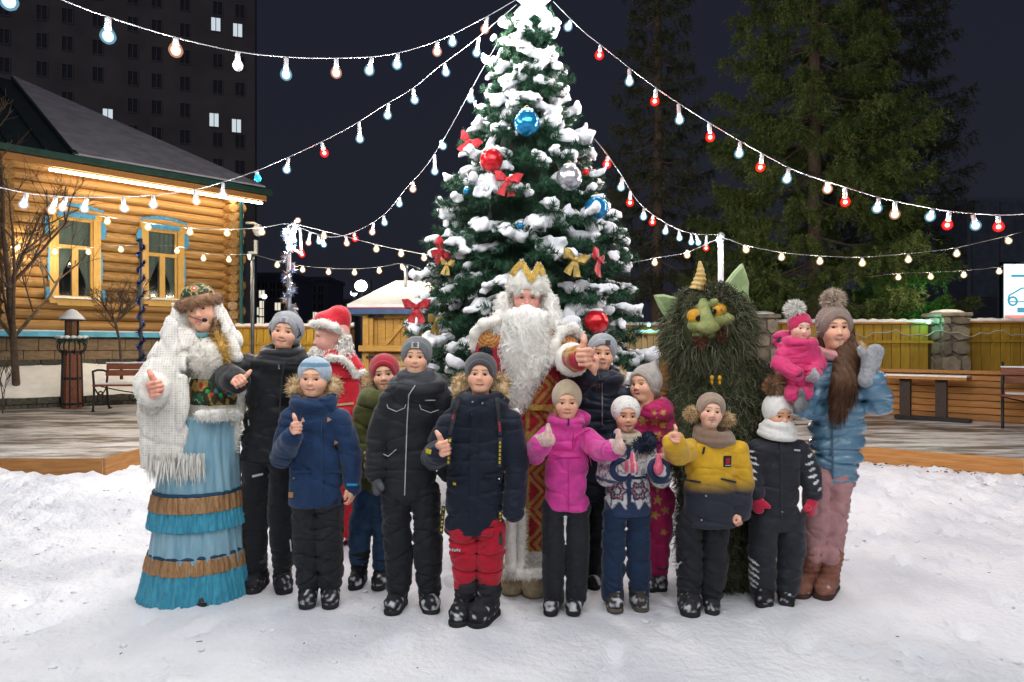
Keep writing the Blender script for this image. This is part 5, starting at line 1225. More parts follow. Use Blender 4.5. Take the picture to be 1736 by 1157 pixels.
def hand(fig, c, f, t, s=1.0, right=True, style='thumb', skin=(.78, .43, .30), wrist=None):
    c = A(c); f = A(f) / np.linalg.norm(f); t = A(t) - f * (A(t) @ f); t /= np.linalg.norm(t); n = np.cross(f, t) * (-1 if right else 1); g = lambda a, b, d: c + s * (f * a + t * b + n * d)
    pr = [cap(g(-.03, .018, 0), g(.028, .026, 0), .020 * s, .020 * s, k=.02 * s), cap(g(-.03, -.018, 0), g(.028, -.028, 0), .018 * s, .017 * s, k=.02 * s), cap(g(-.09, 0, 0), g(-.03, 0, 0), .024 * s, .027 * s, k=.02 * s)]
    for i in range(4):
        b = .033 - .0215 * i; ln = (1.0, 1.08, 1.02, .85)[i]; r_ = (.0105, .011, .0105, .0092)[i] * s
        if style in ('thumb', 'fist'): ch = [(.036, b, .002), (.048, b, .032 * ln), (.012, b, .046 * ln), (-.008, b * .95, .026)]
        elif style == 'relax': ch = [(.036, b, 0), (.066 * ln, b, .012), (.083 * ln, b * .95, .032), (.085 * ln, b * .9, .05)]
        elif style == 'vee' and i < 2: sp = (.020, -.014)[i]; ch = [(.036, b, 0), (.075, b + sp * .5, -.002), (.1, b + sp, -.004), (.12, b + sp * 1.5, -.004)]
        else: ch = [(.036, b, .002), (.048, b, .032 * ln), (.012, b, .046 * ln), (-.008, b * .95, .026)]
        p_ = [g(*q) for q in ch]
        for j in range(3): pr.append(cap(p_[j], p_[j + 1], r_ * (1 - .06 * j), r_ * (.94 - .06 * j), k=.006 * s))
    if style == 'thumb': th = [(-.03, .03, .012), (.0, .05, .016), (.008, .074, .012), (.0, .098, .006)]
    elif style == 'relax': th = [(-.03, .028, .012), (.0, .044, .024), (.03, .046, .034), (.05, .04, .04)]
    else: th = [(-.03, .028, .014), (0, .042, .03), (.025, .03, .05), (.03, .012, .056)]
    p_ = [g(*q) for q in th]
    for j in range(3): pr.append(cap(p_[j], p_[j + 1], (.0165, .0145, .0135)[j] * s, (.0145, .0135, .011)[j] * s, k=.008 * s))
    if wrist is not None: pr.append(cap(wrist, g(-.05, 0, 0), .022 * s, .024 * s, k=.02 * s))
    ar = [a for a in getattr(fig, 'arms', []) if np.linalg.norm(a[-1] - c) < .3]
    if ar:   # the forearm and upper arm that carry this hand, inside the sleeve
        a = min(ar, key=lambda a: np.linalg.norm(a[-1] - c)); ch = a + [c - f * .05 * s]; jp = [cap(ch[i], ch[i + 1], .02, .02) for i in range(len(ch) - 1)]
        if hasattr(fig, 'hd'): jp.append(cap(a[0], fig.hd[2] - A((0, 0, fig.hd[0] * .75)), .03, .03))
        av, af = sdf(jp, .012); fig.skin(av, af, skin)
    v, fc = sdf(pr, .0034); col = np.tile(A(skin), (len(v), 1)); kn = gauss(v, g(.045, 0, .02), (.03, .03, .03)); col = mixc(col, (.66, .26, .2), .35 * kn)
    fig.skin(v, fc, col)
def mitten(fig, c, f, t, mat, s=1.0, right=True, name='mitten', thumb=True, colf=None, up=False):
    c = A(c); f = A(f) / np.linalg.norm(f); t = A(t) - f * (A(t) @ f); t /= np.linalg.norm(t); n = np.cross(f, t) * (-1 if right else 1); g = lambda a, b, d: c + s * (f * a + t * b + n * d)
    pr = [cap(g(-.02, .012, 0), g(.05, .012, .01), .036 * s, .032 * s, k=.03, flat=(n, .7)), cap(g(-.02, -.012, 0), g(.05, -.012, .01), .034 * s, .03 * s, k=.03, flat=(n, .7)), cap(g(-.1, 0, 0), g(-.03, 0, 0), .038 * s, .034 * s, k=.02)]
    if thumb: pr += [cap(g(-.01, .02, .005), g(.02, .065 if not up else .06, .01), .021 * s, .018 * s, k=.02), cap(g(.02, .065 if not up else .06, .01), g(.035 if not up else .01, .085 if not up else .1, .012), .018 * s, .016 * s, k=.015)]
    return fig.sd(name, pr, .0055, mat, colf=colf)
def limb(fig, pts, rad, k=.008, ax=None):
    """chain of tapered capsules through photo points (u, v, dy) with pixel radii"""
    p = [fig.L(*q) for q in pts]; fig.arms = getattr(fig, 'arms', []) + [p]; return [cap(p[i], p[i + 1], rad[i] * fig.k, rad[i + 1] * fig.k, k=k) for i in range(len(p) - 1)]
def trunk(fig, rows, dr=.68, cy=0, e=2.3, k=.008, rnd=.02):
    sec = []
    for r_ in rows:
        v, ul, ur = r_[:3]; d = r_[3] if len(r_) > 3 else dr; a = fig.L(ul, v); b = fig.L(ur, v); rx = (b[0] - a[0]) / 2; sec.append((a[2], (a[0] + b[0]) / 2, cy, rx, rx * d))
    return loft(sec, k=k, e=e, rnd=rnd)
def folds(seed, amp=.006, fr=(8, 8, 21)):
    a = sn(seed, fr, 6); b = sn(seed + 50, (10, 10, 30), 6); c = sn(seed + 90, (60, 60, 80), 7)
    def g_(x, y, z):
        p = a(x, y, z); q = b(x, y, z)
        return amp * .92 * (.7 * p + 1.3 * np.exp(-(p / .085) ** 2) + .9 * np.exp(-(q / .075) ** 2) + .25 * c(x, y, z) - .25)
    return g_
def quilt(pitch, amp, seed, z0=0, fa=.004):
    fo = folds(seed, fa)
    return lambda x, y, z: amp * (1 - np.abs(np.sin(np.pi * (z - z0 + .012 * np.sin(9 * x + seed)) / pitch)) ** .85) * 1.0 + fo(x, y, z)
def front(verts, x, z, r=.012):
    m = (np.abs(verts[:, 0] - x) < r) & (np.abs(verts[:, 2] - z) < r)
    return verts[m, 1].min() if m.any() else None
def onfront(fig, verts, u, v):
    y = -.12
    for _ in range(3):
        p = fig.L(u, v, y); n = front(verts, p[0], p[2])
        if n is None: break
        y = n
    return fig.L(u, v, y)
def strip(fig, verts, pts, w, mat, name, off=.002, parent=None, n=None):
    """a flat ribbon laid on the front of a garment through photo points"""
    pt = []
    for i in range(len(pts) - 1):
        k = max(2, int(math.hypot(pts[i + 1][0] - pts[i][0], pts[i + 1][1] - pts[i][1]) / 5))
        for j in range(k): t = j / k; pt.append((pts[i][0] * (1 - t) + pts[i + 1][0] * t, pts[i][1] * (1 - t) + pts[i + 1][1] * t))
    pt.append(pts[-1]); q = [Vector(onfront(fig, verts, *p)) + V(0, -off, 0) for p in pt]
    vs_ = []; fs = []
    for i, p in enumerate(q):
        d = (q[min(i + 1, len(q) - 1)] - q[max(i - 1, 0)]); d = V(d.x, 0, d.z); d = d.normalized() if d.length > 1e-6 else V(0, 0, 1); s_ = V(-d.z, 0, d.x) * (w / 2)
        vs_ += [p - s_ - V(0, .0012, 0), p + s_ - V(0, .0012, 0), p + s_ + V(0, .004, 0), p - s_ + V(0, .004, 0)]
        if i:
            a = i * 4 - 4; b = i * 4
            for (m_, n_) in ((0, 1), (1, 2), (2, 3), (3, 0)): fs.append((a + m_, a + n_, b + n_, b + m_))
    fs += [(3, 2, 1, 0), tuple(len(vs_) - 4 + i for i in range(4))]
    mb = MB(); mb.add(vs_, fs); return mb.build(name, mat, parent or fig.e)
def patch(fig, verts, poly, mat, name, off=.003, parent=None):
    """flat badge (photo polygon) set on the garment front"""
    q = [Vector(onfront(fig, verts, *p)) for p in poly]; n = len(q); ym = min(p.y for p in q) - off
    f_ = [V(p.x, max(p.y - off, ym - .0), p.z) for p in q]; b_ = [p + V(0, .006 + off, 0) for p in q]
    mb = MB(); mb.add(f_ + b_, [tuple(range(n)), tuple(range(2 * n - 1, n - 1, -1))] + [(i, i + n, (i + 1) % n + n, (i + 1) % n) for i in range(n)]); return mb.build(name, mat, parent or fig.e)
def dot(fig, verts, u, v, r_, mat, name='button', parent=None):
    p = onfront(fig, verts, u, v); mb = MB(); mb.lathe([(r_, -.004), (r_, .002), (r_ * .7, .004)], 10, p, rot=Matrix.Rotation(math.pi / 2, 3, 'X')); return mb.build(name, mat, parent or fig.e, True)
SOLE = M('sole_black', (.02, .02, .022), .8, .2, 30); BOOTM = M('boot', rough=.6, var=.2, vs=40, attr=True, bump=.3, bs=90)
def boot(fig, heel, toe, ank, rw, rs, col=(.022, .022, .026), snow=.5, sole=(.02, .02, .022), seed=1, toeh=1.0, cuffc=None):
    """photo points: heel and toe on the ground (u, v, dy), ank = shaft top; rw half width px, rs shaft radius px"""
    k = fig.k; h_ = fig.L(*heel); t_ = fig.L(*toe); a_ = fig.L(*ank); h_[2] = 0; t_[2] = 0; w = rw * k * .9; d = t_ - h_; d /= np.linalg.norm(d) + 1e-9
    z1 = np.array([0, 0, 1.0])
    pr = [cap(h_ + z1 * w * .95, h_ * .35 + t_ * .65 + z1 * w * .85, w * .95, w * 1.0, k=.02), cap(h_ * .35 + t_ * .65 + z1 * w * .85, t_ - d * w + z1 * w * .62 * toeh, w * .95, w * .70 * toeh, k=.02),
          cap(h_ + d * w * .6 + z1 * w, a_, w * .95, rs * k, k=.03), half((0, 0, .012), (0, 0, 1), 'i')]
    pr[-1] = Prim(lambda p: .010 - p[..., 2], (-9,) * 3, (9,) * 3, .006, 'i')
    nz = sn(seed, (95, 95, 95), 12)
    def cf(v):
        c = np.tile(A(col), (len(v), 1)); tt = ((v - h_) @ d) / np.linalg.norm(t_ - h_)
        m = nz(v[:, 0], v[:, 1], v[:, 2]) * 1.9 + snow * .8 * np.clip(tt * 1.2 - .3, 0, 1) - .1 - np.clip(v[:, 2] - .06, 0, 1) * 6
        c = mixc(c, (.62, .64, .68), np.clip((m - .42) * 2.2, 0, .85))
        if cuffc is not None: c = mixc(c, cuffc, (v[:, 2] - a_[2] * .72) * 80)
        return c
    v, o_ = fig.sd('boot', pr, .0065, BOOTM, lambda x, y, z: .0025 * np.sin(z * 190) * (z > .05), cf)
    pr2 = [cap(h_ + z1 * .013, t_ - d * w + z1 * .013, w * 1.05, w * .98, k=.01), Prim(lambda p: p[..., 2] - .026, (-9,) * 3, (9,) * 3, .004, 'i'), Prim(lambda p: -.002 - p[..., 2], (-9,) * 3, (9,) * 3, .004, 'i')]
    v2, f2 = sdf(pr2, .0065); fig.part('sole', v2, f2, M('sole_%d' % int(sum(sole) * 1000), sole, .8, .3, 40), parent=o_)
def eyesafe(): pass
def core(fig, pel, neck, sk=(.6, .36, .27)):
    """thin trunk that joins head, hands and legs under the clothes"""
    v, f = sdf([cap(fig.L(pel[0], pel[1] - 45), fig.L(*neck), .05, .04)], .014); fig.skin(v, f, sk)
def cloth(name, col, rough=.68, sheen=.02, bump=.22, bs=140, var=.16, vs=14, **kw):
    kw.setdefault('spec', .2); kw.setdefault('crease', .5); return M(name, col, rough, var, vs, bump, bs, sheen=sheen, **kw)
def knit(name, col, sc=60, var=.12, dirn='X', st=.35): return M(name, col, .9, var, 30, 0, sheen=.3, wave=(sc, st, dirn, 1.5))
FURW = M('fur_white', (.78, .76, .70), .8, .12, 30, sheen=.3); FURT = M('fur_tan', (.40, .26, .12), .8, .4, 40, sheen=.3, col2=(.62, .46, .26)); FURB = M('fur_brown', (.16, .075, .03), .8, .4, 30, sheen=.3, col2=(.34, .18, .08))
BOOTM.node_tree.nodes['Principled BSDF'].inputs['Specular IOR Level'].default_value = .15
METAL = M('zip_metal', (.5, .5, .52), .3, .05, metal=1)
THR = M('thread_pale', (.42, .43, .45), .7)
# ------------------------------------------------------------------ the children
def slim(rows):
    out = []
    for i, r_ in enumerate(rows):
        f = .93 if i >= len(rows) - 2 else (.88 if i == len(rows) - 3 else .81); c = (r_[1] + r_[2]) / 2; w = (r_[2] - r_[1]) / 2 * f; out.append((r_[0], c - w, c + w))
    return out
GRP = 'children lined up for the photo'
def badge(fig, q, w, h_, mat, name='badge', parent=None):
    """small label sewn on a hat front, given in head coordinates (x, z)"""
    T = fig.hd[3]; x, z = q; pts = []
    for (a, b) in ((-w, -h_), (w, -h_), (w, h_), (-w, h_)):
        xx, zz = x + a, z + b; r2 = 1 - (xx / .42) ** 2 - ((zz - .15) / .46) ** 2; pts.append((xx, .045 - .485 * math.sqrt(max(.05, r2)) - .012, zz))
    pts += [(p[0], p[1] + .03, p[2]) for p in pts]; mb = MB(); mb.add(T(A(pts)), [(0, 1, 2, 3), (7, 6, 5, 4), (0, 4, 5, 1), (1, 5, 6, 2), (2, 6, 7, 3), (3, 7, 4, 0)]); o_ = mb.build(name, mat, fig.e)
    for i in range(3):
        b = A([(x - w * .7, 0, z + h_ * (.5 - .5 * i)), (x + w * (.7 - .4 * (i % 2)), 0, z + h_ * (.5 - .5 * i))]); b[:, 1] = [p_[1] - .008 for p_ in pts[:2]]
        m2 = MB(); t = T(b); m2.beam(t[0], t[1], .002, .0028); m2.build('badge_print', M('badge_print', (.08, .08, .09), .7), o_)
    return o_
BADGE = M('badge_grey', (.42, .43, .45), .6, .2, 200)
def legs(fig, name, mat, pl, pr_, rad, hip, disp, h=.0068, colf=None, k=.006):
    """pl/pr_: photo points hip, knee, ankle; hip: (v, ul, ur, depth)"""
    rad = [rad[0] * .86, rad[1] * .95, rad[2] * .93]; p = limb(fig, pl, rad, k) + limb(fig, pr_, rad, k); p.append(trunk(fig, [(r_[0] - (8 if i == 0 else 0), r_[1] * .94 + r_[2] * .06, r_[2] * .94 + r_[1] * .06) for i, r_ in enumerate(hip)], .54, rnd=.04, k=.03))
    return fig.sd(name, p, h, mat, disp, colf)

# 1 boy in the black jacket, left
g = Fig('person', 'boy in black padded jacket and grey hood pointing his thumb, beside the costumed woman', 'person', 455, 995, GRP)
head(g, 484, 563, 62, .12, .05, .14, smile=.9, brow=(.2, .12, .07), flush=.5)
hb = beanie(g, knit('knit_ash', (.30, .31, .33)), .2, .42, .14); badge(g, (0, .30), .095, .065, BADGE)
# hood up over the beanie
def fnh(p):
    a = eln(p, (0, .10, .08), (.47, .50, .52)); b = eln(p, (0, .0, .06), (.405, .52, .44)); f_ = eln(p, (0, -.75, .02), (.46, .72, .60)); return np.maximum(np.maximum(a, -np.minimum(b, f_)), -.55 - p[..., 2])
q, v, f = hat_mesh(g, [Prim(fnh, (-.6, -.6, -.6), (.6, .7, .7), .01)], .006, lambda x, y, z: .012 * np.sin(14 * z + 6 * x)); g.part('hood', v, f, cloth('jersey_ash', (.27, .28, .31)))
core(g, (452, 790), (478, 600))
BLK = cloth('nylon_black', (.012, .013, .016), .45, .1, .1, 120)
jk = [trunk(g, slim([(783, 398, 510), (740, 400, 512), (690, 408, 515), (640, 408, 515), (612, 418, 505), (600, 446, 500)]), .62)] + limb(g, [(418, 622), (384, 640, -.12), (400, 646, -.34)], [24, 25, 22]) + limb(g, [(503, 622), (528, 690), (522, 765, -.05)], [23, 22, 18])
jk += [torus(g.L(479, 597), 27 * g.k, 12 * g.k, Euler((.25, 0, 0)).to_matrix(), k=.03, sy=.85), torus(g.L(477, 613), 33 * g.k, 12 * g.k, Euler((.25, 0, 0)).to_matrix(), k=.03, sy=.85)]
v, o = g.sd('jacket', jk, .0064, BLK, quilt(.115, .008, 3, .03))
strip(g, v, [(483, 612), (478, 640), (474, 700), (470, 780)], .008, M('zip_black', (.03, .03, .035), .4), 'zipper', parent=o); strip(g, v, [(473, 618), (473.5, 626)], .008, METAL, 'zip_pull', .006, o)
strip(g, v, [(421, 712), (422, 722)], .006, THR, 'pocket_tab', parent=o)
hand(g, g.L(402, 644, -.42), (.35, -.9, .1), (.75, .1, .6), .82, True, skin=(.76, .40, .28))
v, o = legs(g, 'trousers', cloth('jersey_black', (.011, .012, .015), .85, .2), [(436, 780), (432, 870), (434, 958)], [(482, 780), (478, 870), (480, 952)], [29, 25, 20], [(800, 408, 512), (770, 408, 512)], folds(8, .006))
strip(g, v, [(428, 808), (446, 804)], .012, THR, 'trouser_print', parent=o)
for hu, tu, au, hv in ((442, 424, 436, 975), (478, 483, 480, 972)):
    boot(g, (hu, hv, .05), (tu, hv + 20, -.14), (au, 944), 16, 17, snow=.35, cuffc=(.10, .10, .11), seed=hu)
g.finish()

# 2 boy in the blue parka
g = Fig('person', 'boy in blue parka and pale blue striped beanie giving a thumbs up', 'person', 538, 1022, GRP)
head(g, 533, 641, 66, .02, -.02, .02, smile=.7, brow=(.32, .2, .1))
def cstripe(q): return np.where(((q[:, 2] > .30) & (q[:, 2] < .40))[:, None], (.10, .22, .32), (.36, .45, .53))
beanie(g, M('knit_sky', rough=.9, var=.1, vs=40, attr=True, sheen=.3, wave=(70, .3, 'X', 1)), .215, .40, 0, colf=cstripe); 
core(g, (538, 860), (533, 680))
NAVB = cloth('parka_blue', (.007, .030, .088), .65, .2, .2, 120)
jk = [trunk(g, slim([(858, 482, 592), (810, 482, 590), (760, 484, 586), (715, 486, 584), (692, 500, 572), (676, 512, 556)]), .66)] + limb(g, [(496, 712), (479, 772, -.02), (494, 742, -.26)], [22, 21, 17]) + limb(g, [(574, 712), (595, 770, 0), (598, 826, -.02)], [22, 19, 15])
jk += [torus(g.L(533, 678), 30 * g.k, 12 * g.k, Euler((.3, 0, 0)).to_matrix(), k=.03, sy=.8), ell(g.L(533, 672, .14), (44 * g.k, .07, 24 * g.k), k=.04)]
v, o = g.sd('jacket', jk, .0064, NAVB, folds(12, .007))
strip(g, v, [(537, 695), (538, 760), (538, 855)], .05, NAVB, 'placket', .003, o)
for (p_) in ([(505, 768), (480 + 5, 830)], [(556, 800), (590, 800)]): pass
strip(g, v, [(492, 800), (525, 800)], .012, NAVB, 'pocket_flap', .004, o); strip(g, v, [(552, 800), (584, 800)], .012, NAVB, 'pocket_flap', .004, o)
LTH = M('leather_tan', (.36, .20, .10), .7, .2, 30)
for (pu, pv, sg) in ((513, 712, -1), (558, 712, 1), (570, 751, 1)): patch(g, v, [(pu - 3, pv + 4), (pu + 3, pv + 3), (pu, pv - 4)] if sg < 0 else [(pu - 3, pv + 4), (pu + 4, pv), (pu - 3, pv - 4)], LTH, 'leather_tab', parent=o)
patch(g, v, [(489, 844), (497, 844), (497, 835), (489, 835)], LTH, 'leather_patch', parent=o); dot(g, v, 498, 811, .005, METAL, parent=o)
strip(g, v, [(588, 822), (606, 822)], .012, M('cuff_cyan', (.02, .25, .5), .6), 'cuff_edge', .004, o)
for s_ in (-1, 1): fur_path(g, [g.L(533 + s_ * 22, 676, .0), g.L(533 + s_ * 33, 662, .02), g.L(533 + s_ * 34, 650, .08), g.L(533 + s_ * 22, 648, .14)], [.022, .035, .035, .03], FURT, 900, .045, seed=20 + s_)
hand(g, g.L(498, 727, -.31), (.3, -.93, .15), (-.08, 0, 1), .74, True); hand(g, g.L(597, 834, -.03), (.05, -.1, -1), (-.3, -1, 0), .7, False, 'relax')
v, o = legs(g, 'trousers', cloth('snowpants_black', (.013, .014, .018), .6, .1), [(516, 850), (520, 910), (523, 985)], [(560, 850), (558, 915), (560, 985)], [27, 25, 22], [(872, 490, 586), (840, 490, 586)], folds(14, .010, (12, 12, 34)))
strip(g, v, [(492, 915), (494, 935)], .006, THR, 'knee_piping', parent=o)
for u_ in (523, 560): boot(g, (u_, 1000, .05), (u_ - (3 if u_ < 540 else 0), 1022, -.11), (u_, 978), 16, 19, snow=.75, seed=u_)
g.finish()

# 3 boy in the olive parka and red hat, behind
g = Fig('person', 'boy in olive parka, jeans and crimson beanie standing half hidden behind', 'person', 640, 990, GRP)
head(g, 652, 634, 60, .1, 0, -.1, smile=.3, brow=(.14, .08, .05), lip=(.6, .16, .15))
beanie(g, knit('knit_crimson', (.36, .012, .03)), .2, .43, .13, drop=0); 
core(g, (640, 840), (652, 670))
OLV = cloth('parka_olive', (.085, .088, .022), .7, .2, .2, 100)
jk = [trunk(g, slim([(842, 600, 690), (780, 602, 692), (720, 606, 696), (690, 612, 694), (672, 632, 680)]), .62)] + limb(g, [(622, 694), (609, 745, -.02), (622, 785, -.16)], [22, 20, 16]) + limb(g, [(690, 694), (702, 750), (700, 800)], [20, 18, 15]) + [torus(g.L(653, 664), 24 * g.k, 10 * g.k, Euler((.2, 0, 0)).to_matrix(), k=.03), torus(g.L(654, 673), 32 * g.k, 13 * g.k, Euler((.3, 0, 0)).to_matrix(), k=.03, sy=.8)]
v, o = g.sd('jacket', jk, .0064, OLV, folds(22, .008))
fur_path(g, [g.L(628, 670, 0), g.L(624, 650, .05), g.L(634, 636, .1)], [.02, .03, .02], FURT, 700, .04)
hand(g, g.L(620, 788, -.19), (.2, -.5, -.8), (.3, -1, 0), .74, True, 'relax')
legs(g, 'trousers', cloth('denim_blue', (.016, .04, .095), .85, .1, .3, 200, col2=(.03, .065, .13)), [(622, 835), (612, 890), (608, 945)], [(650, 835), (652, 890), (648, 955)], [24, 22, 18], [(860, 602, 688), (825, 602, 688)], folds(24, .006))
boot(g, (610, 955, .06), (600, 988, -.13), (610, 935), 14, 18, snow=.5, seed=3); boot(g, (648, 965, .06), (640, 994, -.13), (650, 945), 14, 17, snow=.6, seed=4)
g.finish()

# 4 tall boy in charcoal
g = Fig('person', 'tall boy in charcoal parka with grey beanie and neck warmer, hands down', 'person', 700, 1030, GRP)
head(g, 706, 606, 62, .03, .06, .03, smile=.6, brow=(.18, .11, .07))
beanie(g, knit('knit_grey', (.135, .14, .15), 75), .19, .44, .22); badge(g, (0, .31), .10, .085, BADGE)
core(g, (695, 850), (706, 650))
g.sd('neck_warmer', [torus(g.L(706, 637), 22 * g.k, 10 * g.k, Euler((.15, 0, 0)).to_matrix(), sy=.85), torus(g.L(706, 648), 25 * g.k, 11 * g.k, Euler((.15, 0, 0)).to_matrix(), sy=.85, k=.02)], .006, cloth('fleece_slate', (.06, .065, .075)), folds(31, .004))
CHA = cloth('parka_charcoal', (.012, .0135, .018), .6, .15, .2, 150)
jk = [trunk(g, slim([(843, 640, 746), (790, 640, 748), (740, 644, 752), (690, 650, 760), (664, 660, 752), (646, 684, 730)]), .62)] + limb(g, [(664, 682), (641, 745, 0), (637, 800, -.04)], [23, 21, 18]) + limb(g, [(750, 682), (764, 745, .03), (760, 800, .03)], [23, 20, 17])
jk += [torus(g.L(708, 654), 36 * g.k, 14 * g.k, Euler((.35, 0, 0)).to_matrix(), k=.03, sy=.85), ell(g.L(712, 648, .15), (48 * g.k, .08, 26 * g.k), k=.04)]
v, o = g.sd('jacket', jk, .0064, CHA, folds(33, .007))
strip(g, v, [(707, 642), (703, 655), (693, 670), (690, 720), (688, 780), (686, 840)], .005, THR, 'zipper', parent=o)
for pts in ([(656, 686), (658, 692), (672, 698), (686, 692), (688, 686)], [(711, 686), (714, 694), (730, 700), (744, 695)], [(650, 770), (658, 774), (672, 762)]): strip(g, v, pts, .004, THR, 'pocket_piping', parent=o)
strip(g, v, [(721, 679), (738, 679)], .005, THR, 'chest_print', parent=o)
mitten(g, g.L(637, 818, -.05), (.02, -.1, -1), (.5, -.8, 0), cloth('glove_grey', (.09, .095, .11), .9), .82, True, 'glove')
v, o = legs(g, 'trousers', cloth('snowpants_slate', (.011, .0125, .016), .6, .1), [(671, 835), (674, 910), (676, 995)], [(722, 835), (725, 910), (728, 995)], [28, 26, 23], [(862, 644, 744), (825, 644, 744)], folds(35, .009, (12, 12, 32)))
boot(g, (676, 1005, .05), (662, 1032, -.13), (676, 985), 17, 20, snow=.7, seed=5); boot(g, (726, 1000, .05), (733, 1028, -.12), (727, 985), 17, 20, snow=.8, seed=6)
g.finish()

# 5 front boy in navy with red trousers
g = Fig('person', 'front boy in long navy parka and red trousers with lettered straps, thumb up', 'person', 812, 1050, GRP)
head(g, 815, 635, 66, -.02, .08, .02, smile=.5, brow=(.22, .14, .09), flush=.5)
hb = beanie(g, knit('knit_charcoal', (.055, .055, .062), 80), .19, .43, .13); pompom(g, (.10, .1, .56), .042, M('pompom_dark', (.02, .022, .028), .9, .3), 500, .022, hb)
core(g, (810, 900), (815, 680))
NVY = cloth('parka_navy', (.005, .010, .023), .62, .15, .2, 130)
jk = [trunk(g, slim([(905, 744, 854), (850, 744, 862), (800, 748, 868), (750, 752, 874), (712, 758, 872), (692, 772, 856), (676, 788, 842)]), .62)] + limb(g, [(768, 718), (737, 775, -.02), (746, 766, -.28)], [25, 23, 19]) + limb(g, [(862, 718), (876, 790, 0), (871, 868, -.05)], [25, 22, 18])
jk += [torus(g.L(815, 674), 27 * g.k, 11 * g.k, Euler((.2, 0, 0)).to_matrix(), k=.03), torus(g.L(815, 685), 36 * g.k, 14 * g.k, Euler((.35, 0, 0)).to_matrix(), k=.03, sy=.85), ell(g.L(815, 672, .15), (46 * g.k, .08, 26 * g.k), k=.04)]
v, o = g.sd('jacket', jk, .0064, NVY, folds(41, .007))
strip(g, v, [(806, 700), (803, 780), (801, 902)], .035, NVY, 'placket', .003, o)
for (a, b, c_) in ((760, 790, 812), (822, 852, 808)): strip(g, v, [(a, c_), (b, c_)], .014, NVY, 'pocket_flap', .005, o)
for (u_, v_) in ((801, 682), (818, 684), (801, 703), (846, 812), (800, 838)): dot(g, v, u_, v_, .005, METAL, 'snap', o)
STRAP = M('strap_grey', (.03, .032, .036), .7, .1); RED_T = M('print_red', (.55, .03, .06), .6); YEL_T = M('print_yellow', (.55, .42, .02), .6)
for (pts, tex, tcol) in (([(779, 672), (774, 690), (768, 715), (762, 738)], [(771, 695), (767, 711)], RED_T), ([(842, 674), (845, 700), (848, 738)], [(846, 712), (848, 732)], RED_T), ([(763, 742), (760, 790)], [(763, 744), (760, 788)], YEL_T), ([(848, 742), (847, 792)], [(848, 748), (847, 788)], YEL_T), ([(752, 858), (748, 905)], [(752, 860), (748, 902)], YEL_T), ([(848, 866), (849, 924)], [(848, 868), (849, 905)], YEL_T)):
    st_ = strip(g, v, pts, .019, STRAP, 'strap', .005, o)
    n = 6
    for i in range(n):   # blocky letters printed down the strap
        t = (i + .1) / n; t2 = (i + .72) / n; a = (tex[0][0] * (1 - t) + tex[1][0] * t, tex[0][1] * (1 - t) + tex[1][1] * t); b = (tex[0][0] * (1 - t2) + tex[1][0] * t2, tex[0][1] * (1 - t2) + tex[1][1] * t2)
        strip(g, v, [a, b], .009, tcol, 'strap_letter', .0075, o)
strip(g, v, [(722, 764), (731, 767)], .02, YEL_T, 'sleeve_print', .004, o); patch(g, v, [(768, 822), (773, 823), (773, 819), (768, 818)], YEL_T, 'pocket_tab', parent=o)
for s_ in (-1, 1): fur_path(g, [g.L(815 + s_ * 26, 680, .0), g.L(815 + s_ * 36, 662, .02), g.L(815 + s_ * 36, 648, .08), g.L(815 + s_ * 24, 642, .14)], [.02, .035, .034, .03], FURT, 900, .045, seed=30 + s_)
hand(g, g.L(747, 762, -.33), (.25, -.95, .1), (-.3, 0, 1), .86, True)
v, o = legs(g, 'trousers', cloth('jersey_red', (.40, .008, .025), .85, .25), [(784, 890), (786, 930), (789, 990)], [(832, 890), (832, 935), (828, 1000)], [29, 26, 21], [(915, 758, 856), (885, 758, 856)], folds(45, .012, (10, 10, 42)))
for k_ in range(4): strip(g, v, [(766 + 4 * k_, 932 + k_ % 2), (768.5 + 4 * k_, 933 + k_ % 2)], .012, THR, 'trouser_print', parent=o)
boot(g, (792, 1020, .08), (772, 1051, -.12), (792, 995), 20, 22, snow=.25, seed=7); boot(g, (828, 1025, .06), (803, 1060, -.13), (828, 998), 23, 23, snow=.25, seed=8)
tagm = M('boot_tag_yellow', (.5, .42, .03), .6)
g.finish()

# 6 girl in pink
g = Fig('person', 'small girl in bright pink jacket and beige beanie, both mittens thumbs up', 'person', 957, 1033, GRP)
head(g, 961, 682, 60, -.05, .02, 0, smile=.2, brow=(.34, .2, .1), flush=.3)
beanie(g, knit('knit_beige', (.50, .40, .28), 80), .2, .48, .0, tip=(0, .08, .48))
fur_path(g, [g.L(941, 697, .02), g.L(944, 712, .0)], .02, M('hair_fair', (.35, .2, .09), .6, .3), 200, .05, 'hair', w=.004); core(g, (957, 870), (960, 715))
PNK = cloth('jacket_pink', (.62, .045, .30), .5, .3, .15, 100); PKD = M('trim_magenta', (.45, .01, .16), .6)
jk = [trunk(g, slim([(866, 916, 1006), (820, 916, 1006), (770, 918, 1004), (738, 922, 1000), (722, 934, 990), (706, 944, 980)]), .68)] + limb(g, [(928, 742), (905, 768, -.05), (918, 754, -.24)], [20, 20, 17]) + limb(g, [(994, 744), (1018, 764, -.14), (1038, 764, -.30)], [20, 19, 17])
jk += [torus(g.L(961, 712), 21 * g.k, 10 * g.k, Euler((.2, 0, 0)).to_matrix(), k=.03, sy=.9), ell(g.L(965, 712, .13), (40 * g.k, .07, 20 * g.k), k=.04)]
v, o = g.sd('jacket', jk, .0064, PNK, folds(51, .008))
for pts in ([(937, 757), (942, 762), (970, 762), (972, 735)], [(972, 762), (978, 740), (1000, 728)], [(935, 770), (950, 776), (985, 776)], [(990, 730), (996, 760), (1003, 790)]): strip(g, v, pts, .005, PKD, 'piping', parent=o)
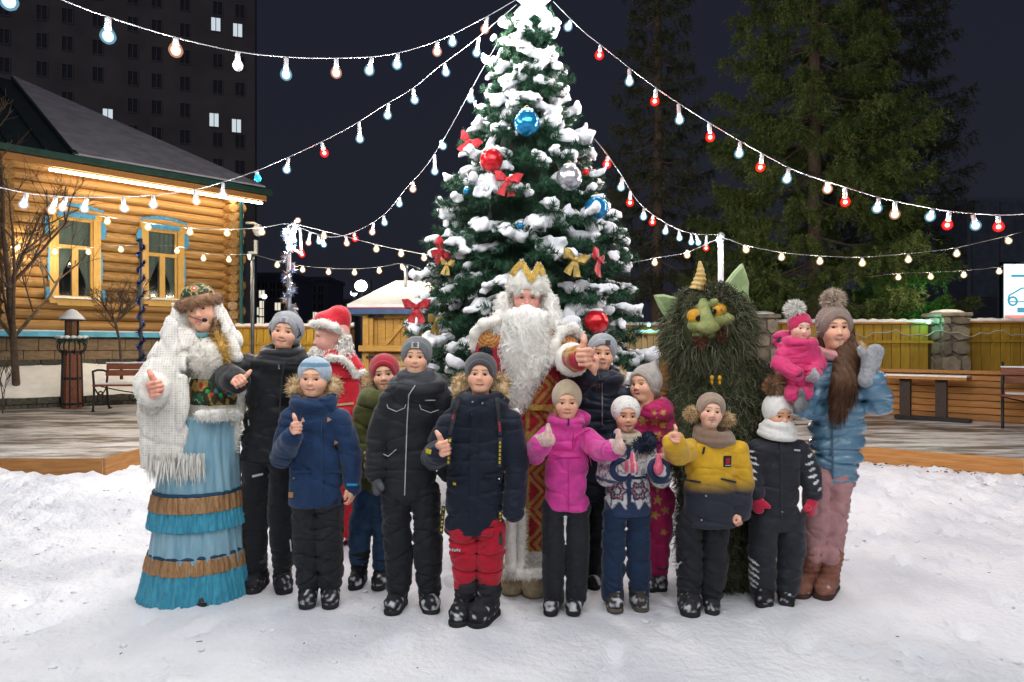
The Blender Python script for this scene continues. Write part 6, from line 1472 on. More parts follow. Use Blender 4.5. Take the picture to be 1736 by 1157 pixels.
strip(g, v, [(964, 710), (963, 722)], .009, M('zip_navy', (.02, .02, .06), .5), 'zipper', .004, o); strip(g, v, [(963, 780), (964, 864)], .004, PKD, 'zipper', .002, o)
MIT = M('mitten_rose', (.56, .30, .27), .95, .35, 60, .5, 120, sheen=.5, col2=(.66, .50, .44))
mitten(g, g.L(925, 746, -.30), (.5, -.85, .1), (.1, 0, 1), MIT, .72, True, up=True); mitten(g, g.L(1049, 758, -.36), (.3, -.95, 0), (.05, 0, 1), MIT, .78, False, up=True)
legs(g, 'trousers', cloth('snowpants_grey', (.015, .0165, .021), .65, .1), [(937, 860), (938, 930), (939, 1012)], [(980, 860), (979, 930), (976, 1012)], [22, 22, 20], [(880, 916, 1003), (850, 916, 1003)], folds(55, .005, (16, 10, 10)))
boot(g, (938, 1018, .05), (932, 1034, -.11), (940, 1000), 14, 15, snow=.8, seed=9); boot(g, (974, 1018, .05), (971, 1035, -.11), (975, 1000), 14, 15, snow=.9, seed=10)
g.finish()

# 7 girl in the navy quilted jacket, behind
g = Fig('person', 'older girl in navy quilted jacket and grey beanie making a two finger sign', 'person', 1008, 992, GRP)
head(g, 1021, 599, 60, -.08, 0, .06, smile=.5, openm=.5, brow=(.24, .15, .08), kid=True)
beanie(g, knit('knit_mist', (.30, .32, .34), 70), .19, .42, .15); badge(g, (.12, .3), .07, .07, M('badge_dark', (.05, .05, .06), .6))
core(g, (1006, 800), (1021, 640))
NQ = cloth('quilt_navy', (.012, .017, .032), .4, .1, .1, 120, spec=.25)
jk = [trunk(g, slim([(850, 958, 1052), (780, 956, 1056), (720, 956, 1060), (670, 962, 1064), (652, 980, 1052), (638, 1000, 1040)]), .6)] + limb(g, [(975, 672), (972, 660, -.14), (1000, 634, -.28)], [20, 20, 17]) + limb(g, [(1056, 672), (1066, 730), (1062, 790)], [20, 18, 15]) + [torus(g.L(1021, 632), 20 * g.k, 10 * g.k, Euler((.2, 0, 0)).to_matrix(), k=.03), torus(g.L(1021, 641), 26 * g.k, 12 * g.k, Euler((.3, 0, 0)).to_matrix(), k=.03, sy=.85)]
v, o = g.sd('jacket', jk, .0064, NQ, quilt(.075, .008, 6))
strip(g, v, [(1021, 650), (1021, 720)], .006, METAL, 'zipper', parent=o)
fur_path(g, [g.L(1046, 650, -.03), g.L(1054, 638, .02), g.L(1050, 628, .08)], [.015, .024, .02], FURT, 500, .035); fur_path(g, [g.L(954, 640, .06), g.L(950, 625, .1)], [.02, .02], FURT, 300, .035)
fur_path(g, [g.L(1008, 618, -.04), g.L(1012, 632, -.05), g.L(1018, 648, -.08)], .012, M('hair_brown', (.16, .09, .045), .5, .3), 260, .06, 'hair', w=.004)
hand(g, g.L(1006, 617, -.33), (-.05, -.25, 1), (-1, -.2, 0), .74, True, 'vee')
legs(g, 'trousers', M('jersey_black'), [(982, 840), (986, 910), (990, 975)], [(1024, 840), (1012, 910), (1006, 985)], [24, 20, 16], [(860, 962, 1048), (830, 962, 1048)], folds(58, .005))
boot(g, (990, 965, .06), (986, 988, -.1), (990, 950), 13, 15, snow=.7, seed=11); boot(g, (1008, 970, .06), (1006, 994, -.1), (1007, 955), 13, 15, snow=.7, seed=12)
g.finish()

# 8 small girl in the white and navy patterned jacket
g = Fig('person', 'toddler girl in white and navy patterned jacket with white tie-on hat and pink mittens', 'person', 1062, 1028, GRP)
head(g, 1061, 704, 58, .03, 0, .03, smile=.3, openm=.4, brow=(.12, .07, .05), skin=(.70, .39, .25), flush=.3)
def cdots(q):
    n_ = np.sin(q[:, 0] * 60) * np.sin(q[:, 1] * 60 + 1) * np.sin(q[:, 2] * 55); return np.where((n_ > .72)[:, None], (.12, .14, .22), (.76, .74, .70))
beanie(g, M('knit_white_dots', rough=.9, var=.06, vs=40, attr=True, sheen=.3), .2, .42, .0, low=-.42, wid=.43, colf=cdots)
g.sd('scarf', [torus(g.L(1064, 737), 17 * g.k, 7 * g.k, Euler((.2, .1, 0)).to_matrix(), sy=.9), torus(g.L(1064, 744), 17 * g.k, 7 * g.k, Euler((.2, .1, 0)).to_matrix(), sy=.9)], .006, cloth('scarf_cream', (.62, .54, .42)))
core(g, (1062, 870), (1062, 735))
NF = M('fur_navy', (.012, .02, .045), .8, .3, 30)
_pn = sn(61, (70, 70, 70), 9)
def cpat(v):
    nz = _pn(v[:, 0], v[:, 1], v[:, 2]); zb = g.L(0, 850)[2]; zw = g.L(0, 806)[2]
    c = np.tile(A((.62, .61, .60)), (len(v), 1)); c = mixc(c, (.02, .045, .11), (np.abs(nz) < .07) * .85)
    c = mixc(c, (.35, .22, .22), (nz > .62) * .8)
    for cu in (1050, 1088):   # round blossoms on the skirt of the jacket
        p = g.L(cu, 838, -.15); r_ = np.hypot(v[:, 0] - p[0], v[:, 2] - p[2]); an = np.arctan2(v[:, 2] - p[2], v[:, 0] - p[0]); m = (v[:, 1] < 0)
        rr = .042 * (1 + .18 * np.cos(6 * an)); c = mixc(c, (.60, .58, .56), (r_ < rr) * m); c = mixc(c, (.02, .035, .10), ((np.abs(r_ - rr) < .006) | (np.abs(r_ - rr * .5) < .005) | ((r_ < rr) & (np.abs(np.sin(3 * an)) < .22))) * m); c = mixc(c, (.4, .1, .08), (np.abs(r_ - rr * .78) < .004) * m)
    c = mixc(c, (.013, .03, .085), (zb + .02 * np.sin(v[:, 0] * 90) - v[:, 2]) * 120)
    c = mixc(c, (.013, .025, .07), (np.abs(v[:, 2] - zw) < .012) * 1.0); px = g.L(1070, 800, -.15)[0]; c = mixc(c, (.013, .03, .085), (np.abs(v[:, 0] - px) < .012) * (v[:, 1] < 0))
    return c
PAT = M('jacket_pattern', crease=.5, rough=.7, var=.08, vs=30, attr=True, sheen=.2, bump=.15, bs=120)
jk = [trunk(g, slim([(873, 1015, 1112), (845, 1016, 1112), (808, 1026, 1104), (780, 1024, 1106), (760, 1032, 1098), (744, 1046, 1082)]), .70)] + limb(g, [(1035, 768), (1030, 806, -.06), (1054, 798, -.24)], [19, 19, 16]) + limb(g, [(1094, 768), (1120, 808, -.08), (1116, 800, -.22)], [19, 18, 16])
v, o = g.sd('jacket', jk, .006, PAT, folds(63, .006), cpat)
strip(g, v, [(1076, 807), (1094, 806)], .008, M('reflect_tape', (.6, .6, .6), .4), 'belt_tape', .004, o)
for k_, (u_, v_) in enumerate(((1038, 750), (1100, 752))): fur_path(g, [g.L(1064 + (u_ - 1064) * .45, 756, -.14), g.L(u_, v_, -.05), g.L(u_, v_ - 8, .06)], [.025, .045, .045], NF, 900, .04, 'hood_fur', seed=64 + k_)
for (pt, rad) in (((1052, 797, -.27), 14), ((1117, 797, -.25), 15)): g.sd('cuff', [torus(g.L(*pt), rad * g.k, 5 * g.k, Euler((1.3, 0, .3)).to_matrix())], .006, M('cuff_navy', (.015, .03, .08), .8))
def cmit(v): return np.where((np.sin(v[:, 0] * 260) > .45)[:, None], (.72, .50, .45), (.66, .10, .20))
MP = M('mitten_pink', rough=.95, var=.12, vs=50, attr=True, sheen=.4, bump=.3, bs=120)
mitten(g, g.L(1068, 792, -.32), (.3, -.95, .1), (.1, 0, 1), MP, .66, True, up=True, colf=cmit); mitten(g, g.L(1117, 795, -.30), (-.1, -.97, 0), (.1, 0, 1), M('mitten_solid_pink', (.62, .12, .2), .95, .2, 60, .4, 120), .68, False, up=True)
legs(g, 'trousers', cloth('snowpants_blue', (.008, .024, .062), .65, .15), [(1041, 865), (1040, 930), (1039, 1008)], [(1083, 865), (1082, 930), (1083, 1006)], [23, 22, 20], [(885, 1018, 1106), (855, 1018, 1106)], folds(65, .008))
boot(g, (1040, 1012, .05), (1044, 1032, -.12), (1040, 995), 16, 17, (.05, .043, .04), .8, (.10, .085, .07), 13); boot(g, (1080, 1012, .05), (1090, 1030, -.1), (1082, 995), 15, 17, (.05, .043, .04), .8, (.10, .085, .07), 14)
g.finish()

# 9 girl in the magenta snowsuit with gold stars
g = Fig('person', 'girl in magenta snowsuit with gold stars and ribbed white beanie looking up aside', 'person', 1112, 996, GRP)
head(g, 1094, 655, 62, -.85, .22, -.12, smile=0, openm=.45, brow=(.3, .18, .1), flush=.4)
beanie(g, knit('knit_oat', (.52, .46, .42), 60, .15, 'X', .6), .2, .46, .14, tip=(0, .42, .74), side=.42)
fur_path(g, [g.L(1108, 660, .0), g.L(1112, 680, .02), g.L(1108, 695, .0)], .018, M('hair_fair'), 260, .05, 'hair', w=.004); core(g, (1114, 850), (1104, 690))
def star_col(base, gold, cents, fig):
    def f_(v):
        c = np.tile(A(base), (len(v), 1))
        for (u_, w_, r_) in cents:
            p = fig.L(u_, w_, -.1); dx = v[:, 0] - p[0]; dz = v[:, 2] - p[2]; an = np.arctan2(dx, dz) + u_; rr = np.hypot(dx, dz); tt = np.abs((an / (2 * np.pi / 5)) % 1 - .5) * 2; lim = r_ * fig.k * (.45 + .55 * tt ** 1.5)
            c = mixc(c, gold, (rr < lim) * (v[:, 1] < .03))
        return c
    return f_
cents = [(1092, 716, 8), (1112, 716, 9), (1124, 700, 6), (1126, 722, 7), (1134, 745, 7), (1118, 740, 8), (1120, 826, 13), (1117, 850, 9), (1130, 868, 8), (1113, 876, 9), (1124, 805, 8), (1098, 740, 6), (1130, 785, 8), (1108, 700, 5), (1128, 905, 6)]
jk = [trunk(g, slim([(850, 1088, 1140), (800, 1084, 1144), (740, 1082, 1144), (710, 1086, 1142), (694, 1094, 1134), (684, 1100, 1126)]), .75)] + limb(g, [(1132, 716), (1144, 756, -.05), (1130, 774, -.25)], [18, 17, 14]) + limb(g, [(1090, 716), (1078, 750), (1076, 790, -.05)], [17, 16, 14]) + limb(g, [(1102, 845), (1106, 900), (1104, 962)], [20, 19, 17]) + limb(g, [(1124, 845), (1120, 900), (1116, 966)], [21, 19, 17]) + [torus(g.L(1105, 686), 18 * g.k, 11 * g.k, Euler((.2, -.25, 0)).to_matrix(), k=.03), torus(g.L(1109, 696), 20 * g.k, 13 * g.k, Euler((.2, -.15, 0)).to_matrix(), k=.03), ell(g.L(1124, 690, .1), (26 * g.k, .06, 18 * g.k), k=.04)]
v, o = g.sd('snowsuit', jk, .007, M('suit_magenta', crease=.5, rough=.6, var=.1, vs=20, attr=True, sheen=.25, bump=.15, bs=120), folds(71, .007), star_col((.42, .008, .10), (.48, .30, .05), cents, g))
hand(g, g.L(1127, 777, -.3), (-.2, -.95, 0), (0, 0, 1), .62, False); boot(g, (1108, 970, .06), (1104, 992, -.1), (1106, 955), 13, 15, (.05, .05, .055), .6, seed=15); boot(g, (1116, 975, .06), (1120, 1000, -.1), (1117, 958), 14, 16, (.05, .05, .055), .6, seed=16)
g.finish()

# 10 boy in the yellow jacket
g = Fig('person', 'laughing small boy in yellow to navy jacket with brown knit hat and scarf', 'person', 1195, 1033, GRP)
head(g, 1205, 698, 57, -.12, .12, .12, smile=1.0, openm=.9, brow=(.36, .24, .14), flush=.5, skin=(.82, .50, .36))
beanie(g, knit('knit_taupe', (.30, .22, .16), 60), .2, .43, .16, low=-.38)
for s_, q_ in ((-1, (-.52, .1, -.12)), (1, (.52, .15, -.15))): pompom(g, q_, .045, FURT, 500, .03)
core(g, (1200, 880), (1205, 735))
g.sd('scarf', [torus(g.L(1209, 733), 25 * g.k, 8.5 * g.k, Euler((.2, .12, 0)).to_matrix(), sy=.9), torus(g.L(1210, 742), 27 * g.k, 9 * g.k, Euler((.25, .05, 0)).to_matrix(), sy=.9)], .006, knit('knit_scarf_brown', (.24, .16, .11), 70), folds(80, .004))
def cgrad(v):
    nz = sn(81, (25, 25, 25), 6)(v[:, 0], v[:, 1], v[:, 2]) * .012; z0 = g.L(0, 818)[2] + nz; c = mixc(np.tile(A((.012, .016, .03)), (len(v), 1)), (.62, .36, .012), (v[:, 2] - z0 + .045) / .09)
    p = g.L(1143, 752, -.2); c = mixc(c, (.012, .016, .03), (.075 - np.linalg.norm(v - p, axis=1)) / .03); return c
jk = [trunk(g, slim([(890, 1142, 1264), (850, 1146, 1262), (810, 1152, 1258), (770, 1158, 1256), (752, 1168, 1250), (736, 1190, 1232)]), .66)] + limb(g, [(1172, 764), (1148, 770, -.12), (1143, 752, -.27)], [20, 20, 18]) + limb(g, [(1250, 764), (1259, 820, 0), (1256, 868, -.04)], [20, 19, 17])
v, o = g.sd('jacket', jk, .0064, M('jacket_gradient', crease=.5, rough=.65, var=.1, vs=20, attr=True, sheen=.2, bump=.15, bs=120), folds(83, .007), cgrad)
patch(g, v, [(1226, 792), (1239, 792), (1240, 773), (1227, 773)], M('patch_black', (.012, .012, .014), .6), 'chest_patch', parent=o)
for k_ in range(3): strip(g, v, [(1230, 779 + k_ * 3.2), (1237, 778 + k_ * 3.2)], .005, M('print_red'), 'patch_print', .006, o)
strip(g, v, [(1229, 789), (1238, 789)], .004, THR, 'patch_print', .006, o)
for (u_, v_) in ((1205, 756), (1197, 841), (1189, 882)): dot(g, v, u_, v_, .006, METAL if v_ > 800 else IRON, 'snap', o)
strip(g, v, [(1194, 758), (1191, 770)], .01, IRON, 'zip_pull', .004, o)
for (a, b) in ((1152, 1188), (1222, 1248)): strip(g, v, [(a, 812), (b, 818)], .01, M('cloth_seam', (.02, .022, .035), .7), 'pocket_flap', .003, o)
hand(g, g.L(1142, 742, -.32), (.15, -.98, .1), (.08, 0, 1), .62, True); hand(g, g.L(1254, 880, -.07), (-.1, -.5, -.85), (-.5, -.8, .3), .6, False, 'fist')
v, o = legs(g, 'trousers', M('snowpants_black'), [(1168, 880), (1168, 940), (1168, 1000)], [(1214, 880), (1213, 940), (1207, 1002)], [24, 23, 21], [(900, 1144, 1236), (870, 1144, 1236)], folds(85, .010, (12, 12, 34)))
strip(g, v, [(1147, 964), (1150, 957), (1155, 953)], .01, THR, 'knee_print', parent=o)
boot(g, (1166, 1015, .06), (1172, 1037, -.13), (1166, 990), 19, 19, (.03, .03, .034), .8, seed=17); boot(g, (1206, 1010, .05), (1208, 1036, -.1), (1206, 995), 14, 18, (.03, .03, .034), 1.0, seed=18)
g.finish()

# 11 child in the dark snowsuit, white balaclava hat
g = Fig('person', 'child in dark snowsuit with white balaclava hat, brown pompom and red mittens', 'person', 1316, 1020, GRP)
head(g, 1319, 703, 60, .15, -.05, .02, smile=0, brow=(.2, .12, .08), skin=(.66, .36, .23), flush=.2)
WK = M('knit_white', (.74, .73, .70), .9, .06, 40, .3, 60, sheen=.4)
hb = beanie(g, WK, .17, .48, 0, low=-.5, side=.30, wid=.41)
def fcowl(p): return np.maximum(eln(p, (0, -.04, -.30), (.43, .45, .30)), 0 * p[..., 0] + (p[..., 2] + .10))
q, v, f = hat_mesh(g, [Prim(fcowl, (-.5, -.55, -.65), (.5, .5, 0), .02), torus((0, 0, -.42), .40, .11, Euler((.12, 0, 0)).to_matrix(), k=.04), torus((0, 0, -.55), .43, .11, Euler((.12, 0, 0)).to_matrix(), k=.04)], .006, lambda x, y, z: .012 * np.sin(22 * z + 5 * x + 3 * y)); g.part('cowl', v, f, WK)
pompom(g, (-.08, .05, .80), .062, FURB, 1600, .04, hb); core(g, (1316, 880), (1318, 740))
cents = []
def cslash(v):
    c = np.tile(A((.0125, .014, .022)), (len(v), 1))
    for (u_, v_, L_, a_) in [(1270, 765, 8, .1), (1272, 775, 10, .25), (1276, 785, 9, .35), (1274, 797, 7, .35), (1273, 808, 6, .4), (1278, 722 + 2, 5, .3), (1371, 772, 6, -.5), (1370, 785, 8, -.35), (1374, 795, 6, -.6), (1375, 806, 8, -.35), (1378, 816, 6, -.6), (1384, 827, 5, -.6),
                             (1274, 962, 12, .55), (1274, 972, 13, .55), (1274, 983, 12, .55), (1276, 952, 11, .55), (1274, 992, 8, .5)]:
        p = g.L(u_, v_, -.04); dx = v[:, 0] - p[0]; dz = v[:, 2] - p[2]; ca, sa = math.cos(a_), math.sin(a_); x1 = dx * ca - dz * sa; z1 = dx * sa + dz * ca
        c = mixc(c, (.62, .63, .66), ((x1 / (L_ * g.k)) ** 2 + (z1 / (2.0 * g.k)) ** 2 < 1) * 1.0)
    return c
jk = [trunk(g, slim([(900, 1272, 1362), (850, 1272, 1362), (800, 1276, 1360), (765, 1274, 1366), (748, 1284, 1356), (736, 1298, 1340)]), .66)] + limb(g, [(1285, 764), (1272, 800, 0), (1281, 836, -.05)], [19, 18, 15]) + limb(g, [(1354, 764), (1372, 800, 0), (1378, 838, -.05)], [19, 18, 15]) + limb(g, [(1296, 885), (1292, 935), (1293, 995)], [25, 24, 22]) + limb(g, [(1340, 885), (1342, 935), (1334, 997)], [24, 23, 21])
v, o = g.sd('snowsuit', jk, .007, M('suit_dark', crease=.5, rough=.6, var=.1, vs=20, attr=True, sheen=.15, bump=.15, bs=120), folds(91, .006), cslash)
strip(g, v, [(1324, 750), (1325, 800), (1325, 880)], .012, M('zip_dark', (.02, .022, .03), .5), 'zipper', parent=o); strip(g, v, [(1346, 763), (1356, 764)], .01, THR, 'chest_label', .004, o); dot(g, v, 1326, 868, .005, METAL, 'snap', o)
MR = M('mitten_red', (.52, .01, .05), .95, .15, 60, .4, 120, sheen=.4)
mitten(g, g.L(1283, 852, -.06), (.1, -.1, -1), (.6, -.6, 0), MR, .72, True); mitten(g, g.L(1378, 856, -.06), (-.05, -.1, -1), (-.7, -.6, 0), MR, .74, False)
boot(g, (1294, 1000, .05), (1296, 1022, -.12), (1294, 985), 17, 18, (.018, .018, .022), .3, seed=19); boot(g, (1332, 1000, .05), (1334, 1020, -.1), (1333, 988), 14, 16, (.018, .018, .022), .5, seed=20)
g.finish()
# ------------------------------------------------------------------ the adults, costumes and the toddler
def furry(fig, name, v, q, n, L, w, mat, cols=None, bend=(0, 0, -.6), jit=.35, seed=3, curl=0, where=None, parent=None, base_col=None, tang=0):
    p, nr = surf_sample(v, q, n, seed, where); sv_, st_ = strands(p - nr * .004, nr * (1 - tang) + A((0, 0, -1.0)) * tang, L, w, bend, jit, seed=seed, curl=curl)
    me = mesh_np(name, np.concatenate([v, sv_]), [q, st_ + len(v)])
    if cols is not None:
        r_ = np.random.default_rng(seed); c = A(cols)[r_.integers(0, len(cols), n)]; set_col(me, np.concatenate([np.tile(A(base_col if base_col is not None else cols[0]), (len(v), 1)), np.repeat(c, 5, 0)]))
    return obj(name, me, mat, parent or fig.e)
# ---- bearded man in the red and gold robe
g = Fig('person', 'tall man in crimson and gold robe with long curly white beard, thumb up', 'person', 896, 1002)
head(g, 893, 508, 68, 0, 0, 0, kid=False, smile=0, skin=(.68, .32, .25), brow=(.7, .68, .64), iris=(.08, .06, .05), flush=.6)
xs = [g.L(u, 500)[0] for u in (855, 868, 885, 901, 914, 921, 935)]; zs = [g.L(880, v_)[2] for v_ in (488, 465, 442, 474, 445, 464, 486)]
dome = [trunk(g, [(498, 861, 930), (485, 858, 932), (470, 860, 929), (455, 866, 924), (436, 872, 918)], .95, .01, 2.2, rnd=.01), Prim(lambda p: p[..., 2] - np.interp(p[..., 0], xs, zs), (-9,) * 3, (9,) * 3, .012, 'i'), ell(g.L(893, 514, -.13), (24 * g.k, .12, 24 * g.k), k=.01, op='s')]
v, q = sdf(dome, .006); hat = furry(g, 'crown_hat', v, q, 2600, .022, .004, FURW, bend=(0, 0, -.2), jit=.6)
GOLD = M('gold_brocade', (.42, .25, .04), .4, .35, 120, .5, 160, metal=.45, col2=(.62, .42, .10)); 
tp = [(867, 467), (876, 454), (885, 446), (893, 460), (901, 477), (908, 461), (914, 449), (921, 466)]
strip(g, v, tp, .034, GOLD, 'crown_trim', .008, hat)
for s_ in (-1, 1): fur_path(g, [g.L(893 + s_ * 19, 499, -.10), g.L(893 + s_ * 9, 494, -.12)], [.012, .009], FURW, 120, .014, 'eyebrow', w=.005)
# beard and side hair
bd = [trunk(g, [(527, 866, 919), (540, 856, 928), (560, 852, 931), (590, 853, 930), (620, 857, 924), (645, 861, 909), (670, 864, 897), (692, 871, 887)], .55, -.15, 2.0, rnd=.02), cap(g.L(856, 505, .02), g.L(848, 560, -.02), 11 * g.k, 16 * g.k, k=.04), cap(g.L(930, 505, .02), g.L(940, 560, -.02), 11 * g.k, 16 * g.k, k=.04), cap(g.L(874, 528, -.13), g.L(893, 525, -.15), 6 * g.k, 7 * g.k, k=.02), cap(g.L(893, 525, -.15), g.L(912, 528, -.13), 7 * g.k, 6 * g.k, k=.02)]
def _locks(x, y, z):
    w = x * 150 + 3.0 * np.sin(z * 34 + 9 * x) + 1.6 * np.sin(z * 71 + 30 * x); return .005 * np.sin(w) * (.6 + .4 * np.sin(z * 48 + 20 * x)) + .007 * np.sin(z * 23 + 14 * x) * np.sin(x * 40)
v, q = sdf(bd, .0052, _locks)
furry(g, 'beard', v, q, 9000, .036, .0042, M('beard_white', rough=.75, var=.05, vs=40, attr=True, sheen=.3), [(.88, .86, .81), (.91, .90, .87), (.84, .80, .73)], (0, -.1, -.3), .35, 5, .5, tang=.6, base_col=(.88, .86, .82))
core(g, (896, 760), (893, 545))
def crobe(v):
    c = np.tile(A((.36, .007, .022)), (len(v), 1)); x = v[:, 0] / g.k; z = v[:, 2] / g.k; u_ = x + 896
    tri = np.abs((z / 58) % 1 - .5) * 2; zz = 906 + 26 * tri; d = u_ - zz
    fr = v[:, 1] < .06
    for (o_, w_) in ((0, 4.2), (13, 3.0), (-14, 3.6)): c = mixc(c, (.40, .24, .045), (np.abs(d - o_) < w_) * fr * (z < 390))
    c = mixc(c, (.40, .24, .045), ((np.abs(u_ - 893) < 3)) * fr)
    c = mixc(c, (.70, .68, .63), (g.L(0, 926)[2] - v[:, 2]) * 120)
    for (cu, cv) in ((828, 566), (952, 576)):
        p = g.L(cu, cv, -.1); r_ = np.hypot(v[:, 0] - p[0], v[:, 2] - p[2]) / g.k; c = mixc(c, (.42, .25, .04), ((r_ < 26) & ((r_ * .55).astype(int) % 3 != 1)) * 1.0)
    return c
ROBE = M('robe_brocade', rough=.6, var=.22, vs=90, attr=True, sheen=.25, bump=.3, bs=150)
rb = [trunk(g, [(988, 852, 944), (930, 856, 943), (850, 858, 945), (760, 850, 950), (690, 836, 958), (620, 824, 962), (580, 820, 964), (558, 842, 946)], .62, 0, 2.3)] + limb(g, [(830, 580), (816, 660, .02), (838, 730, -.02)], [26, 25, 24], .015) + limb(g, [(952, 584), (966, 612, -.14), (984, 607, -.38)], [27, 24, 19], .015)
v, o = g.sd('robe', rb, .008, ROBE, folds(101, .008, (18, 12, 6)), crobe)
for pts, r_, n in (([(806, 590, -.02), (806, 566, -.04), (820, 550, -.06), (842, 545, -.06)], 11, 900), ([(936, 612, -.16), (940, 585, -.15), (952, 562, -.12), (972, 556, -.06), (984, 570, -.02)], 10, 1100)): fur_path(g, [g.L(*p) for p in pts], r_ * g.k, FURW, n, .028, 'shoulder_fur', w=.005, seed=n)
def ring(fig, c, d, R_, r_, mat, name, n=900, L=.025, parent=None):
    z = Vector(d).normalized(); a = z.orthogonal().normalized(); b = z.cross(a); pts = [A(Vector(c) + a * (R_ * math.cos(t)) + b * (R_ * math.sin(t))) for t in [i * math.pi / 7 for i in range(15)]]
    return fur_path(fig, pts, r_, mat, n, L, name, w=.005)
ax = g.L(984, 607, -.38) - g.L(966, 612, -.14)
ring(g, g.L(970, 610, -.22), ax, .062, .034, FURW, 'cuff_fur', 1500)
mb = MB(); c0 = Vector(g.L(980, 608, -.33)); mb.tube([c0, c0 + Vector(ax).normalized() * .045], [.072, .069], 18); mb.build('sleeve_braid', GOLD, g.e, True)
hand(g, g.L(993, 606, -.47), (.45, -.88, 0), (-.02, 0, 1), 1.12, False, skin=(.76, .40, .28))
fur_path(g, [g.L(874, 700, -.27), g.L(870, 800, -.24), g.L(866, 900, -.2), g.L(866, 962, -.2)], [.03, .034, .038, .04], FURW, 1700, .03, 'front_fur', w=.005); fur_path(g, [g.L(884, 860, -.2), g.L(883, 962, -.19)], .028, FURW, 800, .03, 'front_fur', w=.005, seed=8)
fur_path(g, [g.L(858, 972, -.12), g.L(880, 972, -.2), g.L(915, 972, -.2), g.L(940, 970, -.1)], .03, FURW, 1300, .03, 'hem_fur', w=.005, seed=9)
strip(g, v, [(856, 676), (880, 686), (905, 692), (940, 690)], .03, GOLD, 'belt', .012, o)
for u_, v_ in ((868, 682), (892, 690), (915, 693)): dot(g, v, u_, v_, .009, M('gem_red', (.35, .005, .02), .2), 'gem', o)
boot(g, (905, 985, .02), (906, 1006, -.14), (905, 965), 24, 24, (.36, .29, .18), -.6, (.2, .16, .1), 21); boot(g, (870, 985, .05), (866, 1004, -.1), (872, 965), 22, 22, (.36, .29, .18), -.6, (.2, .16, .1), 22)
g.finish()

# ---- costumed woman, left
g = Fig('person', 'smiling woman in blue ruffled skirt, lacy white shawl and fur trimmed hat', 'person', 332, 1003)
head(g, 343, 529, 68, .10, .04, -.26, kid=False, smile=1.0, openm=.7, lip=(.62, .08, .10), brow=(.14, .08, .05), flush=.55, iris=(.08, .10, .12))
q, v, f = hat_mesh(g, [torus((-.02, .05, .27), .40, .135, Euler((.12, 0, 0)).to_matrix(), k=.03, sy=1.1)], .006); hb = furry(g, 'fur_hat_band', v, f, 2600, .022, .004, M('fur_mink', (.20, .10, .05), .7, .4, 25, sheen=.3, col2=(.36, .20, .10)), jit=.5)
q, v, f = hat_mesh(g, [ell((-.03, .06, .40), (.40, .43, .34))], .006)
nz = sn(111, (16, 16, 16), 8)(q[:, 0], q[:, 1], q[:, 2]); c = np.tile(A((.012, .045, .025)), (len(q), 1)); c = mixc(c, (.45, .30, .08), (np.abs(nz) < .06) * 1.0); c = mixc(c, (.4, .03, .04), (nz > .52) * 1.0); c = mixc(c, (.02, .12, .1), (nz < -.5) * 1.0)
for rr_, cc in ((.10, (.42, .30, .1)), (.07, (.45, .02, .04)), (.03, (.7, .6, .4))): c = mixc(c, cc, (np.linalg.norm(q - A((.06, -.32, .56)), axis=1) < rr_) * 1.0)
g.part('hat_crown', v, f, M('hat_embroidery', rough=.6, var=.2, vs=80, attr=True, bump=.3, bs=120), c)
def ripple(n, amp, ph=0, z0=0): return lambda a, z: 1 + amp * np.sin(n * a + ph + 3 * np.sin(2 * a) + 2.4 * np.sin(7 * a + 6 * z + ph)) + amp * .4 * np.sin(2.3 * n * a + 8 * z)
def rtrunk(rows, rp, dr=.9):
    sec = []
    for (v_, ul, ur) in rows: a = g.L(ul, v_); b = g.L(ur, v_); rx = (b[0] - a[0]) / 2; sec.append((a[2], (a[0] + b[0]) / 2, 0, rx, rx * dr))
    return loft(sec, k=.01, e=2.0, rnd=.008, ripple=rp)
SAT = M('satin_blue', (.16, .33, .43), .4, .25, 4, .15, 60, st=(9, 9, 1.2), col2=(.28, .47, .56), sheen=.2); TUR = M('taffeta_turquoise', (.02, .21, .33), .35, .35, 5, .35, 30, st=(14, 14, 2), col2=(.06, .36, .50), sheen=.2); BRZ = M('ribbon_bronze', (.30, .15, .06), .35, .3, 9, .3, 30, st=(14, 14, 2), col2=(.48, .29, .15), metal=.35); NVT = M('trim_navy', (.01, .05, .10), .6)
g.sd('skirt', [rtrunk([(985, 256, 416), (930, 260, 410), (850, 268, 405), (770, 276, 402), (705, 300, 402)], ripple(11, .022))], .008, SAT)
for nm, rows, rp, mt in (('ruffle', [(888, 256, 414), (872, 259, 411), (854, 263, 408)], ripple(46, .028, 1), TUR), ('ribbon_tier', [(858, 259, 411), (843, 262, 409), (830, 265, 407)], ripple(38, .018, 2), BRZ), ('ruffle', [(1004, 241, 424), (985, 246, 420), (952, 254, 414)], ripple(44, .026, 3), TUR), ('ribbon_tier', [(957, 251, 416), (942, 254, 414), (930, 258, 411)], ripple(38, .018, 4), BRZ), ('trim_band', [(832, 264, 408), (826, 265, 407)], ripple(20, .01), NVT), ('trim_band', [(932, 257, 412), (926, 258, 411)], ripple(20, .01), NVT)):
    g.sd(nm, [rtrunk(rows, rp)], .0065, mt)
boot(g, (344, 985, .0), (342, 1003, -.26), (344, 970), 13, 13, (.05, .04, .04), .2, seed=23)
CRM = M('fur_cream', (.70, .66, .58), .85, .12, 25, .5, 60, sheen=.4)
bl = [trunk(g, [(722, 318, 406), (690, 324, 402), (640, 326, 398), (600, 318, 396), (578, 326, 384), (566, 336, 366)], .72, 0, 2.2), ell(g.L(352, 606, -.10), (34 * g.k, .08, 28 * g.k), k=.05)] + limb(g, [(384, 598), (402, 650, .03), (398, 700, .05)], [18, 17, 16], .02) + limb(g, [(312, 602), (268, 690, -.08), (260, 662, -.30)], [22, 24, 22], .02)
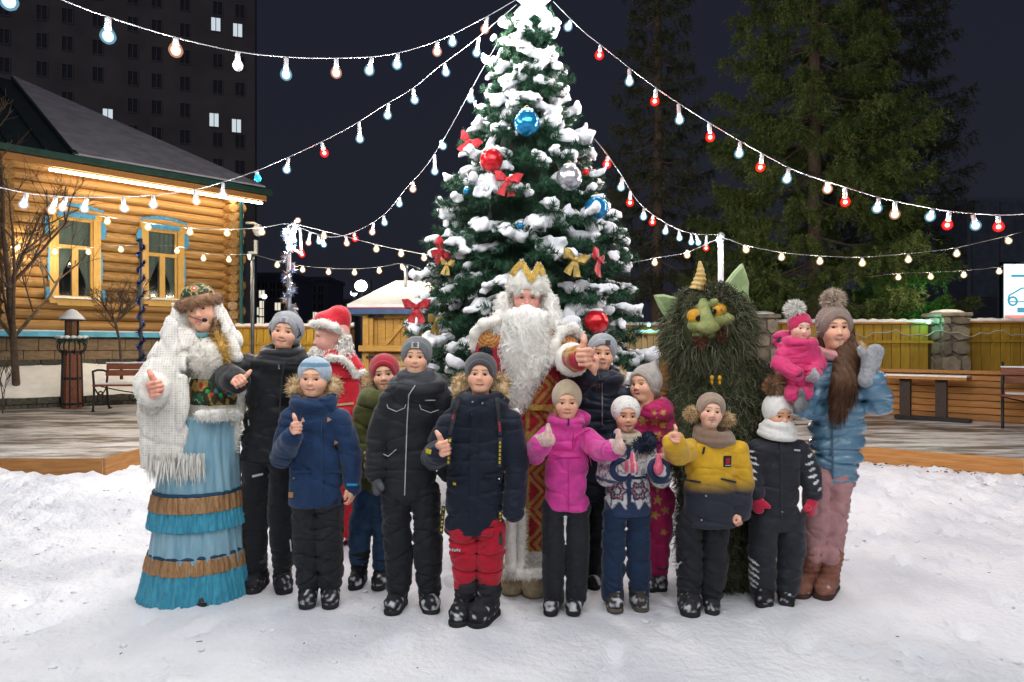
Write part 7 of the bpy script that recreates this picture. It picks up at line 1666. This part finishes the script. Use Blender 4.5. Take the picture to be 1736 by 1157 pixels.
v, q = sdf(bl, .008, folds(113, .005)); furry(g, 'fur_jacket', v, q, 5200, .022, .005, CRM, jit=.7)
core(g, (350, 720), (345, 560))
zz0, zz1 = g.L(0, 686)[2], g.L(0, 642)[2]
def cbelt(v):
    nz = sn(115, (60, 60, 60), 8)(v[:, 0], v[:, 1], v[:, 2]); c = np.tile(A((.05, .045, .02)), (len(v), 1)); c = mixc(c, (.40, .25, .06), (nz > .12) * 1.0); c = mixc(c, (.02, .16, .07), (nz < -.30) * 1.0); c = mixc(c, (.35, .02, .03), (nz > .52) * 1.0); return c
g.sd('jewelled_belt', [trunk(g, [(688, 324, 403), (664, 322, 404), (640, 325, 401)], .74, 0, 2.2)], .0065, M('belt_jewels', rough=.35, var=.2, vs=60, attr=True, metal=.3, bump=.5, bs=110), None, cbelt)
for i in range(7): p = g.L(352 + 7.5 * i, 664 + 6 * (i % 2), -.17 + .012 * abs(i - 1)); MB().sphere(p, .013, 10, 8).build('gem', M('gem_%d' % (i % 3), [(.02, .3, .1), (.4, .05, .03), (.03, .2, .25)][i % 3], .15), g.e, True)
fur_path(g, [g.L(340, 704, -.2), g.L(370, 704, -.2), g.L(400, 702, -.08)], .035, FURW, 1100, .03, 'jacket_hem_fur'); fur_path(g, [g.L(402, 700, -.02), g.L(400, 740, -.02), g.L(397, 764, -.02)], [.022, .02, .014], FURW, 500, .03, 'fur_tail')
g.sd('collar', [torus(g.L(347, 566, .0), 17 * g.k, 6 * g.k, Euler((.2, 0, 0)).to_matrix(), sy=1)], .006, M('collar_blue', (.04, .22, .38), .5, .4, 60, col2=(.3, .35, .2)))
# lacy shawl
def lace():
    m = M('shawl_lace', (.84, .81, .75), .9, .05, 30, sheen=.3); n = m.node_tree.nodes; l = m.node_tree.links; b = n['Principled BSDF']
    tc = n.new('ShaderNodeTexCoord'); sx = n.new('ShaderNodeSeparateXYZ'); l.new(tc.outputs['Object'], sx.inputs[0])
    def mth(op, a, b_=None):
        t = n.new('ShaderNodeMath'); t.operation = op
        for i, s_ in enumerate((a, b_)):
            if s_ is None: continue
            if isinstance(s_, (int, float)): t.inputs[i].default_value = s_
            else: l.new(s_, t.inputs[i])
        return t.outputs[0]
    p = mth('ADD', sx.outputs[0], sx.outputs[2]); q_ = mth('SUBTRACT', sx.outputs[0], sx.outputs[2])
    fine = mth('MULTIPLY', mth('SINE', mth('MULTIPLY', p, 230)), mth('SINE', mth('MULTIPLY', q_, 230)))
    big = mth('MULTIPLY', mth('SINE', mth('MULTIPLY', p, 26)), mth('SINE', mth('MULTIPLY', q_, 26)))
    ab = mth('ABSOLUTE', big); ringm = mth('MULTIPLY', mth('GREATER_THAN', ab, .45), mth('LESS_THAN', ab, .78))
    hole = mth('MAXIMUM', mth('MULTIPLY', mth('GREATER_THAN', fine, .38), .55), mth('MULTIPLY', ringm, mth('GREATER_THAN', fine, .12)))
    mx = n.new('ShaderNodeMix'); mx.data_type = 'RGBA'; old = b.inputs['Base Color'].links[0].from_socket; l.new(old, mx.inputs[6]); mx.inputs[7].default_value = (.60, .56, .48, 1); l.new(hole, mx.inputs[0]); l.new(mx.outputs[2], b.inputs['Base Color'])
    bp = n.new('ShaderNodeBump'); bp.inputs['Strength'].default_value = .8; bp.inputs['Distance'].default_value = .01; l.new(mth('SUBTRACT', 1, hole), bp.inputs['Height']); l.new(bp.outputs[0], b.inputs['Normal']); return m
sh = [trunk(g, [(786, 266, 346), (740, 264, 344), (690, 266, 344), (640, 276, 340), (600, 282, 334), (565, 300, 330), (535, 310, 324), (516, 315, 322)], .34, -.17, 2.2, rnd=.012), trunk(g, [(770, 248, 275), (700, 244, 280), (660, 248, 290), (615, 268, 300)], .9, -.06, 2.2, rnd=.015), cap(g.L(312, 585, -.04), g.L(262, 652, -.16), 30 * g.k, 30 * g.k, k=.05), cap(g.L(302, 570, .05), g.L(318, 530, .0), 16 * g.k, 10 * g.k, k=.04), cap(g.L(366, 524, -.01), g.L(384, 565, -.02), 7 * g.k, 10 * g.k, k=.03, flat=((0, 1, 0), .7)), cap(g.L(384, 565, -.02), g.L(400, 604, -.03), 10 * g.k, 12 * g.k, k=.03, flat=((0, 1, 0), .7)), cap(g.L(300, 570, .1), g.L(390, 580, .1), 20 * g.k, 18 * g.k, k=.05), cap(g.L(318, 530, .1), g.L(300, 570, .1), 22 * g.k, 24 * g.k, k=.06), cap(g.L(366, 524, .06), g.L(388, 575, .08), 14 * g.k, 18 * g.k, k=.05)]
v, o = g.sd('shawl', sh, .007, lace(), folds(117, .007, (26, 12, 6)))
fp = np.array([g.L(rng.uniform(250, 346), rng.uniform(768, 786), -.24 + rng.uniform(0, .05)) for _ in range(420)]); fp = np.concatenate([fp, [g.L(rng.uniform(248, 276), rng.uniform(745, 772), -.10) for _ in range(200)]])
fv, ft = strands(fp, np.tile(A((0, 0, -1.0)), (len(fp), 1)), .12, .008, (0, 0, -.1), .10, seed=12); g.part('shawl_fringe', fv, ft, M('fringe_white', (.76, .74, .69), .9), parent=o)
ring(g, g.L(259, 660, -.36), (.1, -1, .1), .052, .042, FURW, 'cuff_fur', 1700, .03)
hand(g, g.L(258, 661, -.43), (.3, -.95, 0), (-.22, 0, 1), 1.0, True, skin=(.76, .36, .26))
mb = MB(); mb.tube([g.L(321, 536, -.1), g.L(332, 541, -.15), g.L(342, 543, -.17)], .0025, 6); mb.sphere(g.L(347, 543, -.175), (.015, .013, .012), 10, 8); mb.build('headset_microphone', M('mic_black', (.012, .012, .012), .7), g.e, True)
fur_path(g, [g.L(364, 545, -.03), g.L(367, 560, -.05), g.L(362, 574, -.06)], .022, M('hair_brown'), 400, .04, 'hair', w=.004); fur_path(g, [g.L(368, 566, -.09), g.L(376, 590, -.12), g.L(384, 612, -.12)], [.02, .022, .012], M('hair_gold', (.45, .27, .06), .5, .3), 500, .05, 'braid', w=.004)
g.finish()

# ---- waving woman, right
g = Fig('person', 'woman in shiny blue puffer jacket waving a grey mitten, toddler on her arm', 'person', 1408, 1002)
head(g, 1414, 558, 68, -.10, .02, .0, kid=False, smile=1.0, openm=.6, lip=(.55, .16, .16), brow=(.10, .06, .04), iris=(.09, .06, .04), flush=.4)
hb = beanie(g, knit('knit_mocha', (.30, .21, .17), 65, .12, 'X', .6), .22, .46, .2); pompom(g, (0, .05, .74), .062, M('fur_beige', (.42, .32, .24), .8, .3, 30, sheen=.3, col2=(.60, .50, .40)), 1500, .045, hb)
core(g, (1412, 800), (1414, 600))
PUF = M('puffer_blue', (.085, .19, .29), .3, .15, 5, .25, 14, crease=.7, spec=.5, coat=.35, col2=(.12, .25, .36))
jk = [trunk(g, [(816, 1386, 1450), (790, 1378, 1458), (740, 1372, 1466), (690, 1370, 1470), (640, 1376, 1468), (614, 1388, 1454), (600, 1400, 1440)], .72, 0, 2.2)] + limb(g, [(1454, 628), (1488, 682, -.04), (1478, 645, -.14)], [26, 25, 21], .015) + limb(g, [(1388, 632), (1374, 692, -.05), (1362, 690, -.2)], [24, 22, 18], .015)
v, o = g.sd('jacket', jk, .0064, PUF, quilt(.098, .017, 9, .02, .010)); strip(g, v, [(1412, 620), (1410, 700), (1412, 812)], .01, M('zip_blue', (.05, .11, .17), .4), 'zipper', parent=o)
fur_path(g, [g.L(1436, 582, .02), g.L(1456, 590, .02), g.L(1466, 606, .04), g.L(1464, 630, .06)], [.03, .04, .042, .03], FURT, 1300, .04, 'hood_fur')
g.sd('scarf', [torus(g.L(1408, 598, -.01), 20 * g.k, 9 * g.k, Euler((.3, .1, 0)).to_matrix())], .006, cloth('scarf_pink', (.50, .25, .25)), folds(120, .004))
hm = [cap(g.L(1434, 552, .0), g.L(1438, 600, -.05), 10 * g.k, 17 * g.k, k=.03), cap(g.L(1436, 600, -.08), g.L(1430, 650, -.15), 19 * g.k, 20 * g.k, k=.03, flat=((0, 1, 0), .6)), cap(g.L(1430, 650, -.15), g.L(1420, 692, -.16), 20 * g.k, 11 * g.k, k=.03, flat=((0, 1, 0), .6)), cap(g.L(1396, 560, .03), g.L(1394, 600, .02), 8 * g.k, 8 * g.k, k=.03)]
v, q = sdf(hm, .006, lambda x, y, z: .004 * np.sin(160 * x + 12 * np.sin(9 * z))); p, nr = surf_sample(v, q, 3200, 4); sv_, st_ = strands(p - nr * .003, nr * .10 + A((-.05, 0, -1.0)), .10, .0035, (0, 0, -.1), .08, seed=4, curl=.05); n0 = len(v)
me = mesh_np('hair', np.concatenate([v, sv_]), [q, st_ + n0]); obj('hair', me, M('hair_chestnut', (.055, .024, .012), .42, .4, 4, .3, 20, st=(40, 40, 2), col2=(.12, .055, .026)), g.e)
GM = M('mitten_grey', (.30, .31, .33), .95, .2, 60, .4, 110, sheen=.4)
mitten(g, g.L(1478, 612, -.17), (.32, 0, 1), (-1, -.1, .2), GM, 1.12, False); mitten(g, g.L(1356, 686, -.27), (-.6, -.7, -.1), (0, -.2, 1), M('mitten_ash', (.17, .175, .185), .95, .2, 60, .4, 110), .95, True)
v, o = legs(g, 'trousers', cloth('jersey_rose', (.42, .22, .225), .85, .25), [(1388, 805), (1384, 870), (1380, 940)], [(1424, 805), (1414, 870), (1408, 945)], [27, 24, 20], [(840, 1372, 1446), (800, 1380, 1450)], folds(125, .010, (9, 9, 26)))
RB = (.27, .12, .085)
boot(g, (1372, 968, .06), (1352, 986, -.14), (1378, 935), 17, 18, RB, -.4, (.06, .03, .025), 24); boot(g, (1406, 980, .05), (1392, 1006, -.16), (1410, 940), 18, 19, RB, -.4, (.06, .03, .025), 25)
g.finish()
# ---- toddler on her arm
class Fig2(Fig): pass
g = Fig('person', 'toddler in hot pink suit and pink hat with white pompom, carried by the woman', 'person', 1352, 690, Y=3.82); b_ = P(1352, 690, 3.82); g.base = V(b_.x, b_.y, b_.z); g.e.location = g.base
head(g, 1356, 556, 46, .08, -.08, .06, smile=-.1, brow=(.34, .22, .14), skin=(.82, .50, .38), flush=.4, fat=1.06)
hb = beanie(g, knit('knit_hotpink', (.55, .02, .10), 80), .18, .46, 0, low=-.36); pompom(g, (-.22, .1, .66), .056, FURW, 1200, .035, hb)
def cblot(v):
    nz = sn(131, (38, 38, 38), 6)(v[:, 0], v[:, 1], v[:, 2]); return mixc(np.tile(A((.58, .025, .14)), (len(v), 1)), (.03, .02, .03), (nz > .50) * 1.0)
jk = [trunk(g, [(668, 1326, 1372), (640, 1322, 1380), (605, 1322, 1384), (585, 1330, 1380), (576, 1340, 1372)], .8, 0, 2.2), torus(g.L(1356, 580), 20 * g.k, 9 * g.k, Euler((.2, 0, 0)).to_matrix(), k=.03), ell(g.L(1332, 578, .08), (24 * g.k, .06, 18 * g.k), k=.05)] + limb(g, [(1330, 594), (1322, 618, -.05), (1350, 634, -.15)], [14, 14, 12], .015) + limb(g, [(1378, 594), (1386, 618, -.02), (1380, 634, -.12)], [13, 13, 11], .015) + limb(g, [(1340, 655), (1342, 672, -.12)], [14, 12], .02) + limb(g, [(1362, 655), (1366, 668, -.12)], [13, 11], .02)
v, o = g.sd('snowsuit', jk, .0065, M('suit_hotpink', crease=.5, rough=.6, var=.1, vs=20, attr=True, sheen=.25, bump=.15, bs=120), folds(133, .007), cblot)
mitten(g, g.L(1381, 640, -.16), (.2, -.9, .2), (0, 0, 1), GM, .5, False); g.sd('hat_tie', [torus(g.L(1357, 575, -.02), 15 * g.k, 2.5 * g.k, Euler((.5, 0, 0)).to_matrix())], .004, cloth('tie_peach', (.6, .38, .3)))
core(g, (1352, 650), (1356, 580)); g.finish()

# ---- shaggy horned costume
g = Fig('costumed_person', 'shaggy dark green horned creature costume with big pale ears and yellow eyes', 'person', 1222, 988)
bd = [trunk(g, [(986, 1168, 1290), (930, 1158, 1296), (850, 1152, 1300), (760, 1150, 1302), (690, 1152, 1302), (640, 1158, 1296), (608, 1172, 1276), (585, 1188, 1256)], .62, 0, 2.1)] + limb(g, [(1172, 640), (1150, 720, -.05), (1176, 785, -.25)], [28, 27, 22], .02) + limb(g, [(1284, 640), (1300, 720, -.02), (1286, 790, -.15)], [28, 26, 22], .02)
v, q = sdf(bd, .012, folds(141, .012)); TC = [(.045, .058, .024), (.085, .10, .045), (.16, .165, .10), (.055, .07, .045), (.13, .105, .065)]
TF = M('troll_fur', rough=.75, var=.2, vs=20, attr=True)
furry(g, 'body_fur', v, q, 17000, .095, .005, TF, TC, (0, -.05, -1.0), .75, 6, .3)
hv, hq = sdf([ell(g.L(1204, 548), (60 * g.k, 56 * g.k, 62 * g.k)), ell(g.L(1168, 575, -.02), (26 * g.k, 30 * g.k, 40 * g.k), k=.06)], .011)
fc = g.L(1203, 548, -.2)
furry(g, 'head_fur', hv, hq, 7500, .12, .0055, TF, TC, (-.2, -.1, -1.1), .5, 7, .2, where=lambda p: 1.0 - .96 * ((np.abs(p[:, 0] - fc[0]) < .13) & (np.abs(p[:, 2] - fc[2] + .01) < .11) & (p[:, 1] < -.05)))
GRN = M('latex_green', (.17, .21, .07), .65, .2, 12, .35, 60, col2=(.34, .36, .13)); D = -.215
fm = [ell(g.L(1202, 542, -.15), (34 * g.k, .06, 30 * g.k), k=.03), cap(g.L(1193, 522, D), g.L(1200, 552, D - .03), 9 * g.k, 12 * g.k, k=.02), ell(g.L(1201, 556, D - .02), (18 * g.k, .04, 8 * g.k), k=.03), ell(g.L(1180, 552, D + .03), (14 * g.k, .045, 11 * g.k), k=.012), ell(g.L(1227, 541, D + .03), (18 * g.k, .05, 10 * g.k), k=.02), ell(g.L(1192, 514, D + .01), (7 * g.k, .03, 8 * g.k), k=.015), ell(g.L(1209, 514, D + .01), (9 * g.k, .03, 7 * g.k), Euler((0, -.5, 0)).to_matrix(), k=.015), ell(g.L(1196, 568, D + .05), (22 * g.k, .04, 7 * g.k), k=.02)]
g.sd('face_mask', fm, .006, GRN)
for (u_, v_, su) in ((1178, 536, 1), (1218, 526, 1)):
    MB().sphere(g.L(u_, v_, D + .012), (.047, .034, .040), 16, 12).build('eye', M('eye_amber', (.62, .30, .015), .3, .3, 30), g.e, True); MB().sphere(g.L(u_ + (6 if u_ < 1200 else -9), v_ + 3, D - .014), (.02, .014, .02), 12, 10).build('pupil', M('pupil_black', (.008, .008, .008), .2), g.e, True)
fur_path(g, [g.L(1218, 556, D + .03), g.L(1220, 572, D + .03)], .02, M('moustache_rust', (.14, .05, .03), .8, .3), 240, .05, 'moustache'); fur_path(g, [g.L(1190, 570, D + .03), g.L(1186, 582, D + .03)], .02, M('moustache_rust'), 240, .05, 'moustache')
def ear(pts, dy, name='ear'):
    f_ = [Vector(g.L(u_, v_, dy)) for u_, v_ in pts]; n = len(f_); c_ = sum(f_, V(0, 0, 0)) / n; b_ = [p + V(0, .045, 0) for p in f_]; cf = c_ + V(0, .025, 0); mb = MB(); 
    inn = [p.lerp(c_, .18) + V(0, -.006, 0) for p in f_]; mb.add(f_ + inn + [cf] + b_, [(i, (i + 1) % n, n + (i + 1) % n, n + i) for i in range(n)] + [(n + i, n + (i + 1) % n, 2 * n) for i in range(n)] + [(i, 2 * n + 1 + i, 2 * n + 1 + (i + 1) % n, (i + 1) % n) for i in range(n)] + [tuple(range(3 * n, 2 * n, -1))]); mb.build(name, M('ear_green', (.26, .36, .16), .65, .15, 10, .2, 40, col2=(.36, .46, .24)), g.e)
ear([(1233, 478), (1240, 468), (1250, 456), (1259, 447), (1265, 462), (1270, 480), (1269, 500), (1272, 512), (1267, 533), (1257, 531), (1248, 505)], -.02); ear([(1150, 505), (1146, 545), (1137, 549), (1128, 535), (1118, 518), (1110, 500), (1125, 499)], -.02)
mb = MB(); a = Vector(g.L(1183, 492, -.06)); b = Vector(g.L(1186, 443, -.08)); pts = []; rs = []
for i in range(31): t = i / 30; pts.append(a.lerp(b, t) + V(.01 * math.sin(t * 3), 0, 0)); rs.append((.044 * (1 - t) + .008) * (1 + .10 * math.sin(t * 38)))
mb.tube(pts, rs, 16); mb.build('horn', M('horn_gold', (.42, .27, .07), .5, .3, 20, col2=(.55, .40, .16)), g.e, True)
for u_ in (1207, 1220): mb = MB(); mb.tube([g.L(u_, 652, -.33), g.L(u_, 646, -.33)], .007, 8); mb.sphere(g.L(u_, 641, -.33), (.011, .011, .015), 10, 8); mb.build('yellow_bead', M('bead_yellow', (.6, .33, .01), .35), g.e, True)
fur_path(g, [g.L(1178, 972, -.15), g.L(1225, 978, -.22), g.L(1280, 972, -.15)], .04, M('fur_moss', (.05, .055, .03), .8, .4), 900, .09, 'hem_fur')

# ---- life size decorative figure
g = Fig('decorative_figure', 'life size bearded figure in red robe and red hat seen from the side', 'figure', 575, 916, Y=5.0)
head(g, 562, 573, 66, -1.25, .0, 0, kid=False, smile=.3, skin=(.70, .36, .29), brow=(.75, .73, .7), flush=.5)
REDV = cloth('velvet_red', (.50, .006, .02), .65, .4, .1, 100)
g.sd('hat', [cap(g.L(559, 553), g.L(574, 540, .02), 30 * g.k, 21 * g.k, k=.03), cap(g.L(574, 538, .02), g.L(586, 566, .06), 18 * g.k, 8 * g.k, k=.03), Prim(lambda p: g.L(556, 556)[2] - (p[..., 0] - g.L(556, 556)[0]) * .40 - p[..., 2], (-9,) * 3, (9,) * 3, .01, 'i')], .009, REDV)
fur_path(g, [g.L(530, 549, -.04), g.L(548, 548, -.15), g.L(568, 555, -.14), g.L(582, 568, .0), g.L(568, 558, .14), g.L(545, 548, .12), g.L(530, 549, .03)], .034, FURW, 1500, .03, 'hat_fur'); pompom(g, (0, 0, 0), .05, FURW, 500, .03, None, 'hat_bobble', world=g.L(584, 572, .02))
v, q = sdf([cap(g.L(546, 597, -.02), g.L(535, 606, -.02), 14 * g.k, 11 * g.k, k=.05), cap(g.L(582, 572, -.04), g.L(582, 596, -.04), 9 * g.k, 12 * g.k, k=.05), cap(g.L(552, 601, -.02), g.L(578, 601, -.02), 11 * g.k, 12 * g.k, k=.05)], .011); furry(g, 'beard', v, q, 1800, .05, .012, M('beard_white', attr=True), [(.80, .77, .70), (.86, .84, .80)], (0, 0, -.3), .32, 9, .35, tang=.6)
rb = [trunk(g, [(905, 535, 622), (800, 542, 616), (740, 548, 610), (685, 552, 604), (640, 548, 606), (605, 555, 600)], .8, 0, 2.1)] + limb(g, [(590, 630), (596, 690, -.02), (570, 735, -.12)], [22, 20, 18], .02)
v, o = g.sd('robe', rb, .011, REDV, folds(151, .012, (16, 16, 4)))
cpv, co = g.sd('cape', [trunk(g, [(640, 533, 612), (620, 536, 610), (600, 545, 600), (592, 555, 592)], .95, 0, 2.1, rnd=.01), cap(g.L(585, 604, .0), g.L(610, 628, -.02), 16 * g.k, 10 * g.k, k=.03)], .010, REDV)
fur_path(g, [g.L(538, 618, -.14), g.L(560, 606, -.19), g.L(580, 608, -.18), g.L(595, 622, -.14), g.L(602, 636, -.1), g.L(617, 630, -.04)], .024, FURW, 1300, .03, 'cape_fur')
strip(g, v, [(560, 688), (600, 684)], .015, M('rope_gold', (.5, .35, .18), .7), 'rope_belt', .006, o); core(g, (575, 760), (565, 600)); g.finish()
